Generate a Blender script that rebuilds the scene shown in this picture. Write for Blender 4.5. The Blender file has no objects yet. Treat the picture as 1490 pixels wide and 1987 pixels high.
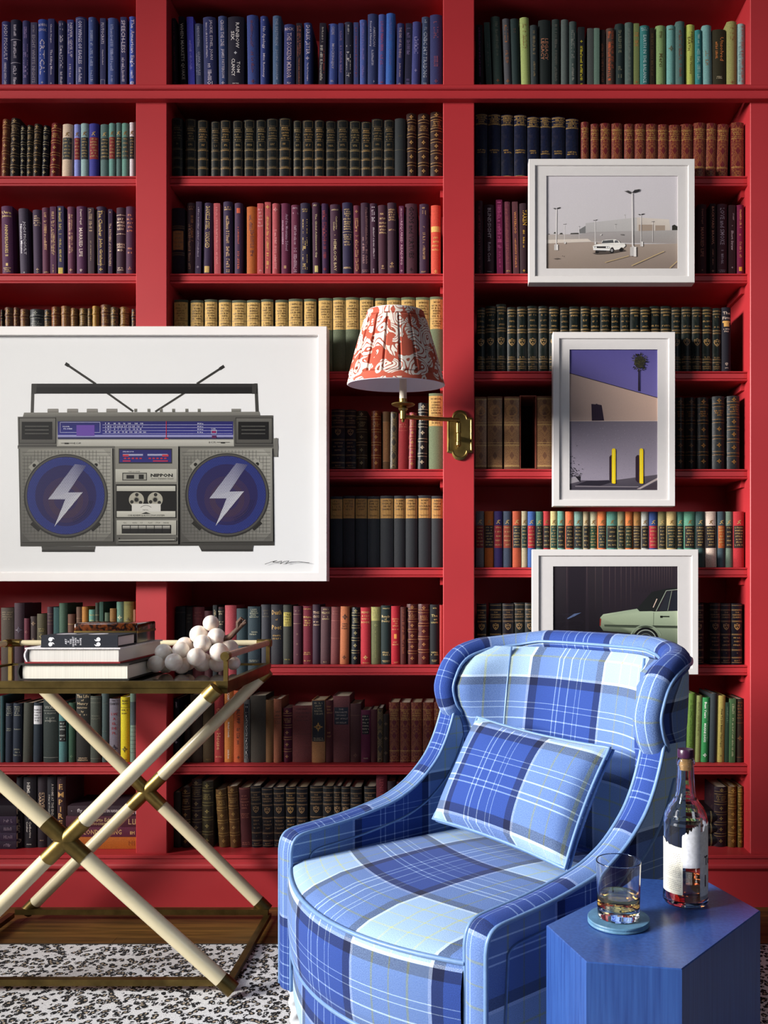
import bpy, math, random, re
from math import pi, sin, cos, tan, atan2, sqrt, radians
from mathutils import Vector, Matrix

random.seed(7)
C = bpy.context.scene.collection
SC = bpy.context.scene

# ------------------------------------------------------------------ camera
F, CX, CY, H = 1620.0, 895.0, 1130.0, 1.136     # focal length and principal point in pixels, eye height in metres
cam_data = bpy.data.cameras.new('camera')
cam_data.sensor_fit = 'HORIZONTAL'
cam_data.sensor_width = 36.0
cam_data.lens = 36.0 * F / 1490.0
cam_data.shift_x = (745.0 - CX) / 1490.0
cam_data.shift_y = (CY - 993.5) / 1490.0
cam_data.clip_start = 0.05
cam = bpy.data.objects.new('camera', cam_data)
cam.location = (0, 0, H)
cam.rotation_euler = (pi / 2, 0, 0)
C.objects.link(cam)
SC.camera = cam

# ------------------------------------------------------------------ world, window light, added fill, exposure
wd = bpy.data.worlds.new('room_ambience')
SC.world = wd
wd.use_nodes = True
bg = wd.node_tree.nodes['Background']
bg.inputs[0].default_value = (0.80, 0.84, 1.0, 1)
bg.inputs[1].default_value = 0.025


def area(name, loc, target, sx, sy, power, col):
    l = bpy.data.lights.new(name, 'AREA')
    l.shape = 'RECTANGLE'
    l.size, l.size_y, l.energy, l.color = sx, sy, power, col
    o = bpy.data.objects.new(name, l)
    o.location = loc
    o.rotation_euler = (Vector(target) - Vector(loc)).to_track_quat('-Z', 'Y').to_euler()
    C.objects.link(o)
    return o


key = area('window_daylight', (-6.5, -0.45, 2.9), (1.5, 2.4, 1.15), 2.3, 1.6, 120, (1.0, 0.965, 0.92))
key.data.spread = radians(48)
high = area('high_window_daylight', (-2.5, 0.6, 3.0), (0.1, 1.75, 0.4), 0.8, 0.8, 9, (0.80, 0.87, 1.0))
high.data.spread = radians(60)
area('far_window_daylight', (3.1, -2.2, 3.3), (0.3, 2.0, 0.6), 1.4, 1.4, 26, (0.86, 0.91, 1.0))  # added fill lamp on the camera side, lifts faces turned from the windows

SC.view_settings.view_transform = 'Standard'
SC.view_settings.look = 'None'
SC.view_settings.exposure = 0.0
SC.view_settings.gamma = 1.0
SC.view_settings.use_curve_mapping = False


# ------------------------------------------------------------------ helpers
def lin(h):
    h = h.lstrip('#')
    out = []
    for i in (0, 2, 4):
        c = int(h[i:i + 2], 16) / 255.0
        out.append(c / 12.92 if c <= 0.04045 else ((c + 0.055) / 1.055) ** 2.4)
    return (*out, 1.0)


def P(px, py, Y):
    return Vector(((px - CX) * Y / F, Y, H - (py - CY) * Y / F))


def WX(px, Y):
    return (px - CX) * Y / F


def WZ(py, Y):
    return H - (py - CY) * Y / F


class MB:
    """collects faces, colours, UVs and material slots, then links them as one mesh object"""

    def __init__(self):
        self.v, self.f, self.c, self.uv, self.mi = [], [], [], [], []

    def add(self, idx, col=None, uv=None, mi=0):
        self.f.append(tuple(idx))
        self.c.append(col or (1, 1, 1, 1))
        self.uv.append(uv)
        self.mi.append(mi)

    def poly(self, pts, col=None, uv=None, mi=0):
        b = len(self.v)
        self.v.extend(tuple(p) for p in pts)
        self.add(range(b, b + len(pts)), col, uv, mi)

    def box(self, a, b, col=None, mi=0):
        x0, y0, z0 = a
        x1, y1, z1 = b
        k = len(self.v)
        self.v += [(x0, y0, z0), (x1, y0, z0), (x1, y1, z0), (x0, y1, z0), (x0, y0, z1), (x1, y0, z1), (x1, y1, z1), (x0, y1, z1)]
        for q in ((0, 3, 2, 1), (4, 5, 6, 7), (0, 1, 5, 4), (1, 2, 6, 5), (2, 3, 7, 6), (3, 0, 4, 7)):
            self.add([k + i for i in q], col, None, mi)

    def grid(self, fn, nu, nv, col=None, mi=0, wrap=False, flip=False):
        """fn(i, j) -> (point, (u, v))"""
        b = len(self.v)
        uvs = []
        n = nu if wrap else nu + 1
        for j in range(nv + 1):
            for i in range(n):
                p, t = fn(i, j)
                self.v.append(tuple(p))
                uvs.append(t)
        for j in range(nv):
            for i in range(nu):
                i2 = (i + 1) % n
                q = [j * n + i, j * n + i2, (j + 1) * n + i2, (j + 1) * n + i]
                t = [uvs[k] for k in q]
                if wrap and i2 == 0:
                    t[1] = fn(nu, j)[1]
                    t[2] = fn(nu, j + 1)[1]
                if flip:
                    q.reverse()
                    t.reverse()
                self.add([b + k for k in q], col, t, mi)
        return b

    def lathe(self, prof, n=32, centre=(0, 0), col=None, mi=0, cap=True):
        cx, cy = centre

        def fn(i, j):
            a = 2 * pi * i / n
            r, z = prof[j]
            return (cx + r * cos(a), cy + r * sin(a), z), (i / n, j / max(1, len(prof) - 1))
        b = self.grid(fn, n, len(prof) - 1, col, mi, wrap=True)
        if cap:
            if prof[0][0] > 1e-6:
                self.add([b + i for i in reversed(range(n))], col, None, mi)
            if prof[-1][0] > 1e-6:
                k = b + (len(prof) - 1) * n
                self.add([k + i for i in range(n)], col, None, mi)

    def tube(self, path, r, n=10, col=None, mi=0, closed=False, caps=True, rads=None, sq=1.0):
        path = [Vector(p) for p in path]
        m = len(path)
        up = None
        rings = []
        L = 0.0
        for k, p in enumerate(path):
            a = path[(k - 1) % m] if (closed or k > 0) else p
            c = path[(k + 1) % m] if (closed or k < m - 1) else p
            t = (c - a).normalized()
            if up is None:
                up = Vector((0, 0, 1)) if abs(t.z) < 0.9 else Vector((1, 0, 0))
            s = t.cross(up).normalized()
            up = s.cross(t).normalized()
            if k:
                L += (p - path[k - 1]).length
            rr = rads[k] if rads else r
            rings.append([(p + (s * cos(2 * pi * i / n) + up * sin(2 * pi * i / n) * sq) * rr, L) for i in range(n)])
        b = len(self.v)
        for ring in rings:
            self.v.extend(tuple(q[0]) for q in ring)
        for k in range(m if closed else m - 1):
            k2 = (k + 1) % m
            for i in range(n):
                i2 = (i + 1) % n
                self.add([b + k * n + i, b + k * n + i2, b + k2 * n + i2, b + k2 * n + i], col,
                         [(rings[k][i][1], r * 6.28 * i / n), (rings[k][i][1], r * 6.28 * (i + 1) / n),
                          (rings[k2][i][1], r * 6.28 * (i + 1) / n), (rings[k2][i][1], r * 6.28 * i / n)], mi)
        if caps and not closed:
            self.add([b + i for i in reversed(range(n))], col, None, mi)
            k = b + (m - 1) * n
            self.add([k + i for i in range(n)], col, None, mi)

    def extrude_x(self, prof, x0, x1, col=None, mi=0):
        """prof: closed polygon of (y, z), swept along x"""
        n = len(prof)
        b = len(self.v)
        for x in (x0, x1):
            self.v.extend((x, p[0], p[1]) for p in prof)
        for i in range(n):
            j = (i + 1) % n
            self.add([b + i, b + j, b + n + j, b + n + i], col, None, mi)
        self.add([b + i for i in reversed(range(n))], col, None, mi)
        self.add([b + n + i for i in range(n)], col, None, mi)

    def prism(self, poly, z0, z1, col=None, mi=0):
        n = len(poly)
        b = len(self.v)
        for z in (z0, z1):
            self.v.extend((p[0], p[1], z) for p in poly)
        for i in range(n):
            j = (i + 1) % n
            self.add([b + i, b + j, b + n + j, b + n + i], col, None, mi)
        self.add([b + i for i in reversed(range(n))], col, None, mi)
        self.add([b + n + i for i in range(n)], col, None, mi)

    @staticmethod
    def dense(prof, d=0.0006):
        """profile with holding points beside every corner, so that smooth shading stays true on long spans"""
        out = [prof[0]]
        for (r0, z0), (r1, z1) in zip(prof, prof[1:]):
            l = sqrt((r1 - r0) ** 2 + (z1 - z0) ** 2)
            if l > d * 4:
                for t in (d / l, 0.5, 1 - d / l):
                    out.append((r0 + (r1 - r0) * t, z0 + (z1 - z0) * t))
            out.append((r1, z1))
        return out

    def sphere(self, c, r, nu=20, nv=12, col=None, mi=0):
        c = Vector(c)
        prof = [(max(1e-7, r * sin(pi * j / nv)), c.z - r * cos(pi * j / nv)) for j in range(nv + 1)]
        self.lathe(prof, nu, (c.x, c.y), col, mi, cap=False)

    def build(self, name, mats, parent=None, smooth=None, loc=None, rot=None):
        me = bpy.data.meshes.new(name)
        me.from_pydata(self.v, [], self.f)
        if not isinstance(mats, (list, tuple)):
            mats = [mats]
        for m in mats:
            me.materials.append(m)
        n = len(self.f)
        if n:
            me.polygons.foreach_set('material_index', self.mi)
            ca = me.color_attributes.new('Col', 'FLOAT_COLOR', 'CORNER')
            cols = []
            for f, c in zip(self.f, self.c):
                if isinstance(c, list):
                    for q in c:
                        cols.extend(q)
                else:
                    cols.extend(tuple(c) * len(f))
            ca.data.foreach_set('color', cols)
            if any(u is not None for u in self.uv):
                ul = me.uv_layers.new(name='UVMap')
                uu = []
                for f, u in zip(self.f, self.uv):
                    if u is None:
                        uu.extend((0.0, 0.0) * len(f))
                    else:
                        for t in u:
                            uu.extend((t[0], t[1]))
                ul.data.foreach_set('uv', uu)
            if smooth:
                me.polygons.foreach_set('use_smooth', [True] * n)
                me.set_sharp_from_angle(angle=radians(smooth))
        me.update()
        o = bpy.data.objects.new(name, me)
        if loc is not None:
            o.location = loc
        if rot is not None:
            o.rotation_euler = rot
        o.parent = parent
        C.objects.link(o)
        return o


def empty(name, loc=(0, 0, 0), rot=(0, 0, 0)):
    o = bpy.data.objects.new(name, None)
    o.empty_display_size = 0.05
    o.location, o.rotation_euler = loc, rot
    C.objects.link(o)
    return o


def tag(o, label=None, cat=None, group=None, kind=None):
    for k, v in (('label', label), ('category', cat), ('group', group), ('kind', kind)):
        if v:
            o[k] = v
    return o


def cat_spline(pts, n=8, closed=False):
    """Catmull-Rom through pts (tuples of any dimension)"""
    out = []
    m = len(pts)
    for i in range(m if closed else m - 1):
        g = (lambda k: pts[k % m]) if closed else (lambda k: pts[max(0, min(m - 1, k))])
        a, b, c, d = g(i - 1), g(i), g(i + 1), g(i + 2)
        for k in range(n):
            t = k / n
            out.append(tuple(0.5 * ((2 * b[q]) + (-a[q] + c[q]) * t + (2 * a[q] - 5 * b[q] + 4 * c[q] - d[q]) * t * t + (-a[q] + 3 * b[q] - 3 * c[q] + d[q]) * t ** 3) for q in range(len(b))))
    if not closed:
        out.append(tuple(pts[-1]))
    return out


# ------------------------------------------------------------------ materials
def new_mat(name):
    m = bpy.data.materials.new(name)
    m.use_nodes = True
    nt = m.node_tree
    return m, nt, nt.nodes['Principled BSDF']


def N(nt, kind, **kw):
    n = nt.nodes.new(kind)
    for k, v in kw.items():
        if k.startswith('i_'):
            key = k[2:]
            n.inputs[int(key) if key.isdigit() else key].default_value = v
        else:
            setattr(n, k, v)
    return n


def link(nt, a, b):
    nt.links.new(a, b)


def mix(nt, fac, a, b, mode='MIX'):
    n = N(nt, 'ShaderNodeMix', data_type='RGBA', blend_type=mode)
    for s, x in ((n.inputs[0], fac), (n.inputs[6], a), (n.inputs[7], b)):
        if hasattr(x, 'links'):
            link(nt, x, s)
        else:
            s.default_value = x
    return n.outputs[2]


def math_(nt, op, a, b=None):
    n = N(nt, 'ShaderNodeMath', operation=op)
    for s, x in ((n.inputs[0], a), (n.inputs[1], b)):
        if x is None:
            continue
        if hasattr(x, 'links'):
            link(nt, x, s)
        else:
            s.default_value = x
    return n.outputs[0]


def ramp(nt, fac, stops, const=False):
    r = N(nt, 'ShaderNodeValToRGB')
    cr = r.color_ramp
    cr.interpolation = 'CONSTANT' if const else 'LINEAR'
    while len(cr.elements) < len(stops):
        cr.elements.new(0.5)
    for e, (p, c) in zip(cr.elements, stops):
        e.position = p
        e.color = c if len(c) == 4 else (*c, 1)
    link(nt, fac, r.inputs[0])
    return r.outputs[0]


def bump(nt, bs, height, strength=0.2, dist=0.002):
    b = N(nt, 'ShaderNodeBump')
    b.inputs['Strength'].default_value = strength
    b.inputs['Distance'].default_value = dist
    link(nt, height, b.inputs['Height'])
    link(nt, b.outputs[0], bs.inputs['Normal'])


def simple(name, col, rough=0.5, metal=0.0, noise=0.0, scale=30.0, coat=0.0, bumpy=0.0, bscale=None, stretch=None):
    m, nt, bs = new_mat(name)
    c = lin(col) if isinstance(col, str) else (*col, 1)
    bs.inputs['Roughness'].default_value = rough
    bs.inputs['Metallic'].default_value = metal
    bs.inputs['Coat Weight'].default_value = coat
    bs.inputs['Coat Roughness'].default_value = 0.12
    tc = N(nt, 'ShaderNodeTexCoord')
    vec = tc.outputs['Object']
    if stretch:
        mp = N(nt, 'ShaderNodeMapping')
        mp.inputs['Scale'].default_value = stretch
        link(nt, vec, mp.inputs[0])
        vec = mp.outputs[0]
    no = N(nt, 'ShaderNodeTexNoise', i_Scale=scale, i_Detail=5.0)
    link(nt, vec, no.inputs['Vector'])
    d = tuple(x * (1 - noise) for x in c[:3]) + (1,)
    u = tuple(min(1, x * (1 + noise)) for x in c[:3]) + (1,)
    link(nt, ramp(nt, no.outputs['Fac'], [(0.3, d), (0.7, u)]), bs.inputs['Base Color'])
    if bumpy:
        n2 = N(nt, 'ShaderNodeTexNoise', i_Scale=bscale or scale * 4, i_Detail=3.0)
        link(nt, vec, n2.inputs['Vector'])
        bump(nt, bs, n2.outputs['Fac'], bumpy)
    return m


def attr_mat(name, rough=0.7, metal=0.0, scale=220.0, noise=0.25, bumpy=0.25, spec=0.5, wear=0.0):
    """colour from the mesh's own colour attribute, with woven or leather grain"""
    m, nt, bs = new_mat(name)
    at = N(nt, 'ShaderNodeAttribute', attribute_name='Col')
    tc = N(nt, 'ShaderNodeTexCoord')
    no = N(nt, 'ShaderNodeTexNoise', i_Scale=scale, i_Detail=4.0)
    link(nt, tc.outputs['Object'], no.inputs['Vector'])
    g = ramp(nt, no.outputs['Fac'], [(0.3, (1 - noise,) * 3), (0.7, (1 + noise * 0.6,) * 3)])
    col = mix(nt, 1.0, at.outputs['Color'], g, 'MULTIPLY')
    if wear:
        n3 = N(nt, 'ShaderNodeTexNoise', i_Scale=38.0, i_Detail=8.0, i_Roughness=0.7)
        link(nt, tc.outputs['Object'], n3.inputs['Vector'])
        w = ramp(nt, n3.outputs['Fac'], [(0.52, (0, 0, 0)), (0.72, (wear,) * 3)])
        col = mix(nt, w, col, (0.32, 0.2, 0.11, 1))
    link(nt, col, bs.inputs['Base Color'])
    bs.inputs['Roughness'].default_value = rough
    bs.inputs['Metallic'].default_value = metal
    bs.inputs['Specular IOR Level'].default_value = spec
    if bumpy:
        bump(nt, bs, no.outputs['Fac'], bumpy, 0.001)
    return m


M = {}
M['red'] = simple('red_satin_paint', 'b02c32', 0.5, noise=0.05, scale=3, bumpy=0.05, bscale=40)
M['cloth'] = attr_mat('book_cloth', 0.72, scale=420, noise=0.28, spec=0.3)
M['leather'] = attr_mat('book_leather', 0.42, scale=120, noise=0.35, bumpy=0.35, wear=0.10, spec=0.22)
M['paper'] = attr_mat('label_paper', 0.8, scale=150, noise=0.16, bumpy=0.05, wear=0.12)
M['foil'] = attr_mat('stamped_foil', 0.5, metal=0.0, scale=300, noise=0.35, bumpy=0.0)
M['print'] = attr_mat('print_ink', 0.55, scale=500, noise=0.05, bumpy=0.0, spec=0.2)
M['white'] = simple('white_lacquer', 'e6e2e0', 0.35, noise=0.02, scale=8)
M['mat'] = simple('mat_board', 'e2dedd', 0.9, noise=0.015, scale=60)
M['brass'] = simple('aged_brass', '927c48', 0.40, metal=1.0, noise=0.35, scale=22)
M['brass_dark'] = simple('dark_patinated_brass', '6e5c34', 0.36, metal=0.9, noise=0.45, scale=16)
M['bone'] = simple('bone_lacquer', 'e0d3ae', 0.3, noise=0.08, scale=5, coat=0.3)
M['rosebone'] = simple('tan_leather_wrap', 'b98a72', 0.45, noise=0.15, scale=30)
M['piping'] = simple('pale_blue_leather_piping', '6c8cb8', 0.4, noise=0.08, scale=80)
M['legwhite'] = simple('white_painted_wood', 'dfe3e6', 0.35, noise=0.03, scale=20)
M['cream'] = simple('cream_candle_sleeve', 'ddd3c0', 0.5, noise=0.06, scale=20)
M['stem'] = simple('dark_vine_wood', '4a3020', 0.75, noise=0.5, scale=50, bumpy=0.6)
M['lacquer'] = simple('black_lacquer', '0d0a0c', 0.18, noise=0.2, scale=10, coat=0.6)
M['cap'] = simple('plum_stopper_top', '3a1c38', 0.3, noise=0.2, scale=30)
M['cork'] = simple('cork', 'b08a58', 0.8, noise=0.3, scale=200)
M['coaster'] = simple('teal_blue_leather', '557f9c', 0.45, noise=0.2, scale=60, bumpy=0.25, bscale=400)


def pages_mat():
    m, nt, bs = new_mat('paper_edges')
    at = N(nt, 'ShaderNodeAttribute', attribute_name='Col')
    tc = N(nt, 'ShaderNodeTexCoord')
    mp = N(nt, 'ShaderNodeMapping')
    mp.inputs['Scale'].default_value = (1400, 2, 2)
    link(nt, tc.outputs['Object'], mp.inputs[0])
    no = N(nt, 'ShaderNodeTexNoise', i_Scale=1.0, i_Detail=2.0)
    link(nt, mp.outputs[0], no.inputs['Vector'])
    g = ramp(nt, no.outputs['Fac'], [(0.35, (0.8, 0.8, 0.8)), (0.6, (1, 1, 1))])
    link(nt, mix(nt, 1.0, at.outputs['Color'], g, 'MULTIPLY'), bs.inputs['Base Color'])
    bs.inputs['Roughness'].default_value = 0.9
    return m


M['pages'] = pages_mat()


def filigree_mat(name, base, gold, scale=70.0, th=0.10):
    """mirrored scrolling gilt ornament on a coloured ground"""
    m, nt, bs = new_mat(name)
    uv = N(nt, 'ShaderNodeUVMap')
    sp = N(nt, 'ShaderNodeSeparateXYZ')
    link(nt, uv.outputs[0], sp.inputs[0])
    ax = math_(nt, 'ABSOLUTE', sp.outputs[0])
    cb = N(nt, 'ShaderNodeCombineXYZ')
    link(nt, ax, cb.inputs[0])
    link(nt, sp.outputs[1], cb.inputs[1])
    no = N(nt, 'ShaderNodeTexNoise', i_Scale=scale, i_Detail=2.0, i_Distortion=1.2)
    link(nt, cb.outputs[0], no.inputs['Vector'])
    w = math_(nt, 'SINE', math_(nt, 'MULTIPLY', no.outputs['Fac'], 44.0))
    # lozenge medallions up the spine
    tri = math_(nt, 'PINGPONG', sp.outputs[1], 0.024)
    loz = math_(nt, 'ADD', math_(nt, 'MULTIPLY', ax, 1.6), tri)
    inside = math_(nt, 'LESS_THAN', loz, 0.0155)
    ring = math_(nt, 'LESS_THAN', math_(nt, 'ABSOLUTE', math_(nt, 'SUBTRACT', loz, 0.0165)), 0.0014)
    msk = math_(nt, 'MULTIPLY', math_(nt, 'GREATER_THAN', w, th), math_(nt, 'SUBTRACT', 1.0, inside))
    msk = math_(nt, 'MAXIMUM', msk, ring)
    fine = N(nt, 'ShaderNodeTexNoise', i_Scale=900.0)
    link(nt, uv.outputs[0], fine.inputs['Vector'])
    msk = math_(nt, 'MULTIPLY', msk, ramp(nt, fine.outputs['Fac'], [(0.35, (0.35,) * 3), (0.6, (0.85,) * 3)]))
    link(nt, mix(nt, msk, lin(base), lin(gold)), bs.inputs['Base Color'])
    bs.inputs['Roughness'].default_value = 0.45
    return m


M['fil_red'] = filigree_mat('red_gilt_filigree', '5c1418', '94602e', 70.0, 0.3)
M['fil_tan'] = filigree_mat('tan_gilt_filigree', '6c4832', 'a87e4e', 120.0, -0.2)
M['fil_dark'] = filigree_mat('dark_gilt_filigree', '2a2014', '8a7040', 110.0, 0.1)


def plaid_mat(name, period=0.43, ou=0.0, ov=0.0):
    m, nt, bs = new_mat(name)
    DK, LT, NV, WH, YL, PL = lin('2b458c'), lin('98b4d6'), lin('141c3c'), lin('d4e2f0'), lin('b8c08c'), lin('a9bfdf')
    def sett(x):
        fr = math_(nt, 'FRACT', x)
        st = [(0.0, DK)]
        for a in (0.13, 0.165, 0.235, 0.305, 0.34):
            st += [(a, PL), (a + 0.0075, DK)]
        st += [(0.455, NV), (0.505, WH), (0.522, LT)]
        for a in (0.64, 0.735, 0.83):
            st += [(a, YL), (a + 0.010, LT)]
        st += [(0.93, WH), (0.947, NV), (0.998, DK)]
        return ramp(nt, fr, st, True)
    uv = N(nt, 'ShaderNodeUVMap')
    sp = N(nt, 'ShaderNodeSeparateXYZ')
    link(nt, uv.outputs[0], sp.inputs[0])
    a = sett(math_(nt, 'ADD', math_(nt, 'DIVIDE', sp.outputs[0], period), 10 + ou))
    b = sett(math_(nt, 'ADD', math_(nt, 'DIVIDE', sp.outputs[1], period), 10 + ov))
    # twill: warp and weft threads alternate on a fine diagonal, broken up by yarn noise
    d = math_(nt, 'ADD', sp.outputs[0], sp.outputs[1])
    tw = math_(nt, 'FRACT', math_(nt, 'MULTIPLY', d, 380.0))
    no = N(nt, 'ShaderNodeTexNoise', i_Scale=520.0, i_Detail=1.0)
    link(nt, uv.outputs[0], no.inputs['Vector'])
    t = math_(nt, 'ADD', math_(nt, 'MULTIPLY', tw, 0.45), no.outputs['Fac'])
    fac = ramp(nt, t, [(0.60, (0.15,) * 3), (0.86, (0.85,) * 3)])
    gm = N(nt, 'ShaderNodeGamma')
    gm.inputs[1].default_value = 0.5
    link(nt, mix(nt, 1.0, a, b, 'MULTIPLY'), gm.inputs[0])
    col = mix(nt, 0.36, gm.outputs[0], mix(nt, fac, a, b))
    n2 = N(nt, 'ShaderNodeTexNoise', i_Scale=700.0, i_Detail=1.0)
    link(nt, uv.outputs[0], n2.inputs['Vector'])
    g = ramp(nt, n2.outputs['Fac'], [(0.3, (0.72,) * 3), (0.7, (1.18,) * 3)])
    link(nt, mix(nt, 1.0, col, g, 'MULTIPLY'), bs.inputs['Base Color'])
    bs.inputs['Roughness'].default_value = 0.85
    bs.inputs['Specular IOR Level'].default_value = 0.2
    bs.inputs['Sheen Weight'].default_value = 0.06
    bs.inputs['Sheen Roughness'].default_value = 0.5
    bump(nt, bs, t, 0.35, 0.001)
    return m


M['plaid'] = plaid_mat('blue_plaid_wool', 0.43, 0.302, 0.116)
M['plaid_back'] = plaid_mat('blue_plaid_wool_back', 0.43, 0.372, 0.488)
M['plaid_arm'] = plaid_mat('blue_plaid_wool_arm', 0.43, 0.52, 0.1)
M['plaid_pillow'] = plaid_mat('blue_plaid_wool_pillow', 0.43, 0.342, 0.2326)


def table_mat():
    m, nt, bs = new_mat('blue_lacquered_linen')
    tc = N(nt, 'ShaderNodeTexCoord')
    mp = N(nt, 'ShaderNodeMapping')
    mp.inputs['Scale'].default_value = (160, 160, 6)
    link(nt, tc.outputs['Object'], mp.inputs[0])
    no = N(nt, 'ShaderNodeTexNoise', i_Scale=1.0, i_Detail=4.0)
    link(nt, mp.outputs[0], no.inputs['Vector'])
    link(nt, ramp(nt, no.outputs['Fac'], [(0.3, lin('284484')), (0.7, lin('365a9e'))]), bs.inputs['Base Color'])
    bs.inputs['Roughness'].default_value = 0.34
    bs.inputs['Coat Weight'].default_value = 0.35
    bs.inputs['Coat Roughness'].default_value = 0.22
    bump(nt, bs, no.outputs['Fac'], 0.08, 0.001)
    return m


M['table'] = table_mat()


def rug_mat():
    m, nt, bs = new_mat('leopard_flatweave')
    tc = N(nt, 'ShaderNodeTexCoord')
    n0 = N(nt, 'ShaderNodeTexNoise', i_Scale=40.0, i_Detail=2.0)
    link(nt, tc.outputs['Object'], n0.inputs['Vector'])
    wv = mix(nt, 0.014, tc.outputs['Object'], n0.outputs['Color'])
    vo = N(nt, 'ShaderNodeTexVoronoi', i_Scale=58.0)
    link(nt, wv, vo.inputs['Vector'])
    n1 = N(nt, 'ShaderNodeTexNoise', i_Scale=130.0, i_Detail=2.0)
    link(nt, tc.outputs['Object'], n1.inputs['Vector'])
    dist = vo.outputs['Distance']
    a = math_(nt, 'ADD', dist, math_(nt, 'MULTIPLY', math_(nt, 'SUBTRACT', n1.outputs['Fac'], 0.5), 0.5))
    ring = math_(nt, 'LESS_THAN', math_(nt, 'ABSOLUTE', math_(nt, 'SUBTRACT', a, 0.37)), 0.165)
    brk = math_(nt, 'GREATER_THAN', n1.outputs['Fac'], 0.385)
    spot = math_(nt, 'MULTIPLY', ring, brk)
    tan_ = math_(nt, 'LESS_THAN', a, 0.22)
    base = mix(nt, tan_, lin('f0eeee'), lin('c4b094'))
    col = mix(nt, spot, base, lin('0c0c10'))
    n2 = N(nt, 'ShaderNodeTexVoronoi', i_Scale=420.0)
    link(nt, tc.outputs['Object'], n2.inputs['Vector'])
    g = ramp(nt, n2.outputs['Distance'], [(0.1, (1.1,) * 3), (0.7, (0.7,) * 3)])
    link(nt, mix(nt, 1.0, col, g, 'MULTIPLY'), bs.inputs['Base Color'])
    bs.inputs['Roughness'].default_value = 0.95
    bump(nt, bs, n2.outputs['Distance'], 0.5, 0.002)
    return m


M['rug'] = rug_mat()


def wood_mat():
    m, nt, bs = new_mat('dark_oak_boards')
    tc = N(nt, 'ShaderNodeTexCoord')
    mp = N(nt, 'ShaderNodeMapping')
    mp.inputs['Scale'].default_value = (3, 60, 60)
    link(nt, tc.outputs['Object'], mp.inputs[0])
    no = N(nt, 'ShaderNodeTexNoise', i_Scale=1.0, i_Detail=6.0, i_Distortion=0.6)
    link(nt, mp.outputs[0], no.inputs['Vector'])
    oi = N(nt, 'ShaderNodeObjectInfo')
    c = ramp(nt, no.outputs['Fac'], [(0.3, lin('46330f')), (0.55, lin('6c4c20')), (0.75, lin('8c6630'))])
    v = ramp(nt, oi.outputs['Random'], [(0.0, (0.7, 0.7, 0.7)), (1.0, (1.2, 1.15, 1.1))])
    link(nt, mix(nt, 1.0, c, v, 'MULTIPLY'), bs.inputs['Base Color'])
    bs.inputs['Roughness'].default_value = 0.5
    bump(nt, bs, no.outputs['Fac'], 0.1)
    return m


M['wood'] = wood_mat()


def glass_mat(name, col=(1, 1, 1, 1), ior=1.48, rough=0.0):
    m, nt, bs = new_mat(name)
    bs.inputs['Base Color'].default_value = col
    bs.inputs['Transmission Weight'].default_value = 1.0
    bs.inputs['Roughness'].default_value = rough
    bs.inputs['IOR'].default_value = ior
    return m


M['glass'] = glass_mat('clear_glass', (0.98, 0.985, 1.0, 1))
M['amber'] = glass_mat('amber_spirit', (0.95, 0.60, 0.16, 1), 1.33)
M['amber_deep'] = glass_mat('deep_amber_spirit', (0.72, 0.20, 0.05, 1), 1.33)


def pane_mat():
    """thin flat glazing: fresnel mix of a clear sheet and a mirror reflection"""
    m = bpy.data.materials.new('picture_glazing')
    m.use_nodes = True
    nt = m.node_tree
    nt.nodes.remove(nt.nodes['Principled BSDF'])
    lw = N(nt, 'ShaderNodeLayerWeight', i_Blend=0.5)
    fr = N(nt, 'ShaderNodeMath', operation='MULTIPLY_ADD')
    link(nt, math_(nt, 'POWER', lw.outputs['Facing'], 5.0), fr.inputs[0])
    fr.inputs[1].default_value = 0.95
    fr.inputs[2].default_value = 0.035
    tr = N(nt, 'ShaderNodeBsdfTransparent')
    gl = N(nt, 'ShaderNodeBsdfGlossy', i_Roughness=0.01)
    mx = N(nt, 'ShaderNodeMixShader')
    link(nt, fr.outputs[0], mx.inputs[0])
    link(nt, tr.outputs[0], mx.inputs[1])
    link(nt, gl.outputs[0], mx.inputs[2])
    link(nt, mx.outputs[0], nt.nodes['Material Output'].inputs[0])
    return m


M['pane'] = pane_mat()


def marble_mat():
    m, nt, bs = new_mat('alabaster')
    tc = N(nt, 'ShaderNodeTexCoord')
    no = N(nt, 'ShaderNodeTexNoise', i_Scale=26.0, i_Detail=6.0, i_Distortion=1.0)
    link(nt, tc.outputs['Object'], no.inputs['Vector'])
    link(nt, ramp(nt, no.outputs['Fac'], [(0.3, lin('dcc8b8')), (0.6, lin('f2e9de'))]), bs.inputs['Base Color'])
    bs.inputs['Subsurface Weight'].default_value = 0.3
    bs.inputs['Subsurface Radius'].default_value = (0.02, 0.012, 0.008)
    bs.inputs['Subsurface Scale'].default_value = 0.5
    bs.inputs['Roughness'].default_value = 0.35
    return m


M['marble'] = marble_mat()


def mirror_mat():
    m, nt, bs = new_mat('smoked_mirror')
    tc = N(nt, 'ShaderNodeTexCoord')
    no = N(nt, 'ShaderNodeTexNoise', i_Scale=9.0, i_Detail=4.0)
    link(nt, tc.outputs['Object'], no.inputs['Vector'])
    link(nt, ramp(nt, no.outputs['Fac'], [(0.3, (0.42, 0.40, 0.38)), (0.7, (0.55, 0.53, 0.51))]), bs.inputs['Base Color'])
    bs.inputs['Metallic'].default_value = 1.0
    bs.inputs['Roughness'].default_value = 0.06
    return m


M['mirror'] = mirror_mat()


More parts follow.
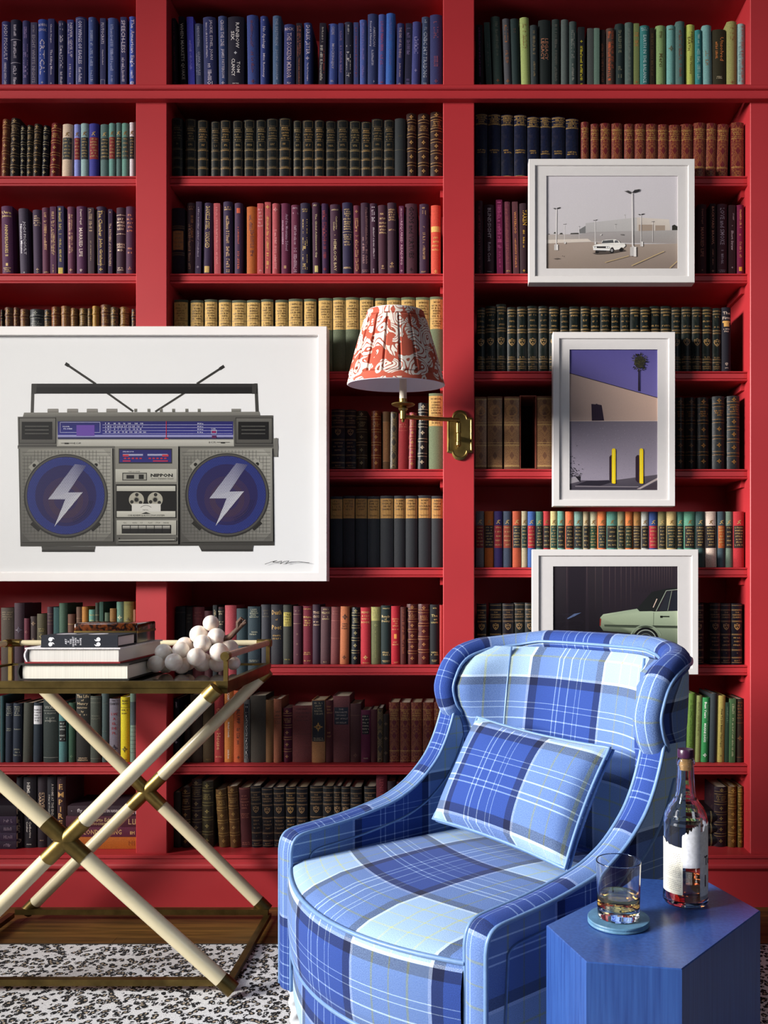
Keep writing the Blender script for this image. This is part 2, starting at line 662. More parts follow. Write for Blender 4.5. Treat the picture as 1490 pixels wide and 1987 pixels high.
def tortoise_mat():
    m, nt, bs = new_mat('tortoiseshell_lacquer')
    tc = N(nt, 'ShaderNodeTexCoord')
    no = N(nt, 'ShaderNodeTexNoise', i_Scale=45.0, i_Detail=3.0, i_Distortion=1.5)
    link(nt, tc.outputs['Object'], no.inputs['Vector'])
    link(nt, ramp(nt, no.outputs['Fac'], [(0.42, lin('140a08')), (0.62, lin('5c2c10'))]), bs.inputs['Base Color'])
    bs.inputs['Roughness'].default_value = 0.15
    bs.inputs['Coat Weight'].default_value = 0.5
    return m


M['tortoise'] = tortoise_mat()


def shade_mat():
    """hand-printed cotton: white scrolls outlined in rust on coral fields"""
    m, nt, bs = new_mat('coral_scroll_print_cotton')
    uv = N(nt, 'ShaderNodeUVMap')
    n0 = N(nt, 'ShaderNodeTexNoise', i_Scale=14.0, i_Detail=1.0)
    link(nt, uv.outputs[0], n0.inputs['Vector'])
    wv = mix(nt, 0.055, uv.outputs[0], n0.outputs['Color'])
    vo = N(nt, 'ShaderNodeTexVoronoi', i_Scale=17.0, feature='SMOOTH_F1')
    vo.inputs['Smoothness'].default_value = 0.25
    link(nt, wv, vo.inputs['Vector'])
    dd = vo.outputs['Distance']
    w = math_(nt, 'SINE', math_(nt, 'MULTIPLY', dd, 52.0))
    line = math_(nt, 'GREATER_THAN', w, 0.62)
    n2 = N(nt, 'ShaderNodeTexNoise', i_Scale=22.0, i_Detail=0.5, i_Distortion=1.0)
    link(nt, uv.outputs[0], n2.inputs['Vector'])
    field = math_(nt, 'GREATER_THAN', n2.outputs['Fac'], 0.585)
    col = mix(nt, line, lin('efe6da'), lin('a8503c'))
    col = mix(nt, field, col, lin('c05a44'))
    link(nt, col, bs.inputs['Base Color'])
    bs.inputs['Roughness'].default_value = 0.9
    tl = N(nt, 'ShaderNodeBsdfTranslucent')
    link(nt, col, tl.inputs[0])
    mx = N(nt, 'ShaderNodeMixShader')
    mx.inputs[0].default_value = 0.2
    link(nt, bs.outputs[0], mx.inputs[1])
    link(nt, tl.outputs[0], mx.inputs[2])
    link(nt, mx.outputs[0], nt.nodes['Material Output'].inputs[0])
    return m


M['shade'] = shade_mat()
M['lining'] = simple('white_shade_lining', 'e8e4ee', 0.8, noise=0.02, scale=20)


# ------------------------------------------------------------------ lettering
_txt = {}
_fcurve = bpy.data.curves.new('lettering_source', 'FONT')
_fcurve.fill_mode = 'BOTH'
_fob = bpy.data.objects.new('lettering_source', _fcurve)


def text2d(s, bold=0.0, res=1):
    """(vertices, faces, width, height) of a line of lettering, lower left at 0, 0, cap height about 0.7"""
    k = (s, bold, res)
    if k not in _txt:
        _fcurve.body = s
        _fcurve.resolution_u = res
        _fcurve.offset = bold
        me = bpy.data.meshes.new_from_object(_fob)
        vs = [(v.co.x, v.co.y) for v in me.vertices]
        fs = [tuple(p.vertices) for p in me.polygons]
        bpy.data.meshes.remove(me)
        if not vs:
            vs, fs = [(0, 0), (0.1, 0), (0.1, 0.1)], [(0, 1, 2)]
        x0, y0 = min(v[0] for v in vs), min(v[1] for v in vs)
        vs = [(a - x0, b - y0) for a, b in vs]
        _txt[k] = (vs, fs, max(v[0] for v in vs), max(v[1] for v in vs))
    return _txt[k]


# ------------------------------------------------------------------ the room
D = 2.93                       # face of the bookcase uprights
LIP = D + 0.03                 # shelf fronts sit back from the uprights
BACK = D + 0.28
SHELF_PX = [163.5, 341.5, 530.5, 720.0, 910.0, 1101.0, 1291.0, 1483.5]
SHELF_Z = [WZ(y, LIP) for y in SHELF_PX] + [0.1846]
XS = [WX(p, D) for p in (-335, -272, 263.5, 324, 859.5, 920.5, 1455.5, 1520)]
BAYS = [(XS[1], XS[2]), (XS[3], XS[4]), (XS[5], XS[6])]
TOPZ = 3.25

fl = MB()
fl.box((-4.2, -0.2, -0.05), (2.6, 3.3, -0.006))
floor = tag(fl.build('floor', M['wood']), 'dark oak board floor', None, None, 'structure')
RUG_Y = H * F / (1837 - CY)
y = D + 0.06
row = 0
while y > RUG_Y - 0.2:
    w = 0.105
    x = -2.6 - 0.37 * (row % 3)
    while x < 1.6:
        L = 1.5
        b = MB()
        b.box((x, y - w + 0.0012, -0.0055), (x + L - 0.0012, y, 0.0))
        b.build('plank', M['wood'], floor)
        x += L
    y -= w
    row += 1
b = MB()
b.box((-4.2, 3.24, 0.0), (2.6, 3.34, 3.4))
tag(b.build('wall_back', M['red']), 'red painted wall behind the bookcase', None, None, 'structure')

b = MB()
b.box((-2.9, 0.5, -0.004), (1.7, RUG_Y, 0.0085))
rug = tag(b.build('leopard_rug', M['rug']), 'black and cream leopard spotted flatweave rug on the oak floor', 'rug')
b = MB()
b.tube([(-2.9, RUG_Y, 0.005), (1.7, RUG_Y, 0.005)], 0.005, 8)
b.build('rug_binding', simple('dark_rug_binding', '2a2620', 0.9, noise=0.2, scale=200), rug)

# ------------------------------------------------------------------ bookcase
case = tag(empty('built_in_bookcase', (0, D, 0)), 'red painted built-in bookcase filling the whole wall', 'bookcase')
case.matrix_world = Matrix.Identity(4)
for k in range(4):
    x0, x1 = XS[2 * k], XS[2 * k + 1]
    c = 0.0025
    b = MB()
    b.prism([(x0, D + c), (x0 + c, D), (x1 - c, D), (x1, D + c), (x1, BACK), (x0, BACK)], 0.17, TOPZ)
    b.build('upright', M['red'], case)


def lip_profile(zt):
    pr = [(0.245, 0), (0.003, 0), (-0.002, -0.0015), (-0.003, -0.0035), (-0.002, -0.006), (0.001, -0.0068), (0.0045, -0.0078), (0.001, -0.0092), (0.0, -0.0255),
          (0.0045, -0.027), (0.001, -0.0285), (-0.002, -0.0292), (-0.003, -0.0315), (-0.002, -0.0345), (0.001, -0.036), (0.245, -0.036)]
    return [(LIP + a, zt + c) for a, c in pr]


for x0, x1 in BAYS:
    for k, z in enumerate(SHELF_Z[:8]):
        b = MB()
        b.extrude_x(lip_profile(z), x0 + 0.0006, x1 - 0.0006)
        b.build('shelf', M['red'], case)
        if k and x1 > -0.9:       # shelf support cleat on the side panel
            b = MB()
            b.box((x1 - 0.012, LIP + 0.03, z - 0.062), (x1 - 0.0005, BACK - 0.06, z - 0.0365))
            b.build('shelf_cleat', M['red'], case)
    b = MB()
    b.box((x0, BACK - 0.012, 0.17), (x1, BACK, TOPZ))
    b.build('back_panel', M['red'], case)
    b = MB()
    b.box((x0, D, 0.14), (x1, BACK - 0.012, 0.1846))
    b.build('bottom_shelf', M['red'], case)
    b = MB()
    b.box((x0, D, TOPZ - 0.04), (x1, BACK, TOPZ))
    b.build('top_panel', M['red'], case)
zc = WZ(163.5, D - 0.03)
zb = WZ(193, D - 0.02)
hh = zc - zb
b = MB()
b.extrude_x([(D, zc), (D - 0.028, zc), (D - 0.031, zc - 0.004), (D - 0.031, zc - 0.013), (D - 0.027, zc - 0.016), (D - 0.021, zc - 0.0165), (D - 0.021, zc - 0.036), (D - 0.024, zc - 0.0375),
             (D - 0.027, zc - 0.040), (D - 0.027, zb + 0.002), (D - 0.025, zb), (D, zb)], XS[0], XS[7] + 0.3)
b.build('cornice_rail', M['red'], case)
zt = 0.1848
b = MB()
b.extrude_x([(D, zt), (D - 0.018, zt), (D - 0.022, zt - 0.003), (D - 0.022, zt - 0.010), (D - 0.019, zt - 0.0125), (D - 0.016, zt - 0.014), (D - 0.017, zt - 0.026), (D - 0.022, zt - 0.030),
             (D - 0.026, zt - 0.036), (D - 0.026, zt - 0.044), (D - 0.021, zt - 0.050), (D - 0.013, zt - 0.054), (D - 0.012, zt - 0.058), (D, zt - 0.060)], XS[0], XS[7] + 0.3)
b.build('base_moulding', M['red'], case)
b = MB()
b.box((XS[0], D - 0.010, 0.0), (XS[7] + 0.3, D + 0.02, zt - 0.058))
b.build('plinth', M['red'], case)
b = MB()
b.box((XS[7], D, 0.17), (XS[7] + 0.3, BACK, TOPZ))
b.build('side_return', M['red'], case)

# ------------------------------------------------------------------ books
ORD = 'first second third fourth fifth sixth seventh eighth ninth tenth eleventh twelfth thirteenth fourteenth fifteenth sixteenth seventeenth eighteenth nineteenth twentieth twenty-first twenty-second twenty-third twenty-fourth twenty-fifth twenty-sixth twenty-seventh twenty-eighth twenty-ninth thirtieth thirty-first thirty-second'.split()
PAL = [('navy', '1c2040'), ('slate blue', '3a4a80'), ('violet blue', '4a4ac0'), ('bright blue', '2f5aa8'), ('indigo', '2a2a55'), ('plum', '4a2044'), ('dark plum', '30203a'), ('maroon', '4a141c'), ('crimson', 'a01c28'),
       ('dusty red', 'a84a50'), ('orange', 'b8602c'), ('rust brown', '6a3020'), ('brown', '5a3c28'), ('dark brown', '2c2018'), ('black', '141216'), ('charcoal', '2c2c30'), ('dark green', '2c3c34'), ('forest green', '1e2e28'),
       ('sage green', '7d9a64'), ('olive', '5a5a34'), ('teal', '2f7070'), ('sea green', '6a9a90'), ('grey', '6a6a70'), ('tan', 'a08058'), ('cream', 'd0c8b8'), ('lilac blue', '8088c8'), ('yellow', 'c8b818'), ('grey green', '4c5c54'), ('bottle green', '3c5c38'), ('coral', 'e07048'), ('khaki', '8f8f55'), ('lime', 'b0bb5a')]


def colour_name(h):
    a = [int(h[i:i + 2], 16) for i in (0, 2, 4)]
    return min(PAL, key=lambda p: sum((x - int(p[1][i:i + 2], 16)) ** 2 for x, i in zip(a, (0, 2, 4))))[0]


SHELFNAME = ['top shelf', 'second shelf', 'third shelf', 'fourth shelf', 'fifth shelf', 'sixth shelf', 'seventh shelf', 'eighth shelf', 'bottom shelf']
BAYNAME = {'L': 'cart bay', 'C': 'middle bay', 'R': 'armchair bay'}
PILLAR = {'L': 'cart', 'C': 'lamp', 'R': 'lamp'}


class Spine:
    """maps (x across, z up) on a spine of width w, height h and swell s onto its curved surface"""

    def __init__(self, w, h, s):
        self.w, self.h, self.s = w, h, s

    def y(self, x, off=0.0):
        k = min(1.0, abs(2 * x / self.w))
        return self.s * k * k - off

    def patch(self, mb, x0, x1, z0, z1, col, off, n=5, uv=False):
        hw = self.w / 2
        x0, x1 = max(x0, -hw * 0.985), min(x1, hw * 0.985)
        if x1 - x0 < self.w * 0.3:
            n = 1
        b = len(mb.v)
        for z in (z0, z1):
            for i in range(n + 1):
                x = x0 + (x1 - x0) * i / n
                mb.v.append((x, self.y(x, off), z))
        for i in range(n):
            q = [b + i, b + i + 1, b + n + 2 + i, b + n + 1 + i]
            mb.add(q, col, [(mb.v[k][0], mb.v[k][2]) for k in q] if uv else None)

    def outline(self, mb, pts, col, off):
        """flat filled polygon in spine coordinates"""
        mb.poly([(x, self.y(x, off), z) for x, z in pts], col)

    def ring(self, mb, pts, t, col, off):
        cx = sum(p[0] for p in pts) / len(pts)
        cz = sum(p[1] for p in pts) / len(pts)
        ins = [(cx + (x - cx) * (1 - t), cz + (z - cz) * (1 - t)) for x, z in pts]
        n = len(pts)
        for i in range(n):
            j = (i + 1) % n
            self.outline(mb, [pts[i], pts[j], ins[j], ins[i]], col, off)

    def text_v(self, mb, s, f0, f1, wf, xf, col, off=0.0006, bold=0.012):
        vs, fs, W, Hh = text2d(s, bold)
        L = (f1 - f0) * self.h
        k = min(L / W * 1.0, 1e9)
        ky = min(wf * self.w / Hh, k * 2.4)
        x_c = (xf - 0.5) * self.w
        b = len(mb.v)
        for a, c in vs:
            x = x_c + (c - Hh / 2) * ky
            z = self.h * (1 - f0) - a * k
            mb.v.append((x, self.y(x, off), z))
        for f in fs:
            mb.add([b + i for i in f], col)

    def text_h(self, mb, s, f, hf, col, off=0.0006, bold=0.012, wmax=0.84):
        vs, fs, W, Hh = text2d(s, bold)
        ky = hf * self.h / max(Hh, 0.68)
        kx = min(ky * 1.15, self.w * wmax / W)
        b = len(mb.v)
        for a, c in vs:
            x = (a - W / 2) * kx
            mb.v.append((x, self.y(x, off), self.h * (1 - f) + (c - Hh / 2) * ky))
        for q in fs:
            mb.add([b + i for i in q], col)

    def marks_v(self, mb, f0, f1, wf, xf, col, rnd, off=0.0006):
        """worn, no longer legible lettering: irregular strokes running down the spine"""
        z = self.h * (1 - f0)
        end = self.h * (1 - f1)
        wd_ = wf * self.w
        xc = (xf - 0.5) * self.w
        while z > end:
            g = wd_ * rnd.uniform(0.35, 0.75)
            if rnd.random() < 0.16:
                z -= g
                continue
            t = max(0.0005, wd_ * 0.13)
            k = rnd.random()
            a, c = xc - wd_ / 2, xc + wd_ / 2 * rnd.choice((1, 1, 0.35))
            self.outline(mb, [(a, z - t), (c, z - t), (c, z), (a, z)], col, off)
            if k < 0.75:
                xx = rnd.choice((a, (a + c) / 2, c - t))
                self.outline(mb, [(xx, z - g * 0.8), (xx + t, z - g * 0.8), (xx + t, z), (xx, z)], col, off)
            if k > 0.35:
                self.outline(mb, [(a, z - g * 0.8), (c, z - g * 0.8), (c, z - g * 0.8 + t), (a, z - g * 0.8 + t)], col, off)
            z -= g * 1.05

    def marks_h(self, mb, f, hf, col, rnd, wmax=0.78, off=0.0006):
        z = self.h * (1 - f)
        hh_ = hf * self.h / 2
        L = self.w * wmax * rnd.uniform(0.6, 1.0)
        x = -L / 2
        while x < L / 2:
            g = hh_ * rnd.uniform(0.8, 1.6)
            if rnd.random() > 0.13:
                t = max(0.0004, hh_ * 0.42)
                self.outline(mb, [(x, z - hh_), (x + t, z - hh_), (x + t, z + hh_), (x, z + hh_)], col, off)
                zz = rnd.choice((z - hh_, z - t / 2, z + hh_ - t))
                self.outline(mb, [(x, zz), (x + g * 0.8, zz), (x + g * 0.8, zz + t), (x, zz + t)], col, off)
            x += g

    def shield(self, mb, f, hf, col, off=0.0006):
        r = hf * self.h / 2
        z = self.h * (1 - f)
        pts = [(-0.78 * r, z + 0.75 * r), (-0.35 * r, z + 0.72 * r), (0, z + r), (0.35 * r, z + 0.72 * r), (0.78 * r, z + 0.75 * r), (0.85 * r, z + 0.1 * r), (0.55 * r, z - 0.55 * r), (0, z - r), (-0.55 * r, z - 0.55 * r), (-0.85 * r, z + 0.1 * r)]
        self.ring(mb, pts, 0.26, col, off)
        for dx, dz in ((-0.3, 0.3), (0.3, 0.3), (0, -0.3)):
            self.outline(mb, [((dx - 0.2) * r, z + (dz - 0.16) * r), ((dx + 0.2) * r, z + (dz - 0.16) * r), ((dx + 0.2) * r, z + (dz + 0.16) * r), ((dx - 0.2) * r, z + (dz + 0.16) * r)], col, off)

    def ornament(self, mb, f, hf, col, off=0.0006):
        r = min(hf * self.h / 2, self.w * 0.36)
        z = self.h * (1 - f)
        for k in range(8):
            a = k * pi / 4
            l = r if k % 2 == 0 else r * 0.62
            p, q = (cos(a), sin(a)), (-sin(a), cos(a))
            self.outline(mb, [(p[0] * r * 0.12, z + p[1] * r * 0.12), (p[0] * l * 0.6 + q[0] * r * 0.17, z + p[1] * l * 0.6 + q[1] * r * 0.17), (p[0] * l, z + p[1] * l), (p[0] * l * 0.6 - q[0] * r * 0.17, z + p[1] * l * 0.6 - q[1] * r * 0.17)], col, off)

    def runner(self, mb, f, hf, col, off=0.0006):
        """small running torch-bearer stamped above the title block"""
        r = hf * self.h / 2
        z = self.h * (1 - f)
        t = r * 0.16
        for (x0, z0), (x1, z1) in (((0.1, 0.6), (-0.1, -0.1)), ((-0.1, -0.1), (0.5, -0.45)), ((0.5, -0.45), (0.7, -0.95)), ((-0.1, -0.1), (-0.45, -0.6)), ((-0.45, -0.6), (-0.9, -0.7)), ((0.1, 0.45), (0.75, 0.65)), ((0.1, 0.4), (-0.6, 0.25)), ((0.75, 0.65), (0.8, 1.0)), ((0.08, 0.7), (0.14, 0.95))):
            dx, dz = x1 - x0, z1 - z0
            l = sqrt(dx * dx + dz * dz)
            nx, nz = -dz / l * t, dx / l * t
            self.outline(mb, [(x0 * r + nx, z + z0 * r + nz), (x0 * r - nx, z + z0 * r - nz), (x1 * r - nx, z + z1 * r - nz), (x1 * r + nx, z + z1 * r + nz)], col, off)


def macro(style, rnd, arg):
    """the stamping that the volumes of a set share"""
    G = 'b08a48'
    if style == 'MT':
        G = rnd.choice(['7a6440', '8a744a', '5c5038', '9a7844'])
        return '191c1c', 'leather', 's', G, ['r .02 .135', 'h MARK .165 .026', 'h TWAIN .20 .026', 'H .25 .34 3', 'r .37 .50', 'm2 .435 .03', 'd .515', 'r .53 .655', 'd .67', 'r .685 .81', 'd .825', 'r .84 .975']
    if style == 'HC':
        G = rnd.choice(['a8844c', '9a7844', '8a6c40'])
        return '101815', 'leather', 's', G, ['d .045', 'd .09', 'H .14 .30 %d' % rnd.choice((2, 3, 3)), 'd .35', 'd .39', 's .545 .12', 'H .775 .775 1', 'd .80', 'd .845', 'h THE .885 .018', 'h HARVARD .918 .022', 'h CLASSICS .948 .022']
    if style == 'HD':
        G = rnd.choice(['a8844c', '8a6c48', '7a6040'])
        return arg or '181420', 'leather', 's', G, ['l .03', 'd .10', 'h THE .145 .02', 'h HARVARD .185 .026', 'h CLASSICS .225 .026', 'd .285', 's .38 .115', 'd .50', 'H .56 .68 3', 'd .755', 'o .81 .02', 'd .88', 'h ELIOT .935 .022', 'l .965']
    if style == 'NV':
        return '141930', 'leather', 's', 'b08a48', ['d .02', 'H .055 .055 1', 'l .075', 'H .10 .10 1', 'H .13 .13 1', 'd .155', 'H .565 .60 2', 'l .97']
    if style == 'YL':
        return arg, 'cloth', 's', '5a4420', ['p .035 .43 c09a58', 'H .075 .075 1', 'H .12 .26 5', 'l .29', 'H .33 .39 3']
    if style == 'YD':
        return '26282c', 'cloth', 's', '4a3418', ['p .04 .315 a87c40', 'H .07 .07 1', 'H .11 .19 3', 'H .27 .28 2']
    raise KeyError(style)


def spine_items(sp, items, tcol, rnd, letter, label):
    col = lin(tcol)
    out = letter
    for it in items:
        letter = MB()
        out.append(letter)
        a = it.split()
        k = a[0]
        if len(a) > 1 and re.match(r'^c[0-9a-f]{6}$', a[-1]):
            cc = lin(a.pop()[1:])
        else:
            cc = col
        if k in ('v', 'm'):
            s = a[1].replace('_', ' ') if k == 'v' else None
            q = [float(x) for x in (a[2:] if k == 'v' else a[1:])]
            f0, f1 = q[0], q[1]
            wf = q[2] if len(q) > 2 else 0.42
            xf = q[3] if len(q) > 3 else 0.5
            if s:
                sp.text_v(letter, s, f0, f1, wf, xf, cc)
            else:
                sp.marks_v(letter, f0, f1, wf, xf, cc, rnd)
        elif k == 'h':
            sp.text_h(letter, a[1].replace('_', ' '), float(a[2]), float(a[3]) if len(a) > 3 else 0.035, cc)
        elif k == 'H':
            n = int(a[3]) if len(a) > 3 else 3
            f0, f1 = float(a[1]), float(a[2])
            for i in range(n):
                sp.marks_h(letter, f0 + (f1 - f0) * (i / max(1, n - 1)), min(0.024, (f1 - f0) / max(1, n - 1) * 0.62 if n > 1 else 0.02), cc, rnd)
        elif k == 'm2':
            sp.marks_h(letter, float(a[1]), float(a[2]), cc, rnd, 0.4)
        elif k in ('l', 'd'):
            z = sp.h * (1 - float(a[1]))
            t = 0.0007
            sp.patch(letter, -sp.w, sp.w, z - t, z + t, cc, 0.0005)
            if k == 'd':
                sp.patch(letter, -sp.w, sp.w, z - 5 * t, z - 3.4 * t, cc, 0.0005)
        elif k == 'r':
            z0, z1 = sp.h * (1 - float(a[2])), sp.h * (1 - float(a[1]))
            e = sp.w * 0.38
            t = 0.0007
            for x0, x1, y0, y1 in ((-e, e, z0, z0 + t), (-e, e, z1 - t, z1), (-e, -e + t, z0, z1), (e - t, e, z0, z1)):
                sp.patch(letter, x0, x1, y0, y1, cc, 0.0005)
        elif k == 's':
            sp.shield(letter, float(a[1]), float(a[2]), cc)
        elif k == 'o':
            sp.ornament(letter, float(a[1]), float(a[2]) if len(a) > 2 else 0.05, cc)
        elif k == 'k':
            r_, z_ = float(a[2]) * sp.w / 2, sp.h * (1 - float(a[1]))
            sp.outline(letter, [(r_ * cos(2 * pi * i / 24), z_ + r_ * sin(2 * pi * i / 24)) for i in range(24)], cc, 0.0007)
            sp.marks_h(letter, float(a[1]), 0.014, lin('6a4a30'), rnd, 0.5, 0.0010)
        elif k == 'e':
            sp.runner(letter, float(a[1]), float(a[2]) if len(a) > 2 else 0.06, cc)
        elif k == 'p':
            wp = float(a[4]) if len(a) > 4 else 1.0
            sp.patch(label, -sp.w / 2 * wp, sp.w / 2 * wp, sp.h * (1 - float(a[2])), sp.h * (1 - float(a[1])), lin(a[3]), 0.0003)


def make_book(w, h, d, col, kind, form, tcol, items, rnd, page='c8bca4', bands=None, fil=None, slip=False):
    """book standing on z = 0 with its spine at y = 0 towards the room; returns the cover, its pages and lettering as children"""
    s = {'s': min(0.18 * w, 0.006), 'f': min(0.06 * w, 0.0025), 'r': min(0.30 * w, 0.010)}[form]
    sp = Spine(w, h, s)
    t = 0.0026
    hw = w / 2
    NX = 6 if form != 'f' else 4
    cb = MB()
    cc = lin(col)
    bands = bands or []
    zs = [0.0, 0.004]
    offs = [-0.0006, 0.0]
    for f in sorted(bands, reverse=True):
        z = h * (1 - f)
        zs += [z - 0.0035, z - 0.002, z + 0.002, z + 0.0035]
        offs += [0, 0.0022, 0.0022, 0]
    zs += [h - 0.004, h]
    offs += [0.0, -0.0006]
    xs = [-hw + w * i / NX for i in range(NX + 1)]
    # outer skin: back board, spine, front board
    path = [(-hw, d)] + [(x, None) for x in xs] + [(hw, d)]
    nP = len(path)
    b0 = len(cb.v)
    for z, o in zip(zs, offs):
        for x, yy in path:
            cb.v.append((x * (1 + (o if yy is None else 0) * 4), sp.y(x, o) if yy is None else yy, z))
    nz = len(zs)
    for j in range(nz - 1):
        for i in range(nP - 1):
            q = [b0 + j * nP + i, b0 + j * nP + i + 1, b0 + (j + 1) * nP + i + 1, b0 + (j + 1) * nP + i]
            cb.add(q, cc)
    # inner skin and rims
    ins = [(-hw + t, d)] + [(max(-hw + t, min(hw - t, x)), sp.y(x) + t) for x in xs] + [(hw - t, d)]
    b1 = len(cb.v)
    for z in (0.0, h):
        for x, yy in ins:
            cb.v.append((x, yy, z))
    for i in range(nP - 1):
        cb.add([b1 + i + 1, b1 + i, b1 + nP + i, b1 + nP + i + 1], cc)
        cb.add([b0 + i + 1, b0 + i, b1 + i, b1 + i + 1], cc)
        k = b0 + (nz - 1) * nP
        cb.add([k + i, k + i + 1, b1 + nP + i + 1, b1 + nP + i], cc)
    for i in (0, nP - 1):
        q = [b0 + i, b0 + (nz - 1) * nP + i, b1 + nP + i, b1 + i]
        cb.add(q if i else q[::-1], cc)
    cover = cb.build('cloth_book' if kind == 'cloth' else 'leather_book', M[kind], None, 35)
    if slip:
        return cover
    pb = MB()
    pb.box((-hw + t + 0.0002, s + t + 0.001, 0.003), (hw - t - 0.0002, d - 0.004, h - 0.003), lin(page))
    pb.build('page_block', M['pages'], cover)
    le, la = [], MB()
    spine_items(sp, items, tcol, rnd, le, la)
    if fil:
        fb = MB()
        sp.patch(fb, -hw * 0.94, hw * 0.94, h * (1 - fil[2]), h * (1 - fil[1]), (1, 1, 1, 1), 0.0003, 5, True)
        fb.build('gilt_panel', M[fil[0]], cover)
    if la.f:
        la.build('spine_label', M['paper'], cover)
    # lines of lettering that stand close together make one stamped block
    le = sorted((q for q in le if q.f), key=lambda q: min(p[2] for p in q.v))
    blocks = []
    for q in le:
        lo_, hi_ = min(p[2] for p in q.v), max(p[2] for p in q.v)
        if blocks and lo_ - blocks[-1][1] < 0.016:
            t_ = blocks[-1][0]
            k_ = len(t_.v)
            t_.v += q.v
            t_.f += [tuple(i + k_ for i in f) for f in q.f]
            t_.c += q.c
            t_.uv += q.uv
            t_.mi += q.mi
            blocks[-1][1] = max(blocks[-1][1], hi_)
        else:
            blocks.append([q, hi_])
    for q, _h in blocks:
        q.build('lettering', M['foil'], cover)
    return cover


def drift(x, y):
    """the photograph's verticals open slightly towards the floor; take that out"""
    return (3 + (x - 262) / 1190 * 4) * (y - 850) / 1600


LE_BANDS = {4: [.12, .34, .56, .78], 5: [.10, .27, .44, .61, .80], 3: [.2, .5, .8]}


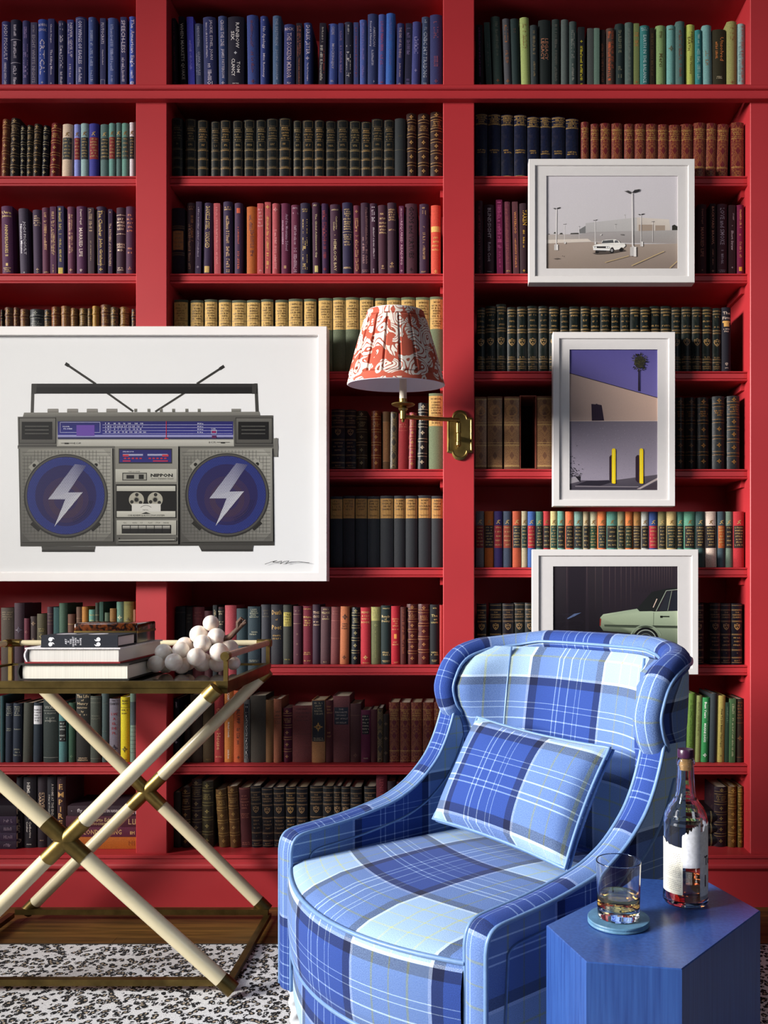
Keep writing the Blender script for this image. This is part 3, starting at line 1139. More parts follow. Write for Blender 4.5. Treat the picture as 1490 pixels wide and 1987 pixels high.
def shelf_row(bay, k, ox, oy, sc, setback, data):
    """data lines: x0 x1 top colour style textcolour [lean] | items ; items     (crop pixels)"""
    books = []
    for part in data if isinstance(data, list) else [(ox, oy, sc, data)]:
        px0, py0, s, txt = part
        for ln in txt.strip().split('\n'):
            head, _, tail = ln.partition('|')
            a = head.split()
            x0, x1, yt = px0 + float(a[0]) / s, px0 + float(a[1]) / s, py0 + float(a[2]) / s
            lean = 0.0
            if len(a) > 3 and a[-1].startswith('~'):
                lean = float(a.pop()[1:]) / s
            books.append([x0, x1, yt, a[3:], lean, [i.strip() for i in tail.split(';') if i.strip()]])
    books.sort(key=lambda q: q[0] + q[1])
    zs = SHELF_Z[k]
    Ys0 = LIP + setback
    lo, hi = BAYS['LCR'.index(bay)]
    yb = CY - (zs - H) * F / Ys0
    for q in books:                     # to metres
        ym = (q[2] + yb) / 2
        q[0] = (q[0] - drift(q[0], ym) - CX) * Ys0 / F
        q[1] = (q[1] - drift(q[1], ym) - CX) * Ys0 / F
        q[2] = H - (q[2] - CY) * Ys0 / F - zs
        q[4] = q[4] * Ys0 / F
        l = abs(q[4]) / 2
        q[0] = max(q[0], lo + 0.002 + l)
        q[1] = min(q[1], hi - 0.002 - l)
    for p, q in zip(books, books[1:]):
        hm = min(p[2], q[2])
        def edge(bk, side, z):
            return bk[side] + bk[4] * (0.5 - z / bk[2])
        ov = max(edge(p, 1, z) - edge(q, 0, z) for z in (0.0, hm)) + 0.0009
        if ov > 0:
            p[1] -= ov / 2
            q[0] += ov / 2
    n = len(books)
    for i, (x0, x1, h, st, lean, items) in enumerate(books):
        rnd = random.Random(ord(bay) * 1009 + k * 101 + i)
        w = max(0.007, x1 - x0)
        style = st[0] if st else 'c'
        tcol = 'c8bccc'
        bands = fil = None
        what = 'cloth book'
        if style in ('MT', 'HC', 'HD', 'NV', 'YL', 'YD'):
            col, kind, form, tcol, base = macro(style, rnd, st[1] if len(st) > 1 else None)
            items = base + items
            what = {'MT': 'gilt-boxed volume', 'HC': 'gilt-shield volume', 'HD': 'shield-and-band volume', 'NV': 'gilt-capped volume', 'YL': 'buff-labelled volume', 'YD': 'tan-labelled volume'}[style]
            if style in ('HC', 'HD'):
                bands = None
        elif style == 'OR':
            col, kind, form, tcol = '5c1418', 'leather', 's', 'b08a48'
            items = ['H .14 .26 4', 'l .115', 'l .29', 'd .80', 'l .97']
            fil = None
            what = 'gilt-filigree volume'
        elif style == 'ML':
            col, kind, form = st[1], 'cloth', 's'
            lab = st[2]
            tcol = 'b89a60'
            items = ['p .255 .655 %s .92' % lab, 'H .29 .60 %d' % rnd.choice((5, 6, 7)), 'e .19 .075 c%s' % ('8a6a38' if sum(lin(col)[:3]) > 0.5 else 'b89a60')]
            what = '%s-blocked cloth book' % colour_name(lab)
        elif style == 'FS':
            col, kind, form, tcol = '6e4a34', 'cloth', 'f', 'caa868'
            items = ['k .195 .78 c%s' % 'a87a4a', 'd .03', 'l .355', 'd .385', 'l .635', 'd .665', 'd .95']
            fil = ('fil_tan', 0.03, 0.97)
            what = 'embossed tan volume'
        elif style == 'LE':
            col, kind, form = st[1], 'leather', 'r'
            tcol = st[2] if len(st) > 2 else 'b08848'
            bands = LE_BANDS[rnd.choice((4, 4, 5))]
            if not items:
                items = []
                e = [0.0] + bands + [1.0]
                for f in bands:
                    items += ['l %.3f' % (f - 0.022), 'l %.3f' % (f + 0.022)]
                for m in range(len(e) - 1):
                    c = (e[m] + e[m + 1]) / 2
                    items.append('H %.3f %.3f 3' % (c - 0.03, c + 0.03) if m == 1 else 'o %.3f .07' % c)
            what = 'raised-band leather book'
        elif style == 'FG':
            col, kind, form, tcol = '2a2014', 'leather', 's', '8a7040'
            fil = ('fil_dark', 0.03, 0.97)
            items = ['l .02', 'l .98']
            what = 'filigree-stamped volume'
        else:
            col, kind, form = st[0], 'cloth', 'f'
            if len(st) > 1 and st[1] in ('s', 'f', 'r'):
                form = st[1]
                st = [st[0]] + st[2:]
            if len(st) > 1:
                tcol = st[1]
            if w > 0.024:
                form = 's' if form == 'f' else form
        if style == 'OR':
            fil = ('fil_red', 0.0, 1.0)
        dep = min(0.19, max(0.10, h * 0.62)) * rnd.uniform(0.92, 1.0)
        bk = make_book(w, h, dep, col, kind, form, tcol, items, rnd, rnd.choice(['c8bca4', 'd0c6b0', 'b8a888']), bands, fil)
        ang = -atan2(lean, h)
        bk.location = ((x0 + x1) / 2 + lean / 2 * 1.0, Ys0 + rnd.uniform(-0.003, 0.004), zs + 0.0006 + abs(sin(ang)) * w / 2)
        bk.rotation_euler = (0, ang, 0)
        num = (n - i) if bay in 'LC' else i + 1
        adj = colour_name(col)
        size = 'slim ' if w < 0.019 and kind == 'cloth' else 'thick ' if w > 0.034 else ''
        tag(bk, '%s%s %s, %s from %s pillar, %s of %s' % (size, adj, what, ORD[num - 1], PILLAR[bay], SHELFNAME[k], BAYNAME[bay]), 'book', 'books on the %s of the %s' % (SHELFNAME[k], BAYNAME[bay]))


def flat_book(bay, k, x0, x1, y0, y1, col, tcol, items, label, kind='cloth', form='f', bands=None, Y=None, d=0.16):
    """a book lying on its side, spine to the room, head towards the viewer's left"""
    Ys = Y or LIP + 0.015
    X0, X1 = WX(x0 - drift(x0, y1), Ys), WX(x1 - drift(x1, y1), Ys)
    lo, hi = BAYS['LCR'.index(bay)]
    X0, X1 = max(X0, lo + 0.002), min(X1, hi - 0.002)
    z0, z1 = y0, y1
    bk = make_book(z1 - z0, X1 - X0, d, col, kind, form, tcol, items, random.Random(int(x0 * 7 + z0 * 999)), 'c8bca4', bands)
    bk.location = (X1, Ys, (z0 + z1) / 2)
    bk.rotation_euler = (0, -pi / 2, 0)
    tag(bk, label, 'book', 'books lying flat on the bottom shelf of the %s' % BAYNAME[bay])

A1, B1, L1, R1, R1b = (320, 5.321), (590, 5.321), (0, 4.515), (910, 5.138), (1190, 4.967)


def at(c, oy, txt):
    return (c[0], oy, c[1], txt)


shelf_row('L', 0, 0, 0, 1, 0.012, [at(L1, 0, '''
5 78 185 34346a | v JODI_PICOULT .05 .6 .5 ; v HANDLE_WITH_CARE .64 .985 .28
84 170 172 151230 | m .08 .26 .25 ; l .30 ; m .33 .62 .3 ; l .65 ; m .7 .97 .35
190 250 182 302d5c 9a80b0 | m .1 .28 .4 ; m .36 .86 .6
262 318 195 3c3856 8a8090 | m .05 .15 .3 ; v EIGHT_WHITE_NIGHTS .2 .95 .5
324 408 170 2c4290 | h ROBIN .085 .04 ; h COOK .16 .04 ; v CRITICAL .3 .83 .5 ; o .95 .04
415 470 165 272758 | v Chuck_Hogan .08 .36 .3 ; v The_Killing_Moon .46 .83 .42 ; o .96 .03
499 560 178 25274e | m .04 .33 .45 ; m .38 .72 .45 ; m .78 .97 .3
580 635 170 353774 | v NEVER_GIVE_UP .05 .57 .38 .66 ; m .06 .52 .22 .26 ; m .67 .86 .3 ; o .96 .03
650 742 147 2f3566 c8c0d8 | r .03 .99 ; v ON_WINGS_OF_EAGLES .06 .68 .34 ; v Ken_Follett .73 .94 .32
767 830 152 3c4c84 9aa0c0 | o .06 .03 ; m .17 .55 .36 ; m .58 .93 .36
867 915 155 2c2e58 | v PLUTOCRATS .07 .38 .5 ; v Chrystia_Freeland .46 .68 .3 ; r .9 .985
927 1012 150 3d4d86 a0a4c8 | m .1 .4 .3 ; m .45 .75 .3 ; m .84 .95 .2
1047 1100 148 2d2e5a | v SPEECH-LESS .05 .52 .62 ; m .56 .8 .5 ; m .82 .95 .4
1117 1176 138 3c55ac e0e0f0 | v The_American_Eagle .04 .72 .62 ; m .77 .88 .4 ; s .95 .06
''')])
shelf_row('C', 0, 0, 0, 1, 0.012, [at(A1, 0, '''
45 105 185 1a0d18 5a2438 ~15 | m .05 .32 .3 ; m .42 .78 .35 ; o .95 .04
138 198 163 17131c c8c0b0 ~26 | v WHEN_MARKETS_QUAKE .1 .9 .62
222 290 172 4a4abc 9a90e8 ~18 | m .34 .76 .35
297 382 240 3a4062 9a98b0 ~12 | v HEADHUNTING .05 .37 .28 ; v OLIVIA_JOULES .45 .83 .36 ; m .44 .84 .16 .24
386 515 175 282c5a ~12 | v JACKIE,_ETHEL,_JOAN .05 .62 .27 .64 ; m .06 .6 .12 .3 ; m .68 .9 .3 ; h OI .955 .05
540 630 160 35426f ~10 | v CROSS_THE_LINE .06 .43 .4 ; v JAMES_PATTERSON .47 .88 .4 ; o .95 .05
634 800 165 181428 d8d0d0 | v RAINBOW .09 .45 .22 .62 ; v SIX .21 .34 .22 .32 ; o .52 .05 cd8d8e0 ; v TOM .64 .8 .2 .68 ; v CLANCY .6 .85 .22 .36 ; m2 .955 .014
836 950 152 313f7c 6a3440 ~10 | m .08 .56 .25 .45 ; m .6 .8 .25 ; o .93 .06
972 1045 160 2e3a78 | o .06 .03 ; v No_Apology .15 .46 .48 ; v Mitt_Romney .53 .87 .38
1100 1185 155 3f5676 848ca4 | v THE_BRETHREN .04 .42 .34 ; v JOHN_GRISHAM .48 .9 .34 ; o .96 .03
1217 1328 250 2c3266 c0a8b4 ~-6 | h RICK .08 .045 ; v THE_DICKENS_MIRROR .14 .87 .42 ; m2 .95 .03
1345 1405 240 1c1322 a05848 | m .03 .5 .28 .66 ; m .05 .54 .2 .3 ; m .56 .94 .22 ; o .975 .03
1422 1500 232 2e3b72 d0c0d0 | v DEREK_JETER .04 .5 .62 ; o .56 .06 ; v The_Life_You_Imagine .63 .92 .24
'''), at(B1, 0, '''
146 212 242 1d1526 b8b0a8 ~-10 | m .07 .3 .26 ; m .36 .9 .4 .36 ; m .42 .8 .2 .76 ca04030
232 332 237 3c4c8e a8a0b8 ~-14 | v COLLINS .05 .18 .3 ; v MOCKINGJAY .32 .72 .34 ; m2 .91 .03
343 397 242 2d3568 8a6a90 | m .1 .3 .4 ; m .36 .78 .4
405 490 228 28283e c8c0c0 | m .05 .2 .2 ; m .32 .85 .5
499 550 225 384070 904a5a | m .08 .86 .34
560 632 198 465699 7a6ca8 | m .05 .86 .36
642 748 137 2a3460 a8a4bc ~-4 | v AMERICAN .18 .45 .22 .66 ; v Secret_History .1 .45 .24 .3 ; m .5 .7 .22 ; m2 .93 .03
753 828 140 425092 a0486a ~-6 | m .1 .48 .36 ; m .5 .7 .36 ; m2 .94 .02
834 924 138 315aa4 5a5a98 ~-8 | m .06 .38 .3 ; m .5 .72 .24 ; o .94 .03
940 1016 233 2d3264 b098a0 ~-12 | v THE_END_OF_ALL_THINGS .07 .55 .34 ; v John_Scalzi .63 .85 .3 ; o .96 .05
1030 1096 233 211f3a 70608a ~-12 | m .08 .5 .5 ; m .88 .98 .5
1102 1188 225 383c74 9a90c0 ~-14 | m .24 .5 .46 ; o .76 .05 ; m2 .98 .02
1197 1283 167 35425f a0a8b8 ~-10 | m .05 .18 .3 ; v CNBC_24/7_TRADING .22 .87 .46 ; m .92 .99 .4
1284 1412 150 2e3260 804a60 | m .1 .34 .4 .5 ; m .58 .76 .34 ; o .93 .06
''')])
shelf_row('R', 0, 0, 0, 1, 0.012, [at(R1, 0, '''
60 128 240 140c12 6a3068 ~10 | m .05 .82 .26 ; o .95 .04
148 205 215 42544e 6a7068 ~26 | m .3 .7 .25
216 308 162 30403c 5a5c50 ~30 | m .08 .6 .3 .6 ; o .92 .05 c9a5a38
330 400 188 4b4b50 a8683c ~22 | m .1 .38 .5 ; m .48 .65 .4 ; o .93 .06
402 490 185 1e2e2e 4a3c34 ~18 | m .15 .2 .3
500 590 172 98a664 8a6a3c ~16 | m .1 .46 .4
600 672 250 2d3638 8a7858 ~10 | m .1 .5 .34 ; m .6 .85 .26
680 803 190 151d1d a06a50 | v LEGACY .28 .6 .26 .66 ; v LEGACY .28 .6 .26 .34
815 892 187 26302e 5c5a54 | m .08 .92 .32
905 978 190 4d5654 6a6864
986 1060 208 3b4846 8c8c84 | m .14 .56 .44 ; m .65 .9 .3
1072 1138 272 15171a c8b830 | o .25 .05 ; m .33 .92 .36 ; m2 .97 .02
1165 1226 285 464a48 5c6460
1230 1285 285 5d7468 7a8a80
1288 1345 290 1e1311 6a3c28 | m .25 .92 .4
1356 1440 280 4d3b34 c85c34 | m .05 .7 .28 .72 ; m .06 .9 .3 .34
'''), at(R1b, 0, '''
8 94 222 1d2b2b 7a7860 | m .08 .52 .34 ; m .68 .85 .4
100 178 217 4b5b56 747c74 | m .1 .9 .3
182 236 220 707a4a b8703c | m .15 .35 .6 ; o .93 .05
243 334 245 30706f a8c0c0 | H .05 .08 2 ; v EARTH_IN_THE_BALANCE .16 .95 .34
338 388 262 261b10 5a4428 | m .1 .8 .4
398 492 240 7d9862 5a5430 | m .1 .2 .3 ; v Merci .46 .68 .34 ; o .96 .03
503 584 238 6a9e98 6a6448 | H .07 .07 1 ; o .38 .12 ; o .95 .03
588 672 208 4a6662 7a3c2c | m .12 .6 .36 ; m .66 .84 .3
688 773 230 b0b95a 6a5a28 | v HERE .12 .3 .26 .66 ; v EARTH .2 .42 .26 .32 ; v Tim_Flannery .5 .8 .28
776 842 285 317c7e a0c0b8 ~4 | m .08 .3 .3 ; m .34 .86 .4
848 936 240 6f9a98 8a7050 ~8 | m .42 .64 .44
942 1075 278 2d2918 c8783c | v Unsolved .14 .55 .26 .68 ; m .22 .5 .16 .3 ; m2 .83 .02 cc8b898 ; m2 .855 .016 cc8b898
1082 1176 203 8f8d55 8a5a34 | m .1 .3 .4 ; o .94 .05
1181 1262 220 8fb0ae b05a50 | m .05 .92 .3 .66 ; m .3 .92 .26 .32 c5a7a80
''')])
# ---- second shelf
shelf_row('L', 1, 0, 0, 1, 0.014, [at(L1, 190, '''
0 66 180 LE 6c3c2a c89858 ~-14
74 152 172 LE 2c2220 b09060 ~-14
166 214 237 LE 181418 b0a078 ~-6
220 275 233 LE 2c261f b09060 ~-8
284 346 228 LE 302620 b08c58 ~-16
356 412 235 LE 16141c b8a880 ~-18
426 512 215 LE 5e161a c89850 ~-20
536 624 228 ML c8b09a 2a2e30 ~-8
638 692 225 ML 8088c8 7a1420
697 764 218 ML 86a0a0 20242a
771 856 222 ML 2c2c80 7a1420
866 945 225 ML 4b6462 1e2222
949 1003 222 ML 5f8a82 7a2020
1007 1056 215 ML 4d6a66 1e2222
1061 1119 220 ML 5a8478 2e4440
1125 1167 210 ML cfc8cc 14141a
1172 1183 210 3c161a
''')])
shelf_row('C', 1, 0, 0, 1, 0.014, [at(A1, 190, '''
66 172 210 MT
195 312 210 MT
326 436 225 MT
465 558 235 MT
562 672 225 MT
694 797 235 MT
801 922 220 MT
930 1037 220 MT
1042 1162 210 MT
1170 1292 205 MT
1318 1402 232 MT
1411 1530 228 MT
'''), at(B1, 190, '''
101 200 230 MT
207 322 230 MT
330 451 228 MT
455 577 232 MT
581 685 240 MT
688 808 215 MT
814 923 222 MT
927 1038 210 24282a s 4a4430 | l .53 ; m2 .3 .02
1044 1150 152 LE 301e1a b88c50
1163 1284 155 LE 301e1a b88c50
1294 1418 145 LE 301e1a b88c50
''')])
shelf_row('R', 1, 0, 0, 1, 0.014, [at(R1, 190, '''
58 174 150 NV
182 304 155 NV
311 430 165 NV
440 562 170 NV
572 688 190 NV
692 808 185 NV
817 948 182 NV
957 1082 200 NV
1108 1187 240 OR
1203 1287 260 OR
1299 1402 250 OR
1411 1522 252 OR
'''), at(R1b, 190, '''
96 194 250 OR
196 302 252 OR
304 416 255 OR
419 521 258 OR
522 638 262 OR
638 758 250 OR
764 880 238 OR ~-6
884 990 240 OR ~-10
988 1102 248 OR ~-14
1127 1250 237 OR
''')])
# ---- third shelf
shelf_row('L', 2, 0, 0, 1, 0.012, [at(L1, 370, '''
2 98 130 4c2146 d8b878 ~10 | h Uwe .095 .045 ; h Johnson .15 .045 ; v ANNIVERSARIES_II .27 .73 .28 ; p .83 .87 d8b878 .2 ; H .9 .95 3
160 242 155 3b3144 d8d0d8 ~18 | v JODI_PICOULT .2 .7 .3 .64 ; v Nineteen_Minutes .24 .68 .24 .3 ; o .97 .03
280 358 165 34213b c8a888 ~10 | H .1 .24 5 ; o .92 .05 ; m2 .96 .016
366 430 150 501f39 d0a070 ~6 | m .08 .14 .3 ; m .2 .64 .36 ; H .97 .97 1
438 492 142 4b2141 d8b080 ~4 | m .08 .17 .4 ; m .21 .7 .34 .62 ; m .22 .7 .2 .3 ; m .86 .98 .16
497 554 135 31294b c8b060 ~4 | m .03 .42 .44 ; m .48 .8 .32 ; p .9 1.0 c0a850 .7
584 646 138 5c2b45 d0a080 ~4 | m .12 .66 .24 .66 ; m .11 .68 .24 .34 ; o .93 .05
664 750 137 4b2045 e0c8c0 ~3 | v David_Vogel .05 .27 .26 ; v MARRIED_LIFE .32 .74 .34 ; s .94 .04
766 820 150 3d2b35 c0a080 ~4 | m .03 .36 .5 ; m .5 .8 .18
834 916 135 31213d d0b070 ~4 | r .07 .85 ; v The_Chamber .06 .44 .4 ; v John_Grisham .47 .87 .4 ; o .92 .06
941 978 160 34213d c8a890 | o .05 .03 ; v The_FATHERS_of_OUR_FATHERS .22 .87 .5
1010 1090 145 34192d e0c0a8 | l .115 ; o .115 .03 ; h EAT .175 .032 ; h MORE .222 .032 ; h WEIGH .27 .032 ; h LESS .32 .032 ; l .395 ; o .395 .03 ; h DEAN .55 .032 ; h ORNISH .59 .03 ; h M.D. .635 .03 ; H .9 .93 2
1097 1171 138 44203d d08060 | H .13 .36 5 ; H .62 .68 2 ; o .9 .03 ; m2 .92 .014
''')])
shelf_row('C', 2, 0, 0, 1, 0.012, [at(A1, 370, '''
58 195 180 1d0d1b 6a4c34 | p .345 .63 9a6238 .82 ; H .39 .58 4 ; d .27 ; d .30 ; d .67 ; d .70
215 302 120 2c0d19 8a5030 | H .06 .09 2 ; m .18 .54 .26 .66 ; m .3 .94 .3 .34
312 370 115 31213d a090a0 ~-10 | m .08 .75 .26 ; o .9 .04
382 480 122 31213f d0b070 ~-14 | v DANIELLE_STEEL .05 .37 .42 ; v VANISHED .4 .63 .46 ; p .88 .97 c0a060 .5
502 568 132 aa4b51 d88888 ~6 | m .06 .86 .3
598 692 115 31213f d0a878 ~4 | H .08 .11 2 ; m .2 .57 .34 ; m .62 .96 .36
714 795 128 3f2541 c05838 | p .075 .145 c05030 .45 ; m .34 .58 .2 ; m .66 .92 .26
834 940 160 a2521e 4a2038 | m .13 .33 .3 .4 ; m .35 .72 .34 .55
950 1012 135 b24b4d e0a0a0 | H .09 .32 6 ; m2 .95 .02
1024 1086 118 aa494b e0b060 | o .07 .06 ; m .2 .92 .38
1099 1176 130 a2474d d89090 | o .09 .07 ; m .37 .92 .3
1183 1282 125 5c1d3b c098b0 | v And_the_Mountains_Echoed .15 .66 .26 .68 ; v KHALED_HOSSEINI .24 .57 .14 .26 ; p .87 .91 b08860 .24
1296 1384 145 5c2039 b090a0 | H .05 .12 2 ; m .3 .56 .28 ; m .62 .95 .36
1392 1490 128 261b35 c8a868 | H .09 .12 2 ; m .23 .65 .48 ; m .72 .91 .5
'''), at(B1, 370, '''
80 158 125 3b1b31 c8b890 ~8 | H .04 .04 1 ; v The_Global_Achievement_Gap .16 .77 .3 ; p .88 .97 c0b070 .44
167 242 128 3b1d41 9a3838 ~8 | m .1 .5 .5 ; m .52 .76 .36 ; o .92 .05
263 365 140 3b1d31 c8b088 ~6 | H .08 .08 1 ; v Catherine .17 .36 .18 .66 ; v Coulter .25 .38 .18 .42 ; o .44 .02 ; v HEMLOCK_BAY .5 .95 .28
390 492 125 251d3d c8a878 ~6 | H .1 .16 3 ; H .19 .27 3 ; H .3 .37 3 ; l .41 ; H .45 .51 3 ; H .55 .59 2 ; h FEIBEL .91 .024
499 575 150 5c2035 c09060 ~6 | o .09 .05 ; m .16 .46 .42 ; m .5 .94 .42
580 668 125 34192d 9a7070 ~6 | m .07 .84 .24 .66 ; m .48 .84 .24 .3 ; H .94 .96 2
670 748 128 3b1b31 d8c8d0 ~6 | m .05 .26 .4 ; m .34 .77 .2 .55 ; m .92 .97 .16
758 850 148 442130 d8b080 ~6 | H .13 .26 3 ; H .31 .4 3 ; o .88 .04 ; m2 .915 .014
855 946 125 3b2131 c8a070 ~4 | H .1 .24 5 ; H .38 .38 1 ; o .85 .05 ; H .885 .9 2
975 1024 162 5c2445 d0a0b0 ~4 | m .03 .2 .3 ; v REQUIRED_READING .22 .86 .54 ; o .95 .04
1036 1158 133 4b2733 24101a | v GODS_and_VIRTUES .05 .77 .38 ; o .93 .05
1184 1280 135 3b2139 b89068 | m .05 .16 .4 ; m .32 .78 .26 ; H .96 .96 1
1303 1402 148 c84b39 e8b868 | p .305 .385 d8b060 .96 ; H .47 .64 4 ; o .95 .05 ; H .985 .985 1
''')])
shelf_row('R', 2, 0, 0, 1, 0.012, [at(R1, 370, '''
64 132 95 2c0b19 6a2030 ~6 | m .08 .8 .3 ; m .88 .97 .3
146 244 140 2d1521 b0a0a8 | v BLINDSIGHT .05 .48 .34 ; v Robin_Cook .54 .82 .3 ; m2 .96 .014
266 328 95 6b1341 b04878 ~10 | m .03 .66 .6 ; m .7 .9 .3
338 412 108 6b3141 8a4a48 ~16 | m .04 .06 .5 ; m .1 .84 .36 ; m2 .95 .02 cc8a060
428 484 112 512b31 c88048 ~14 | v WATERLOO .14 .44 .4 ; m .5 .9 .3
494 584 128 2d151d d8a838 ~4 | v TAKEN .09 .31 .44 .62 ; m .38 .64 .2 ; o .95 .04
'''), (1330, 370, 9.3125, '''
205 365 250 2d0d15 8a4a30 | v David_Vogel .07 .28 .24 ; v MARRIED_LIFE .33 .75 .34 ; o .94 .03
430 532 235 220d12 b07050 | v BACKYARD_BRAWL .04 .58 .4 ; m .64 .86 .16 ; o .95 .04
556 742 240 2c0b19 807080 | v LOVE_and_SMOKE .06 .58 .42 ; m .63 .84 .22 ; H .94 .96 2
770 890 258 260911 a89098 | v STUART .12 .22 .18 .66 ; v Short_Straw .37 .65 .36 ; o .3 .02 ; o .9 .03
912 1050 255 6c1139 c88858 | m .07 .34 .26 ; m .42 .74 .3 ; p .89 .95 c89030 .4
''')])
# ---- fourth shelf
shelf_row('L', 3, 0, 0, 1, 0.014, [at(L1, 370, '''
0 20 1040 LE 2c1e1a
25 98 1020 LE 5c3c2c
110 156 1022 LE 5c3626
160 237 1035 LE 6c4632
246 367 1035 LE 282a2e 8a8a80
377 441 1040 LE 3c3632
444 517 1018 LE 6c3c1e
524 602 1010 LE 7c5232
614 671 1030 LE 6c4a26
688 757 1030 LE 5c4626
762 796 1030 LE 5c4a32
800 857 1010 LE 9c7632
868 958 995 LE 5c3622
961 1026 1020 LE 4c3e2a
1034 1116 1015 LE 6c4c22
1144 1181 1035 LE 3c3836
''')])
shelf_row('C', 3, 0, 0, 1, 0.014, [at(A1, 560, '''
88 230 115 YL 3e4234
258 392 120 YL 3e4234
399 532 110 YL 4a4e3c
546 677 112 YL 4a4e3c
683 834 115 YL 4a4e3c
842 980 120 YL 4c5240
984 1112 110 YL 4c5240
1131 1264 112 YL 4c5240
1273 1417 108 YL 4c5240
1426 1556 105 YL 525a44
'''), at(B1, 560, '''
144 287 98 YL 525a44
292 422 92 YL 525a44
426 562 92 YL 525a44
570 712 92 YL 525a44
719 844 95 YL 525a44
849 994 95 YL 5a6448
999 1142 90 YL 5a6448
1146 1292 88 YL 626c50
1296 1428 85 YL 667054
''')])
shelf_row('R', 3, 0, 0, 1, 0.012, [at(R1, 560, '''
78 156 190 HC
160 262 175 HC
267 368 150 HC
378 470 185 HC
477 574 180 HC
579 686 170 HC
691 787 175 HC
794 894 178 HC
904 997 185 HC
1000 1103 175 HC
1110 1202 178 HC
1204 1302 185 HC
1307 1404 180 HC
1409 1502 185 HC
'''), at(R1b, 560, '''
66 158 180 HC
160 254 178 HC
257 351 182 HC
354 454 165 HC
458 560 165 HC
562 653 180 HC
655 752 178 HC
756 849 180 HC
851 950 178 HC
956 1041 185 HC
1045 1132 180 14121e c8b0a0 | h The .09 .045 ; h Firm .165 .045 ; p .21 .24 c89850 .84 ; p .24 .3 c89850 .6 ; H .34 .375 2 ; s .88 .05 ; m2 .94 .016
''')])
# ---- fifth shelf
shelf_row('C', 4, 0, 0, 1, 0.014, [(620, 740, 4.806, '''
108 233 260 HD 1e1622
236 338 262 HD 1e1622
340 443 275 LE 2e2216 9a8458
479 573 275 LE 6c2e16 d09850
588 657 280 5c3e22 s 8a6030 | p .18 .86 7a4e28 .94 ; l .18 ; l .86 ; m .3 .7 .3
659 724 285 FG ~-6
727 828 300 8c2226 s b86048 ~-8 | r .02 .31 ; H .2 .24 2
830 898 290 LE 8c323a b88848 ~-10
912 1006 200 LE 16181c d0c0a0 ~-14
1018 1150 110 YL 6c785a
''')])
shelf_row('R', 4, 0, 0, 1, 0.010, [(910, 740, 5.138, '''
60 176 155 FS
184 332 150 FS
350 502 155 FS
678 830 150 FS
'''), (1290, 740, 7.45, '''
158 296 230 LE 181511 7a5020
306 464 230 LE 181313 7a5020
474 646 230 LE 161413 8a5a20
694 872 215 LE 26282a 9a6a28
906 1088 210 LE 26282a 9a6a28
''')])
# ---- sixth shelf
shelf_row('C', 5, 0, 0, 1, 0.014, [(620, 930, 4.806, '''
102 214 160 YD
219 328 155 YD
333 442 155 YD
448 560 158 YD
568 690 155 YD
697 800 155 YD
803 914 155 YD
918 1040 150 YD
1046 1158 155 YD
''')])
shelf_row('R', 5, 0, 0, 1, 0.012, [at(R1, 960, '''
72 151 165 ML 5c5c60 6a1820
159 247 165 ML b05a1e 241820
253 337 165 ML 2e2058 8a1420
343 427 165 ML 3c4658 8a3828
438 522 165 ML a84a2e 1c2028
528 585 165 ML a89c80 14302c
587 665 168 ML 3c5c9a a01828
671 740 168 ML 4b7464 14181a
744 814 165 ML b03236 201c1c
817 884 165 ML c8b880 1c4038
887 957 165 ML 6aa08e 14181a
966 1047 168 ML e07048 1a1614
1049 1137 168 ML 7a9c92 1a2024
1144 1198 168 ML b0a080 1a1c1c
1204 1286 168 ML c4c0a0 18402c
1289 1370 168 ML e07c48 1e2a2c
1377 1484 168 ML 5a8e80 141614
'''), at(R1b, 960, '''
46 114 163 ML 8a8664 14201c
117 190 163 ML d87840 14281c
194 272 163 ML a87844 241c1c
276 344 163 ML b0b0aa 181414
349 434 163 ML 324a82 a01c30
438 512 163 ML 807850 1c1c18
517 612 163 ML c8ae78 142420
616 687 163 ML 4b7c6c 141818
689 792 163 ML 5a9078 181414
799 888 163 ML 36504e 141210
894 1002 163 ML e0c8b8 1a1012 ~8
1014 1082 163 ML 36464e a04c18
1084 1160 163 ML 6a7c6c 181414
1164 1268 163 ML b02a32 240c0c
''')])
# ---- seventh shelf
shelf_row('L', 6, 0, 0, 1, 0.03, [at(L1, 1120, '''
0 112 270 4c4239 s 8a7a60 | H .08 .2 4
118 207 228 3c2a34 s 5a5060 | o .44 .12
209 255 362 5c2232 s 8a5050 | o .3 .2
259 319 345 3c2e2e s a08468 | o .15 .2 ; o .5 .2 ; o .8 .2
321 405 322 4c4632 s a09058 | H .3 .34 2 ; o .45 .1
408 463 262 3c2630 s 6a5040 | l .12 ; l .3 ; H .18 .24 2
469 516 265 2c4e4e d0d0c0 | m .5 .75 .5
519 590 228 3c5646 s 5a7060
594 656 325 5c3a2a s b89858 | l .2 ; l .6 ; H .4 .52 3 ; l .75
665 716 262 5c4232 s 8a6a48 | l .2 ; l .4
719 768 260 a87232 s 6a4420 | l .3
779 831 285 5c9082 s c8c080 | H .1 .3 3
835 869 225 2c362a s 9a9060 | l .2 ; l .3
872 905 218 2c4e42
908 959 312 4c5e4a s 7a7a60 | l .2
962 1015 275 7c5a2a s 5a3c18 | l .2 ; l .4
1018 1080 218 5a7e6e s c8c8a0 | o .25 .1
1083 1170 215 6c6632 s 4a4420 | l .05 ; o .3 .1
1172 1186 285 8c624a
''')])
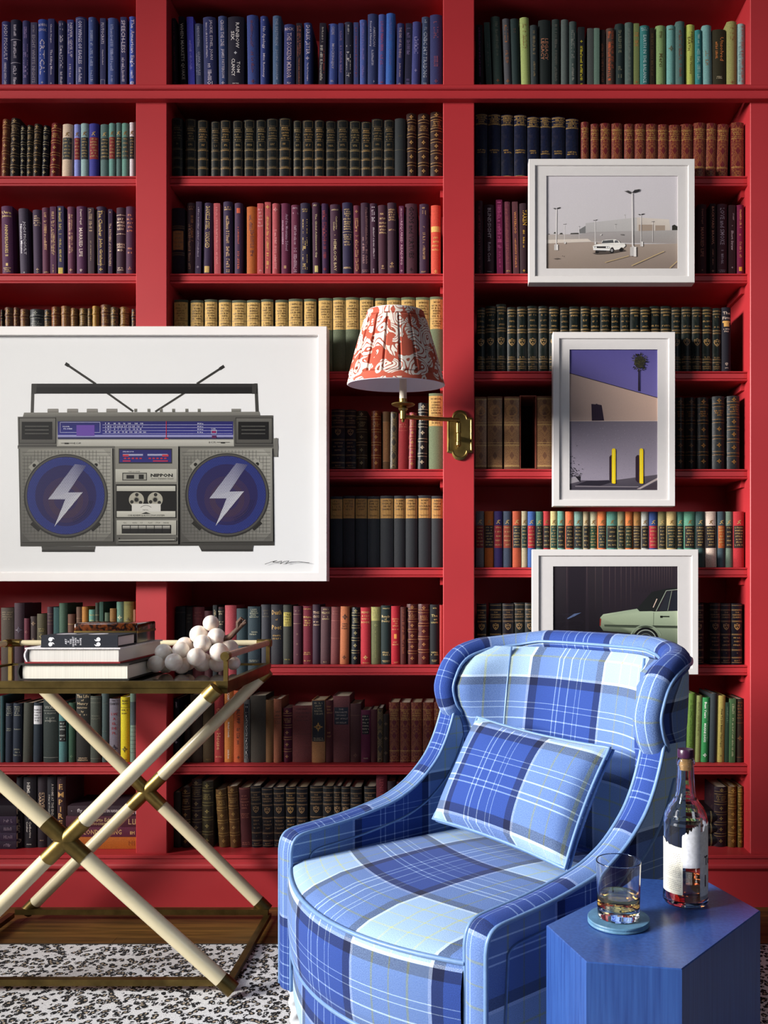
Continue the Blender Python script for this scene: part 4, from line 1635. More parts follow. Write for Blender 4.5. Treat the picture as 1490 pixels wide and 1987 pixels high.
shelf_row('C', 6, 0, 0, 1, 0.03, [at(A1, 1150, '''
113 210 145 16181c s 3a3428 | l .1
213 281 150 201c1a s 4a4030 | H .14 .26 3
285 407 150 4c121a s 6a2a24 | H .1 .2 3
411 496 190 3c121a s
500 542 130 1c2226 b0a080 | m .08 .26 .5
544 613 150 3c1e22 s c0b090 | p .03 .4 1c1c1c .9 ; H .08 .12 2 ; H .26 .3 2
620 738 132 a2424a s
742 852 165 26383e s 6a6858
858 988 145 26363e s a8a890 | H .05 .18 5 ; H .44 .48 2 ; H .93 .95 2
993 1092 125 34353c s 6a6050 | H .1 .2 3
1098 1215 125 28282e s b08a4a | h Death .13 .075 ; h of .25 .03 ; h Poet .38 .075 ; H .52 .57 2
1222 1312 128 343530 s 5a5020 | p .125 .36 a89848 .9 ; h The .16 .035 ; h Mind .2 .035 ; h Bird .245 .035 ; H .29 .34 3 ; H .92 .92 1 ca09048
1330 1414 140 4c2632 s 8a6a58 | H .08 .08 1 ; l .14 ; l .3 ; o .48 .04 ; o .65 .04 ; o .83 .03
1418 1550 140 6c1e2e s c8a058 | H .05 .05 1 ; h White .19 .035 ; H .25 .33 3 ; H .8 .83 2 ; H .94 .94 1
'''), at(B1, 1150, '''
66 170 125 352230 s c8a888 | h THE .135 .04 ; h CROSS .2 .04 ; H .29 .34 2
172 276 150 4c3236 s c8b080 ~-6 | H .04 .04 1 ; h VILLAGE .1 .034 ; H .17 .21 2 ; H .96 .96 1
275 376 150 6c3636 s 8a4a44 ~-10 | l .24 ; l .545 ; H .08 .12 2
376 468 145 a8623e s 3a2418 ~-8 | o .18 .16 ; H .3 .38 3 ; o .88 .08
490 578 155 LE 1e2226 b0a070 ~-8
586 690 155 a82632 s d0a868 | h READ .085 .035 ; H .15 .2 2 ; h BOOK .26 .035 ; o .88 .09 ; H .975 .975 1
694 792 150 5c5e3e s 8a8a58 | p .0 .24 9a9458 ; H .06 .18 4 ; o .32 .07 ; m .42 .88 .1
798 897 135 1c2a2a s c8b078 | H .05 .05 1 ; h Roads .185 .042 ; h of .23 .03 ; h Destiny .27 .042 ; H .8 .84 2 ; H .94 .96 2
904 994 140 a01626 s d89060 | H .22 .34 4 ; H .4 .4 1 ; p .48 .56 d89040 .3 ; H .62 .66 2 ; H .965 .965 1
1000 1058 150 4c1e1a s 8a4a30 | m .05 .8 .4
1064 1180 120 LE 4c1e1e b07a48
1180 1302 120 LE 4c1e1e b07a48
1306 1397 125 161a1e s c0b070 | H .06 .06 1 ; h The .185 .042 ; H .25 .3 2 ; H .8 .84 2 ; H .93 .95 2
1400 1446 130 b03e3e s
''')])
shelf_row('R', 6, 0, 0, 1, 0.02, [(910, 1140, 9.933, '''
170 345 320 HD 16121c
415 640 310 HD 16121c
658 872 310 HD 16121c
882 1082 300 HD 181c1c
1094 1292 300 HD 181c1c
'''), (1320, 1140, 8.765, '''
250 420 280 HD 16121c
526 702 270 HD 16121c
708 882 275 HD 16121c
888 1066 275 HD 16121c
''')])
# ---- eighth shelf
shelf_row('L', 7, 0, 0, 1, 0.03, [at(L1, 1320, '''
0 31 140 2c4e52 s
43 107 205 1e2838 s 9a9a88 ~-6 | H .06 .2 5 ; H .43 .46 2
108 186 205 1e2838 s 9a9a88 ~-6 | H .06 .2 5 ; H .44 .44 1 ; H .78 .88 3
200 284 200 3c3e36 s 6a6a58 ~-10
284 364 200 1e2a36 s 5a5a60 ~-6 | p .05 .36 d4d4d8 .9 ; H .12 .3 5
376 507 115 283230 s 8a8c84 | H .06 .1 2 ; h WAR .205 .045 ; l .255 ; H .29 .31 1 ; H .36 .4 2 ; o .4 .06 ; l .93
510 580 190 4c7a7a s c0c8c0 | p .32 .66 14181a .9 ; H .36 .46 3 ; H .56 .62 2
598 656 200 2c4c3a s 5a7858 | o .9 .06
658 787 110 242422 s c8b490 | h The_Life .055 .045 ; h of .11 .03 ; h Henry .165 .05 ; H .22 .22 1 ; h by .275 .035 ; H .32 .32 1 ; H .94 .97 2
793 885 140 3c423a s 6a6c5c | l .04 ; l .1 ; H .3 .34 2 ; l .94
887 950 115 3e4e4e s 5a6460 | H .15 .16 1 ; H .55 .55 1
952 1050 165 6c6672 s 8a2430 | H .03 .03 1 c2a2430 ; h EMITS .08 .035 c2a2430 ; h LW .24 .04 ; h A .315 .04 ; h EL .39 .04 ; h DE .465 .04 ; h PL .54 .04 ; o .78 .16 c2a2430
1054 1132 150 c8b81a s 4a4010 | H .06 .1 2 ; l .16 ; H .2 .25 2 ; o .8 .14 ; H .96 .96 1
1138 1190 120 6c8678 s 3a4a48 | p .12 .46 3a4c50 .96 ; l .5 ; l .56 ; l .62 ; l .68 ; l .74 ; l .8 ; l .86
''')])
shelf_row('C', 7, 0, 0, 1, 0.03, [at(A1, 1320, '''
73 152 190 161422 s c0b8c8 | v JAMES .05 .15 .34 ; o .4 .06 ; o .68 .05
208 262 260 2e2622 s
264 388 150 3c2e24 s 5a4838
394 506 240 4c3c26 s 7a6838 | m2 .95 .02
511 607 130 b03e3e e0a070 | v the_Lake_House .22 .82 .4 ; H .92 .92 1
611 708 95 c87a3a e8e0d8 | v CAMI .05 .15 .26 ; v Michael_Connelly .45 .66 .24 ; v Little_Brown .83 .95 .18
713 815 110 b8562e 3a1c18 | m .08 .2 .36 ; v BLUFF .26 .46 .34 ; m .52 .74 .34 ; o .93 .05
821 880 200 5c5c5a s d8d4d0 | p .07 .94 14161e .7 ; m .09 .92 .34
880 1044 160 3c362e s 5a5040
1047 1127 205 6c4a2a s 8a6838
1129 1207 195 8c523a s 3a2018 | H .2 .26 2 ; l .31 ; H .35 .38 2
1218 1314 290 LE 4c162a c09058
1320 1522 265 6c3636 s 4a2020 | H .06 .26 4 ; l .5
'''), at(B1, 1320, '''
86 224 205 a8764c s b0a080 | p .01 .665 22262e .94 ; H .05 .22 5 ; o .43 .2 cc09040 ; H .61 .64 2
228 302 210 4c1e22 s 9a6838 | H .1 .2 3 ; H .52 .58 2
304 476 165 6c3c3e s 9a8a80 | p .17 .43 1e2632 .84 ; h THE .2 .024 ; h FAVORITE .245 .026 ; h WORKS .29 .026 ; H .34 .4 2
480 594 245 4c2c2c s 6a4434 | l .2 ; o .88 .08
592 693 310 5c1e3a s b8a890 | p .09 .46 14141a .72 ; H .12 .42 6 ; H .92 .92 1
693 762 305 4c2226 s 5a2c2c
763 822 290 FG
826 882 350 261c16 s 6a5030 | o .2 .1 ; o .5 .1 ; o .8 .1
883 992 230 OR
998 1107 232 OR
1112 1227 230 OR
1231 1347 232 OR
1350 1452 230 OR
''')])
shelf_row('R', 7, 0, 0, 1, 0.03, [(1290, 1310, 7.45, '''
226 338 275 2e463a s a8b0a8 ~-26 | l .02 ; l .08 ; H .14 .2 2 ; l .24 ; l .27
343 450 265 5c7c32 s 3a4c1c ~-26 | m .1 .9 .4
450 555 300 8c965a s 6a6a3c ~-26 | m .1 .6 .26
555 664 330 308248 e8e8e0 ~-28 | v Best_Years .07 .32 .3 .4 ; v MAXINE_DAVIS .4 .69 .28 .4 ; m .08 .68 .2 .74 ca0b8a0 ; o .89 .07
672 765 270 2e363a s 4a4c4c ~-18
772 892 300 a89a52 3a3018 ~-20 | m .1 .12 .5 ; v How_To_Do_Better_Than_Paper .2 .78 .3 ; m2 .9 .02
894 952 400 263c2e 6a806a ~-14 | m .06 .34 .4
954 1040 345 3e5e3a a8b088 ~-14 | m .08 .22 .4 ; m .3 .9 .3
1044 1172 345 2c2218 s 7a4c28 | H .06 .3 6 ; l .38 ; o .62 .3 ; l .92
''')])
# ---- bottom shelf
shelf_row('L', 8, 0, 0, 1, 0.03, [at(L1, 1480, '''
144 197 130 181620 s b0a898 | m .36 .5 .36 ; m .6 .78 .36 ; s .9 .07
205 316 125 1e1a22 d8d0c8 | v HEMLOCK_BAY .08 .53 .26 .46 ; o .59 .02 ; v Catherine .63 .86 .15 .6 ; v Coulter .63 .78 .15 .36 ; m2 .95 .014
320 408 125 2c222a c8a888 | v STEVE .22 .44 .26 .66 ; v CAREY .22 .46 .26 .36 ; m .5 .68 .4 ; m2 .9 .014
412 491 125 1e1c24 c0b8b0 | v A_HOME_AT_THE_END_OF_THE_WORLD .1 .9 .24 .66 ; m .24 .52 .18 .3
494 572 125 3c242a d0a060 | h H .04 .01 ; h E .145 .075 ; h M .255 .075 ; h P .36 .075 ; h I .46 .075 ; h R .555 .075 ; h E .655 .075
''')])
zb = SHELF_Z[8] + 0.0008
hh = 0.0
for y0, y1, col, lab in ((697, 765, '2c1c30', 'dark plum book lowest in the flat pile of four on the bottom shelf, cart bay'), (624, 694, '35243c', 'plum book second from below in the pile of four, bottom shelf, cart bay'),
                         (557, 621, '2e2036', 'dark plum book third from below in the pile of four, bottom shelf, cart bay'), (480, 554, '35243c', 'plum book fourth from below in the flat pile, bottom shelf, cart bay'), (385, 477, '1e1420', 'black unlettered book topmost of the flat pile, bottom shelf, cart bay')):
    t = (y1 - y0 + 3) / 4.515 * (LIP + 0.015) / F
    flat_book('L', 8, -120, 136 / 4.515, zb + hh, zb + hh + t - 0.0008, col, '8a7888', ['m .84 .94 .4'] if y0 > 400 else [], lab)
    hh += t
hh = 0.0
for x0, y0, y1, col, tc, items, lab in ((585, 662, 762, 'b05e1a', '8a4210', ['o .1 .03', 'm .88 .94 .4'], 'orange cloth book lowest in the flat pile beside the cart pillar, bottom shelf'),
                                    (582, 574, 656, '5c223a', 'c8a068', ['m .08 .2 .4', 'v LONDON_KING .24 .78 .5', 'm .9 .96 .5'], 'plum book with gilt title lying on the orange book, bottom shelf'),
                                    (570, 480, 570, '4c1e2e', 'c8a878', ['v Umberto_Echo .3 .66 .34 .66', 'v KHALED_HOSSEINI .14 .6 .22 .28', 'm .88 .97 .5'], 'maroon book with two lettered lines, third in the pile beside the cart pillar'),
                                    (585, 390, 474, '35242e', 'd0c4c8', ['o .06 .02', 'v fly_away .14 .4 .45', 'v KRISTIN_HANNAH .48 .78 .3', 'm .94 .98 .6'], 'dark plum book topmost in the flat pile beside the cart pillar, bottom shelf')):
    t = (y1 - y0 + 6) / 4.515 * (LIP + 0.015) / F
    flat_book('L', 8, x0 / 4.515, 1193 / 4.515, zb + hh, zb + hh + t - 0.0008, col, tc, items, lab)
    hh += t
shelf_row('C', 8, 0, 0, 1, 0.03, [at(A1, 1490, '''
84 166 255 261e16 s 3a2c1c
176 264 205 LE 35241c b08848
272 380 125 LE 352a2c 9a8458
384 500 145 LE 3c3626 9a8a50
540 652 230 LE 5c4222 a88848 ~40
664 768 195 LE 5c3e22 a88448 ~32
776 892 210 4c1e22 s 9a5a48 ~24 | l .02 ; H .14 .34 5 ; o .34 .03 ; H .44 .5 3 ; H .92 .95 2
893 1003 190 HD 16161c ~18
1008 1122 210 HD 16161c ~12
1126 1242 205 HD 16161c ~8
1256 1358 195 HD 121218
1364 1480 200 HD 16161c
'''), at(B1, 1490, '''
68 198 190 HD 16181c
203 312 190 HD 16181c
314 392 190 HD 16181c
394 486 195 HD 16181c
487 605 200 HD 16181c
630 752 195 HD 16181c
754 866 75 5c1a26 8a3038 | v LENA_POLK .06 .44 .34
872 956 140 261622 s a07868 | m .18 .4 .2
962 1052 150 4c161e s c89060 | o .18 .16
1054 1137 145 5c1a22 s b07858 | l .15
1140 1226 80 5c1a22 s
''')])
shelf_row('R', 8, 0, 0, 1, 0.035, [(1290, 1490, 7.45, '''
746 940 285 LE 261a22 8a7040 ~-14
944 1072 275 LE 5c3e1a b08840
1081 1200 275 LE 5c461a b89040
''')])
hh = 0.0
for y0, y1, lab in ((930, 1100, 'black gilt-lined volume lowest in the dark flat pile behind the bottle'), (775, 920, 'black gilt-lined volume midway in the dark flat pile behind the bottle'), (590, 765, 'black gilt-lined volume topmost of the dark flat pile behind the bottle')):
    t = (y1 - y0 + 8) / 7.45 * (LIP + 0.04) / F
    flat_book('R', 8, 1292, 1290 + 742 / 7.45, zb + hh, zb + hh + t - 0.0008, '121016', '8a7a50', ['d .30', 'd .46', 'd .62', 'd .7', 'H .52 .56 2', 'd .86'], lab, 'leather', 'r', None, LIP + 0.04)
    hh += t
# the empty slipcase
Ys = LIP + 0.010
zs = SHELF_Z[4]
x0, x1 = WX(910 + 506 / 5.138, Ys), WX(910 + 672 / 5.138, Ys)
h = WZ(740 + 140 / 5.138, Ys) - zs
b = MB()
cc = lin('7a3c2c')
t = 0.0035
b.box((x0, Ys, zs + 0.0006), (x1, Ys + 0.165, zs + t), cc)
b.box((x0, Ys, zs + h - t), (x1, Ys + 0.165, zs + h), cc)
b.box((x0, Ys, zs + t), (x0 + t, Ys + 0.165, zs + h - t), cc)
b.box((x1 - t, Ys, zs + t), (x1, Ys + 0.165, zs + h - t), cc)
b.box((x0 + t, Ys + 0.161, zs + t), (x1 - t, Ys + 0.165, zs + h - t), lin('3a2018'))
tag(b.build('slipcase', M['cloth']), 'empty red-brown slipcase standing open between the tan volumes on the fifth shelf', 'slipcase')


# ------------------------------------------------------------------ framed pictures
class Art:
    """flat printed picture: coloured shapes on the picture plane at depth Y, given in pixels of a crop of the photograph"""

    def __init__(self, Y, ox=0.0, oy=0.0, s=1.0, gain=1.0):
        self.gain = gain
        self.mb, self.Y, self.ox, self.oy, self.s = MB(), Y, ox, oy, s
        self.k = 0

    def pt(self, p, k=None):
        q = P(self.ox + p[0] / self.s, self.oy + p[1] / self.s, self.Y)
        return (q.x, self.Y - 0.00003 * (k if k is not None else self.k), q.z)

    def poly(self, pts, col, hold=False):
        if not hold:
            self.k += 1
        g = self.gain
        c = [tuple(min(0.95, q * g) for q in lin(x)[:3]) + (1,) for x in col] if isinstance(col, list) else tuple(min(0.95, q * g) for q in lin(col)[:3]) + (1,)
        self.mb.poly([self.pt(p) for p in pts], c)

    def rect(self, x0, y0, x1, y1, col, hold=False):
        if isinstance(col, tuple):       # (top, bottom)
            col = [col[0], col[0], col[1], col[1]]
        self.poly([(x0, y0), (x1, y0), (x1, y1), (x0, y1)], col, hold)

    def frame(self, x0, y0, x1, y1, t, col):
        self.rect(x0, y0, x1, y0 + t, col)
        for q in ((x0, y1 - t, x1, y1), (x0, y0, x0 + t, y1), (x1 - t, y0, x1, y1)):
            self.rect(*q, col, True)

    def line(self, a, b, t, col, hold=False):
        dx, dy = b[0] - a[0], b[1] - a[1]
        l = sqrt(dx * dx + dy * dy) or 1
        nx, ny = -dy / l * t / 2, dx / l * t / 2
        self.poly([(a[0] + nx, a[1] + ny), (b[0] + nx, b[1] + ny), (b[0] - nx, b[1] - ny), (a[0] - nx, a[1] - ny)], col, hold)

    def disc(self, x, y, r, col, n=40, ry=None):
        self.poly([(x + r * cos(2 * pi * i / n), y + (ry or r) * sin(2 * pi * i / n)) for i in range(n)], col)

    def ringc(self, x, y, r0, r1, col, n=48, a0=0.0, a1=2 * pi):
        self.k += 1
        for i in range(n):
            a, b = a0 + (a1 - a0) * i / n, a0 + (a1 - a0) * (i + 1) / n
            self.poly([(x + r0 * cos(a), y + r0 * sin(a)), (x + r1 * cos(a), y + r1 * sin(a)), (x + r1 * cos(b), y + r1 * sin(b)), (x + r0 * cos(b), y + r0 * sin(b))], col, True)

    def text(self, s, x, y, h, col, wide=1.0, centre=False, bold=0.0):
        vs, fs, W, Hh = text2d(s, bold)
        self.k += 1
        k = h / 0.7
        x0 = x - (W * k * wide / 2 if centre else 0)
        b = len(self.mb.v)
        self.mb.v.extend(self.pt((x0 + a * k * wide, y - c * k)) for a, c in vs)
        for f in fs:
            self.mb.add([b + i for i in f], lin(col))


def picture_frame(name, label, box, bar, Yf, Yb, mat_box, glass=True, depth=0.012):
    """shadow-box frame: four mitred bars, backing, mat with window, glazing; boxes in pixels at the frame's face"""
    x0, x1 = WX(box[0], Yf), WX(box[2], Yf)
    z1, z0 = WZ(box[1], Yf), WZ(box[3], Yf)
    t = bar * Yf / F
    root = tag(empty(name, ((x0 + x1) / 2, Yf, z0)), label, 'framed picture', None)
    off = Vector(root.location)

    def put(mb, nm, m, **k):
        mb.v = [(a - off.x, b - off.y, c - off.z) for a, b, c in mb.v]
        return mb.build(nm, m, root, **k)
    cor = [(x0, z0), (x1, z0), (x1, z1), (x0, z1)]
    inn = [(x0 + t, z0 + t), (x1 - t, z0 + t), (x1 - t, z1 - t), (x0 + t, z1 - t)]
    e = 0.0012
    for i in range(4):
        j = (i + 1) % 4
        b = MB()
        def L(p, q, k):
            return (p[0] + (q[0] - p[0]) * k, p[1] + (q[1] - p[1]) * k)
        o0, o1, n0, n1 = cor[i], cor[j], inn[i], inn[j]
        fo0, fo1, fn0, fn1 = L(o0, n0, e / t), L(o1, n1, e / t), L(n0, o0, e / t), L(n1, o1, e / t)
        rings = []
        for (o, fo, fn, n) in ((o0, fo0, fn0, n0), (o1, fo1, fn1, n1)):
            rings.append([(o[0], Yb, o[1]), (o[0], Yf + e, o[1]), (fo[0], Yf, fo[1]), (fn[0], Yf, fn[1]), (n[0], Yf + e, n[1]), (n[0], Yb, n[1])])
        k = len(b.v)
        b.v += rings[0] + rings[1]
        for q in range(6):
            r = (q + 1) % 6
            b.add([k + q, k + 6 + q, k + 6 + r, k + r])
        put(b, 'frame_bar', M['white'])
    Ym = Yf + depth
    mx0, mx1, mz1, mz0 = WX(mat_box[0], Ym), WX(mat_box[2], Ym), WZ(mat_box[1], Ym), WZ(mat_box[3], Ym)
    b = MB()
    a0, a1, c0, c1 = x0 + t - 0.001, x1 - t + 0.001, z0 + t - 0.001, z1 - t + 0.001
    mt = 0.003
    for (p, q) in (((a0, c0), (a1, mz0)), ((a0, mz1), (a1, c1)), ((a0, mz0), (mx0, mz1)), ((mx1, mz0), (a1, mz1))):
        b.box((p[0], Ym, p[1]), (q[0], Ym + mt, q[1]))
    put(b, 'mat_board', M['mat'])
    b = MB()
    b.box((a0, Ym + mt + 0.0012, c0), (a1, Yb - 0.001, c1))
    put(b, 'backing', M['mat'])
    if glass:
        b = MB()
        Yg = Yf + 0.0025
        b.poly([(a0 + .001, Yg, c0 + .001), (a1 - .001, Yg, c0 + .001), (a1 - .001, Yg, c1 - .001), (a0 + .001, Yg, c1 - .001)])
        put(b, 'glazing', M['pane'])
    root['_plane'] = Ym + mt + 0.0008
    return root, put, Ym + mt + 0.0010


def finish(root, put, art):
    put(art.mb, 'print', M['print'])
    del root['_plane']


# boombox print; frame crosses the picture's edge, so its far end lies beyond it
root, put, Yp = picture_frame('boombox_picture', 'large white framed print of a silver boombox with violet speakers above the cart', (-64, 633, 634, 1128), 17, 2.872, 2.928, (-45, 653, 615, 1109), True, 0.012)
A = Art(Yp, 0, 620, 2.2576)
W0 = 'dcdcdc'
A.rect(-110, 70, 1394, 1108, 'dddddd')
A.gain = 0.72
# aerials and handle
A.line((286, 193), (420, 283), 10, '34322e'); A.line((286, 193), (302, 203), 15, '24221f')
A.line((470, 322), (584, 403), 9, '3a3834')
A.line((982, 204), (862, 282), 10, '34322e'); A.line((982, 204), (962, 217), 14, '24221f')
A.line((808, 322), (680, 404), 9, '3a3834')
A.poly([(138, 282), (152, 282), (148, 412), (134, 412)], '484642')
A.poly([(1114, 280), (1128, 280), (1134, 408), (1119, 408)], '403e3a')
A.rect(140, 281, 1128, 325, ('1c1a1a', '0c0a0a'))
A.rect(160, 284, 1108, 296, '2a2828')
for x in (140, 1104):
    A.poly([(x, 282), (x + 22, 282), (x + 18, 326), (x, 326)], '3a3836')
# top controls
for i, x in enumerate((232, 318, 404, 490)):
    A.rect(x - 24, 392, x + 24, 408, ('a8a49c', '6c6862')); A.rect(x - 22, 391, x + 22, 396, '8a8680')
for x in (594, 652, 706, 760, 818, 872):
    A.rect(x - 6, 391, x + 6, 405, ('8c8a80', '5a5852'))
A.rect(1014, 391, 1054, 405, ('9a9890', '66645e'))
# body
A.poly([(106, 408), (1136, 404), (1140, 426), (100, 428)], ['8a8880', '8a8880', '6c6a64', '6c6a64'])
A.poly([(78, 426), (1196, 420), (1202, 990), (90, 994)], ['64625c', '5c5a55', '3e3c38', '46443f'])
A.poly([(182, 994), (418, 994), (412, 1018), (186, 1018)], '4c4a46'); A.rect(184, 1008, 414, 1018, '34322f')
A.poly([(870, 990), (1110, 990), (1106, 1016), (884, 1016)], '4a4844'); A.rect(882, 1006, 1108, 1015, '34322f')
A.rect(1198, 520, 1218, 602, ('8a8880', '5a5854')); A.disc(1210, 560, 9, '78767000'[:6], 24, 42)
A.rect(78, 552, 1198, 566, ('2a2826', '7c7a72'))
# tweeter grilles
for x in (84, 1032):
    A.frame(x, 430, x + 162, 544, 3, '2c2a28')
    A.rect(x + 3, 433, x + 159, 541, ('6e6c66', '54524d'))
    A.rect(x + 12, 448, x + 146, 526, '0a0808')
    for y in (468, 484, 500):
        A.line((x + 26, y), (x + 130, y), 1.6, '8a8880')
# tuner
A.rect(250, 440, 1026, 556, ('5a5852', 'a8a69c'))
A.rect(254, 446, 1022, 506, ('1c1c64', '2c2c86'))
A.rect(254, 506, 1022, 516, ('a0a0cc', '8c8cc0'))
A.rect(254, 516, 1022, 524, '1c1c52')
A.rect(256, 528, 1024, 552, ('c8c6bc', 'b4b2a8'))
A.poly([(256, 552), (500, 552), (512, 562), (774, 560), (786, 550), (1024, 550), (1024, 545), (256, 545)], 'b8b6ac')
for y in (462, 474, 487, 500):
    A.line((450, y), (1018, y), 1.3, 'c8c8e8')
A.frame(264, 450, 440, 496, 1.6, 'c8c8e8')
A.rect(336, 463, 415, 510, '6a48a8')
A.text('MODEL', 276, 472, 5, 'e0e0f0', 1.3); A.text('FS-3440', 280, 482, 6, 'e0e0f0', 1.4)
for r, (y, row, e) in enumerate(((459, 'F   M       88    92     96    100      104    108', 'M H z'), (472, 'S  W 2    2.3  2.4 2.5  2.7   5.2  5.5   7 8    9', 'M H z'),
                           (484, 'S  W 1     8    7    9    11   12    14  16  18', 'M H z'), (497, 'M   W     54   60    70  80   100   120  140  160', 'K H z'))):
    A.text(row, 462, y, 6.5, 'e8e8f4', 1.0 if r else 1.0); A.text(e, 866, y, 6, 'e8e8f4', 1.2)
A.line((729, 446), (729, 522), 2.2, 'd82030'); A.line((722, 522), (738, 522), 3, 'd82030')
A.frame(926, 484, 950, 502, 1.5, 'e0e0f0'); A.rect(930, 489, 946, 497, 'a02058'); A.rect(929, 508, 948, 520, '5a1a50')
A.text('POWER', 926, 481, 4, 'e0e0f0', 1.0)
A.text('E.C.M.', 326, 546, 7, '34322e', 1.2); A.line((268, 542), (326, 542), 2, '44423e'); A.rect(284, 540, 302, 546, '24221f')
A.text('E.C.M.', 916, 542, 7, '34322e', 1.2); A.line((950, 538), (1006, 538), 2, '44423e'); A.rect(968, 538, 986, 543, '24221f')
# speakers
for cx, cy, xl in ((290, 780, 88), (996, 776, 788)):
    xr = xl + 405
    A.poly([(xl + 2, 566), (xr, 564), (xr + 4, 972), (xl + 6, 976)], ['7c7a72', '9c9a90', '6a6862', '504e4a'])
    A.poly([(xl + 40, 570), (xr - 38, 570), (xr - 6, 604), (xr - 6, 934), (xr - 40, 970), (xl + 44, 972), (xl + 10, 936), (xl + 8, 604)], ['8c8a80', 'a8a69c', 'a8a69c', '8a8880', '6e6c66', '64625d', '605e59', '7a7870'])
    A.k += 1
    for i in range(25):
        x = xl + 20 + i * 15
        A.line((x, 574 if 2 < i < 22 else 600), (x, 966 if 2 < i < 22 else 936), 1.7, '4a4844', True)
    A.k += 1
    for i in range(26):
        y = 582 + i * 15
        A.line((xl + 12, y), (xr - 8, y), 1.7, '4a4844', True)
    for dx, dy, a, c in ((-138, -140, 0, '9a988e'), (132, -142, 1, 'a4a298'), (-128, 122, 1, '24221f'), (126, 122, 0, '24221f')):
        x, y = cx + dx, cy + dy
        d = [(-26, 6), (8, -26), (28, -4), (-8, 28)] if a == 0 else [(26, 6), (-8, -26), (-28, -4), (8, 28)]
        A.poly([(x + p, y + q) for p, q in d], c)
        if dy < 0:
            A.disc(x, y, 8, '141210', 14)
    A.disc(cx, cy - 10, 184, '8a887e', 56); A.disc(cx, cy - 6, 184, '2e2c29', 56); A.disc(cx + 1, cy - 8, 178, '4e4c48', 56)
    A.disc(cx, cy - 8, 171, '22204e', 56)
    A.ringc(cx, cy - 8, 132, 168, '2a3680'); A.disc(cx, cy - 8, 134, '28225c', 48); A.disc(cx, cy + 10, 100, '3a2a56', 40); A.disc(cx, cy + 14, 76, '44304e', 40); A.disc(cx, cy + 8, 52, '342858', 32)
    for r in (104, 112, 120):
        A.ringc(cx, cy - 8, r, r + 2.2, '1c1a44', 30, 0.2, 1.3)
    # perforated grille, white where the bolt is stencilled
    bolt = [(330, 634), (380, 640), (300, 758), (364, 757), (240, 908), (288, 788), (213, 788)]
    bolt = [(x - 290 + cx, y - 780 + cy) for x, y in bolt]
    A.poly([bolt[0], bolt[1], bolt[2], bolt[6]], ['7a7a9a', '4a4a78', 'b4b4c4', 'c0c0cc'])
    A.poly([bolt[6], bolt[2], bolt[3], bolt[5]], 'c0c0cc', True)
    A.poly([bolt[5], bolt[3], bolt[4]], ['c4c4d0', 'd0d0d8', 'd4d4dc'], True)
    A.k += 1
    for j in range(-25, 26):
        for i in range(-22, 23):
            x, y = cx + i * 7.6 + (3.8 if j % 2 else 0), cy - 8 + j * 6.6
            if (x - cx) ** 2 + (y - cy + 8) ** 2 < 166 ** 2:
                A.poly([(x - 1.9, y), (x, y - 1.9), (x + 1.9, y), (x, y + 1.9)], '17153a', True)
# centre column
A.poly([(506, 556), (782, 556), (782, 984), (510, 986)], ['8c8a80', '9a988e', '6a6862', '5a5853'])
A.rect(522, 566, 756, 632, '26242a'); A.rect(526, 572, 752, 626, ('201e66', '2a2878'))
A.text('LEVEL INDICATOR', 540, 582, 4.5, 'd0d0e8', 0.9)
for x0 in (540, 648):
    A.rect(x0, 590, x0 + 88, 598, ('b8b8d0', '8c8cb4')); A.rect(x0 if x0 < 600 else x0 + 64, 592, (x0 + 26) if x0 < 600 else x0 + 92, 601, 'c03848')
    for i in range(5):
        A.disc(x0 + 10 + i * 17, 609, 6, 'b8283c', 12, 3.4)
A.rect(540, 618, 574, 623, 'c02840'); A.rect(672, 618, 738, 623, 'c02840')
A.rect(508, 656, 776, 712, ('c4c2b6', 'aeaca0'))
A.rect(538, 672, 646, 706, '3a3834'); A.rect(542, 676, 642, 702, 'a09e94'); A.rect(556, 682, 590, 698, '1c1a18'); A.rect(610, 680, 632, 700, '1c1a18')
A.text('TAPE COUNTER', 564, 670, 5, '3a3834', 1.0)
A.text('NIPPON', 662, 691, 13, '141210', 1.45, False, 0.045); A.text('Stereo Dynamic Sound', 664, 703, 7, '34322e', 1.05)
A.rect(510, 722, 774, 870, '24221f'); A.rect(514, 730, 770, 752, ('d0cec2', 'b8b6aa')); A.rect(512, 754, 772, 840, '0c0a08'); A.rect(514, 840, 770, 866, ('d0cec2', 'b8b6aa'))
for x in (600, 682):
    A.disc(x, 790, 33, 'b0ac9c', 32); A.disc(x, 790, 13, '8a887c', 20); A.disc(x, 790, 9, '1c1a18', 16)
    for k in range(3):
        a = k * 2.1 + 0.6
        A.disc(x + 22 * cos(a), 790 + 22 * sin(a), 8, '2a2824', 10)
A.rect(580, 808, 706, 842, 'd8d6ce'); A.ringc(642, 850, 34, 36, '4a4844', 16, -2.3, -0.85); A.text('METAL', 628, 838, 6, '4a4844', 1.0)
A.poly([(620, 852), (642, 844), (664, 852)], '24221f'); A.text('CUE REVIEW & AUTO STOP SYSTEM', 642, 862, 7, '2c2a26', 1.0, True)
A.rect(514, 880, 774, 944, ('c0beb2', 'a4a298'))
for x, s in ((544, 'REC'), (584, 'RWD'), (618, 'F.F'), (652, 'PLAY'), (684, 'STOP'), (718, 'PAUSE')):
    A.text(s, x, 894, 6, '2c2a26', 1.0)
A.rect(536, 900, 752, 938, '0c0a0a')
for i in range(6):
    x = 540 + i * 35
    A.rect(x, 904, x + 32, 917, ('c4c2b8', '6a6862')); A.rect(x, 917, x + 32, 934, '1c1a1a')
A.line((520, 968), (770, 966), 11, '24221f'); A.line((522, 967), (768, 965), 5, 'a8a69c'); A.line((520, 955), (520, 972), 5, '6a6862'); A.line((772, 953), (772, 970), 5, '6a6862')
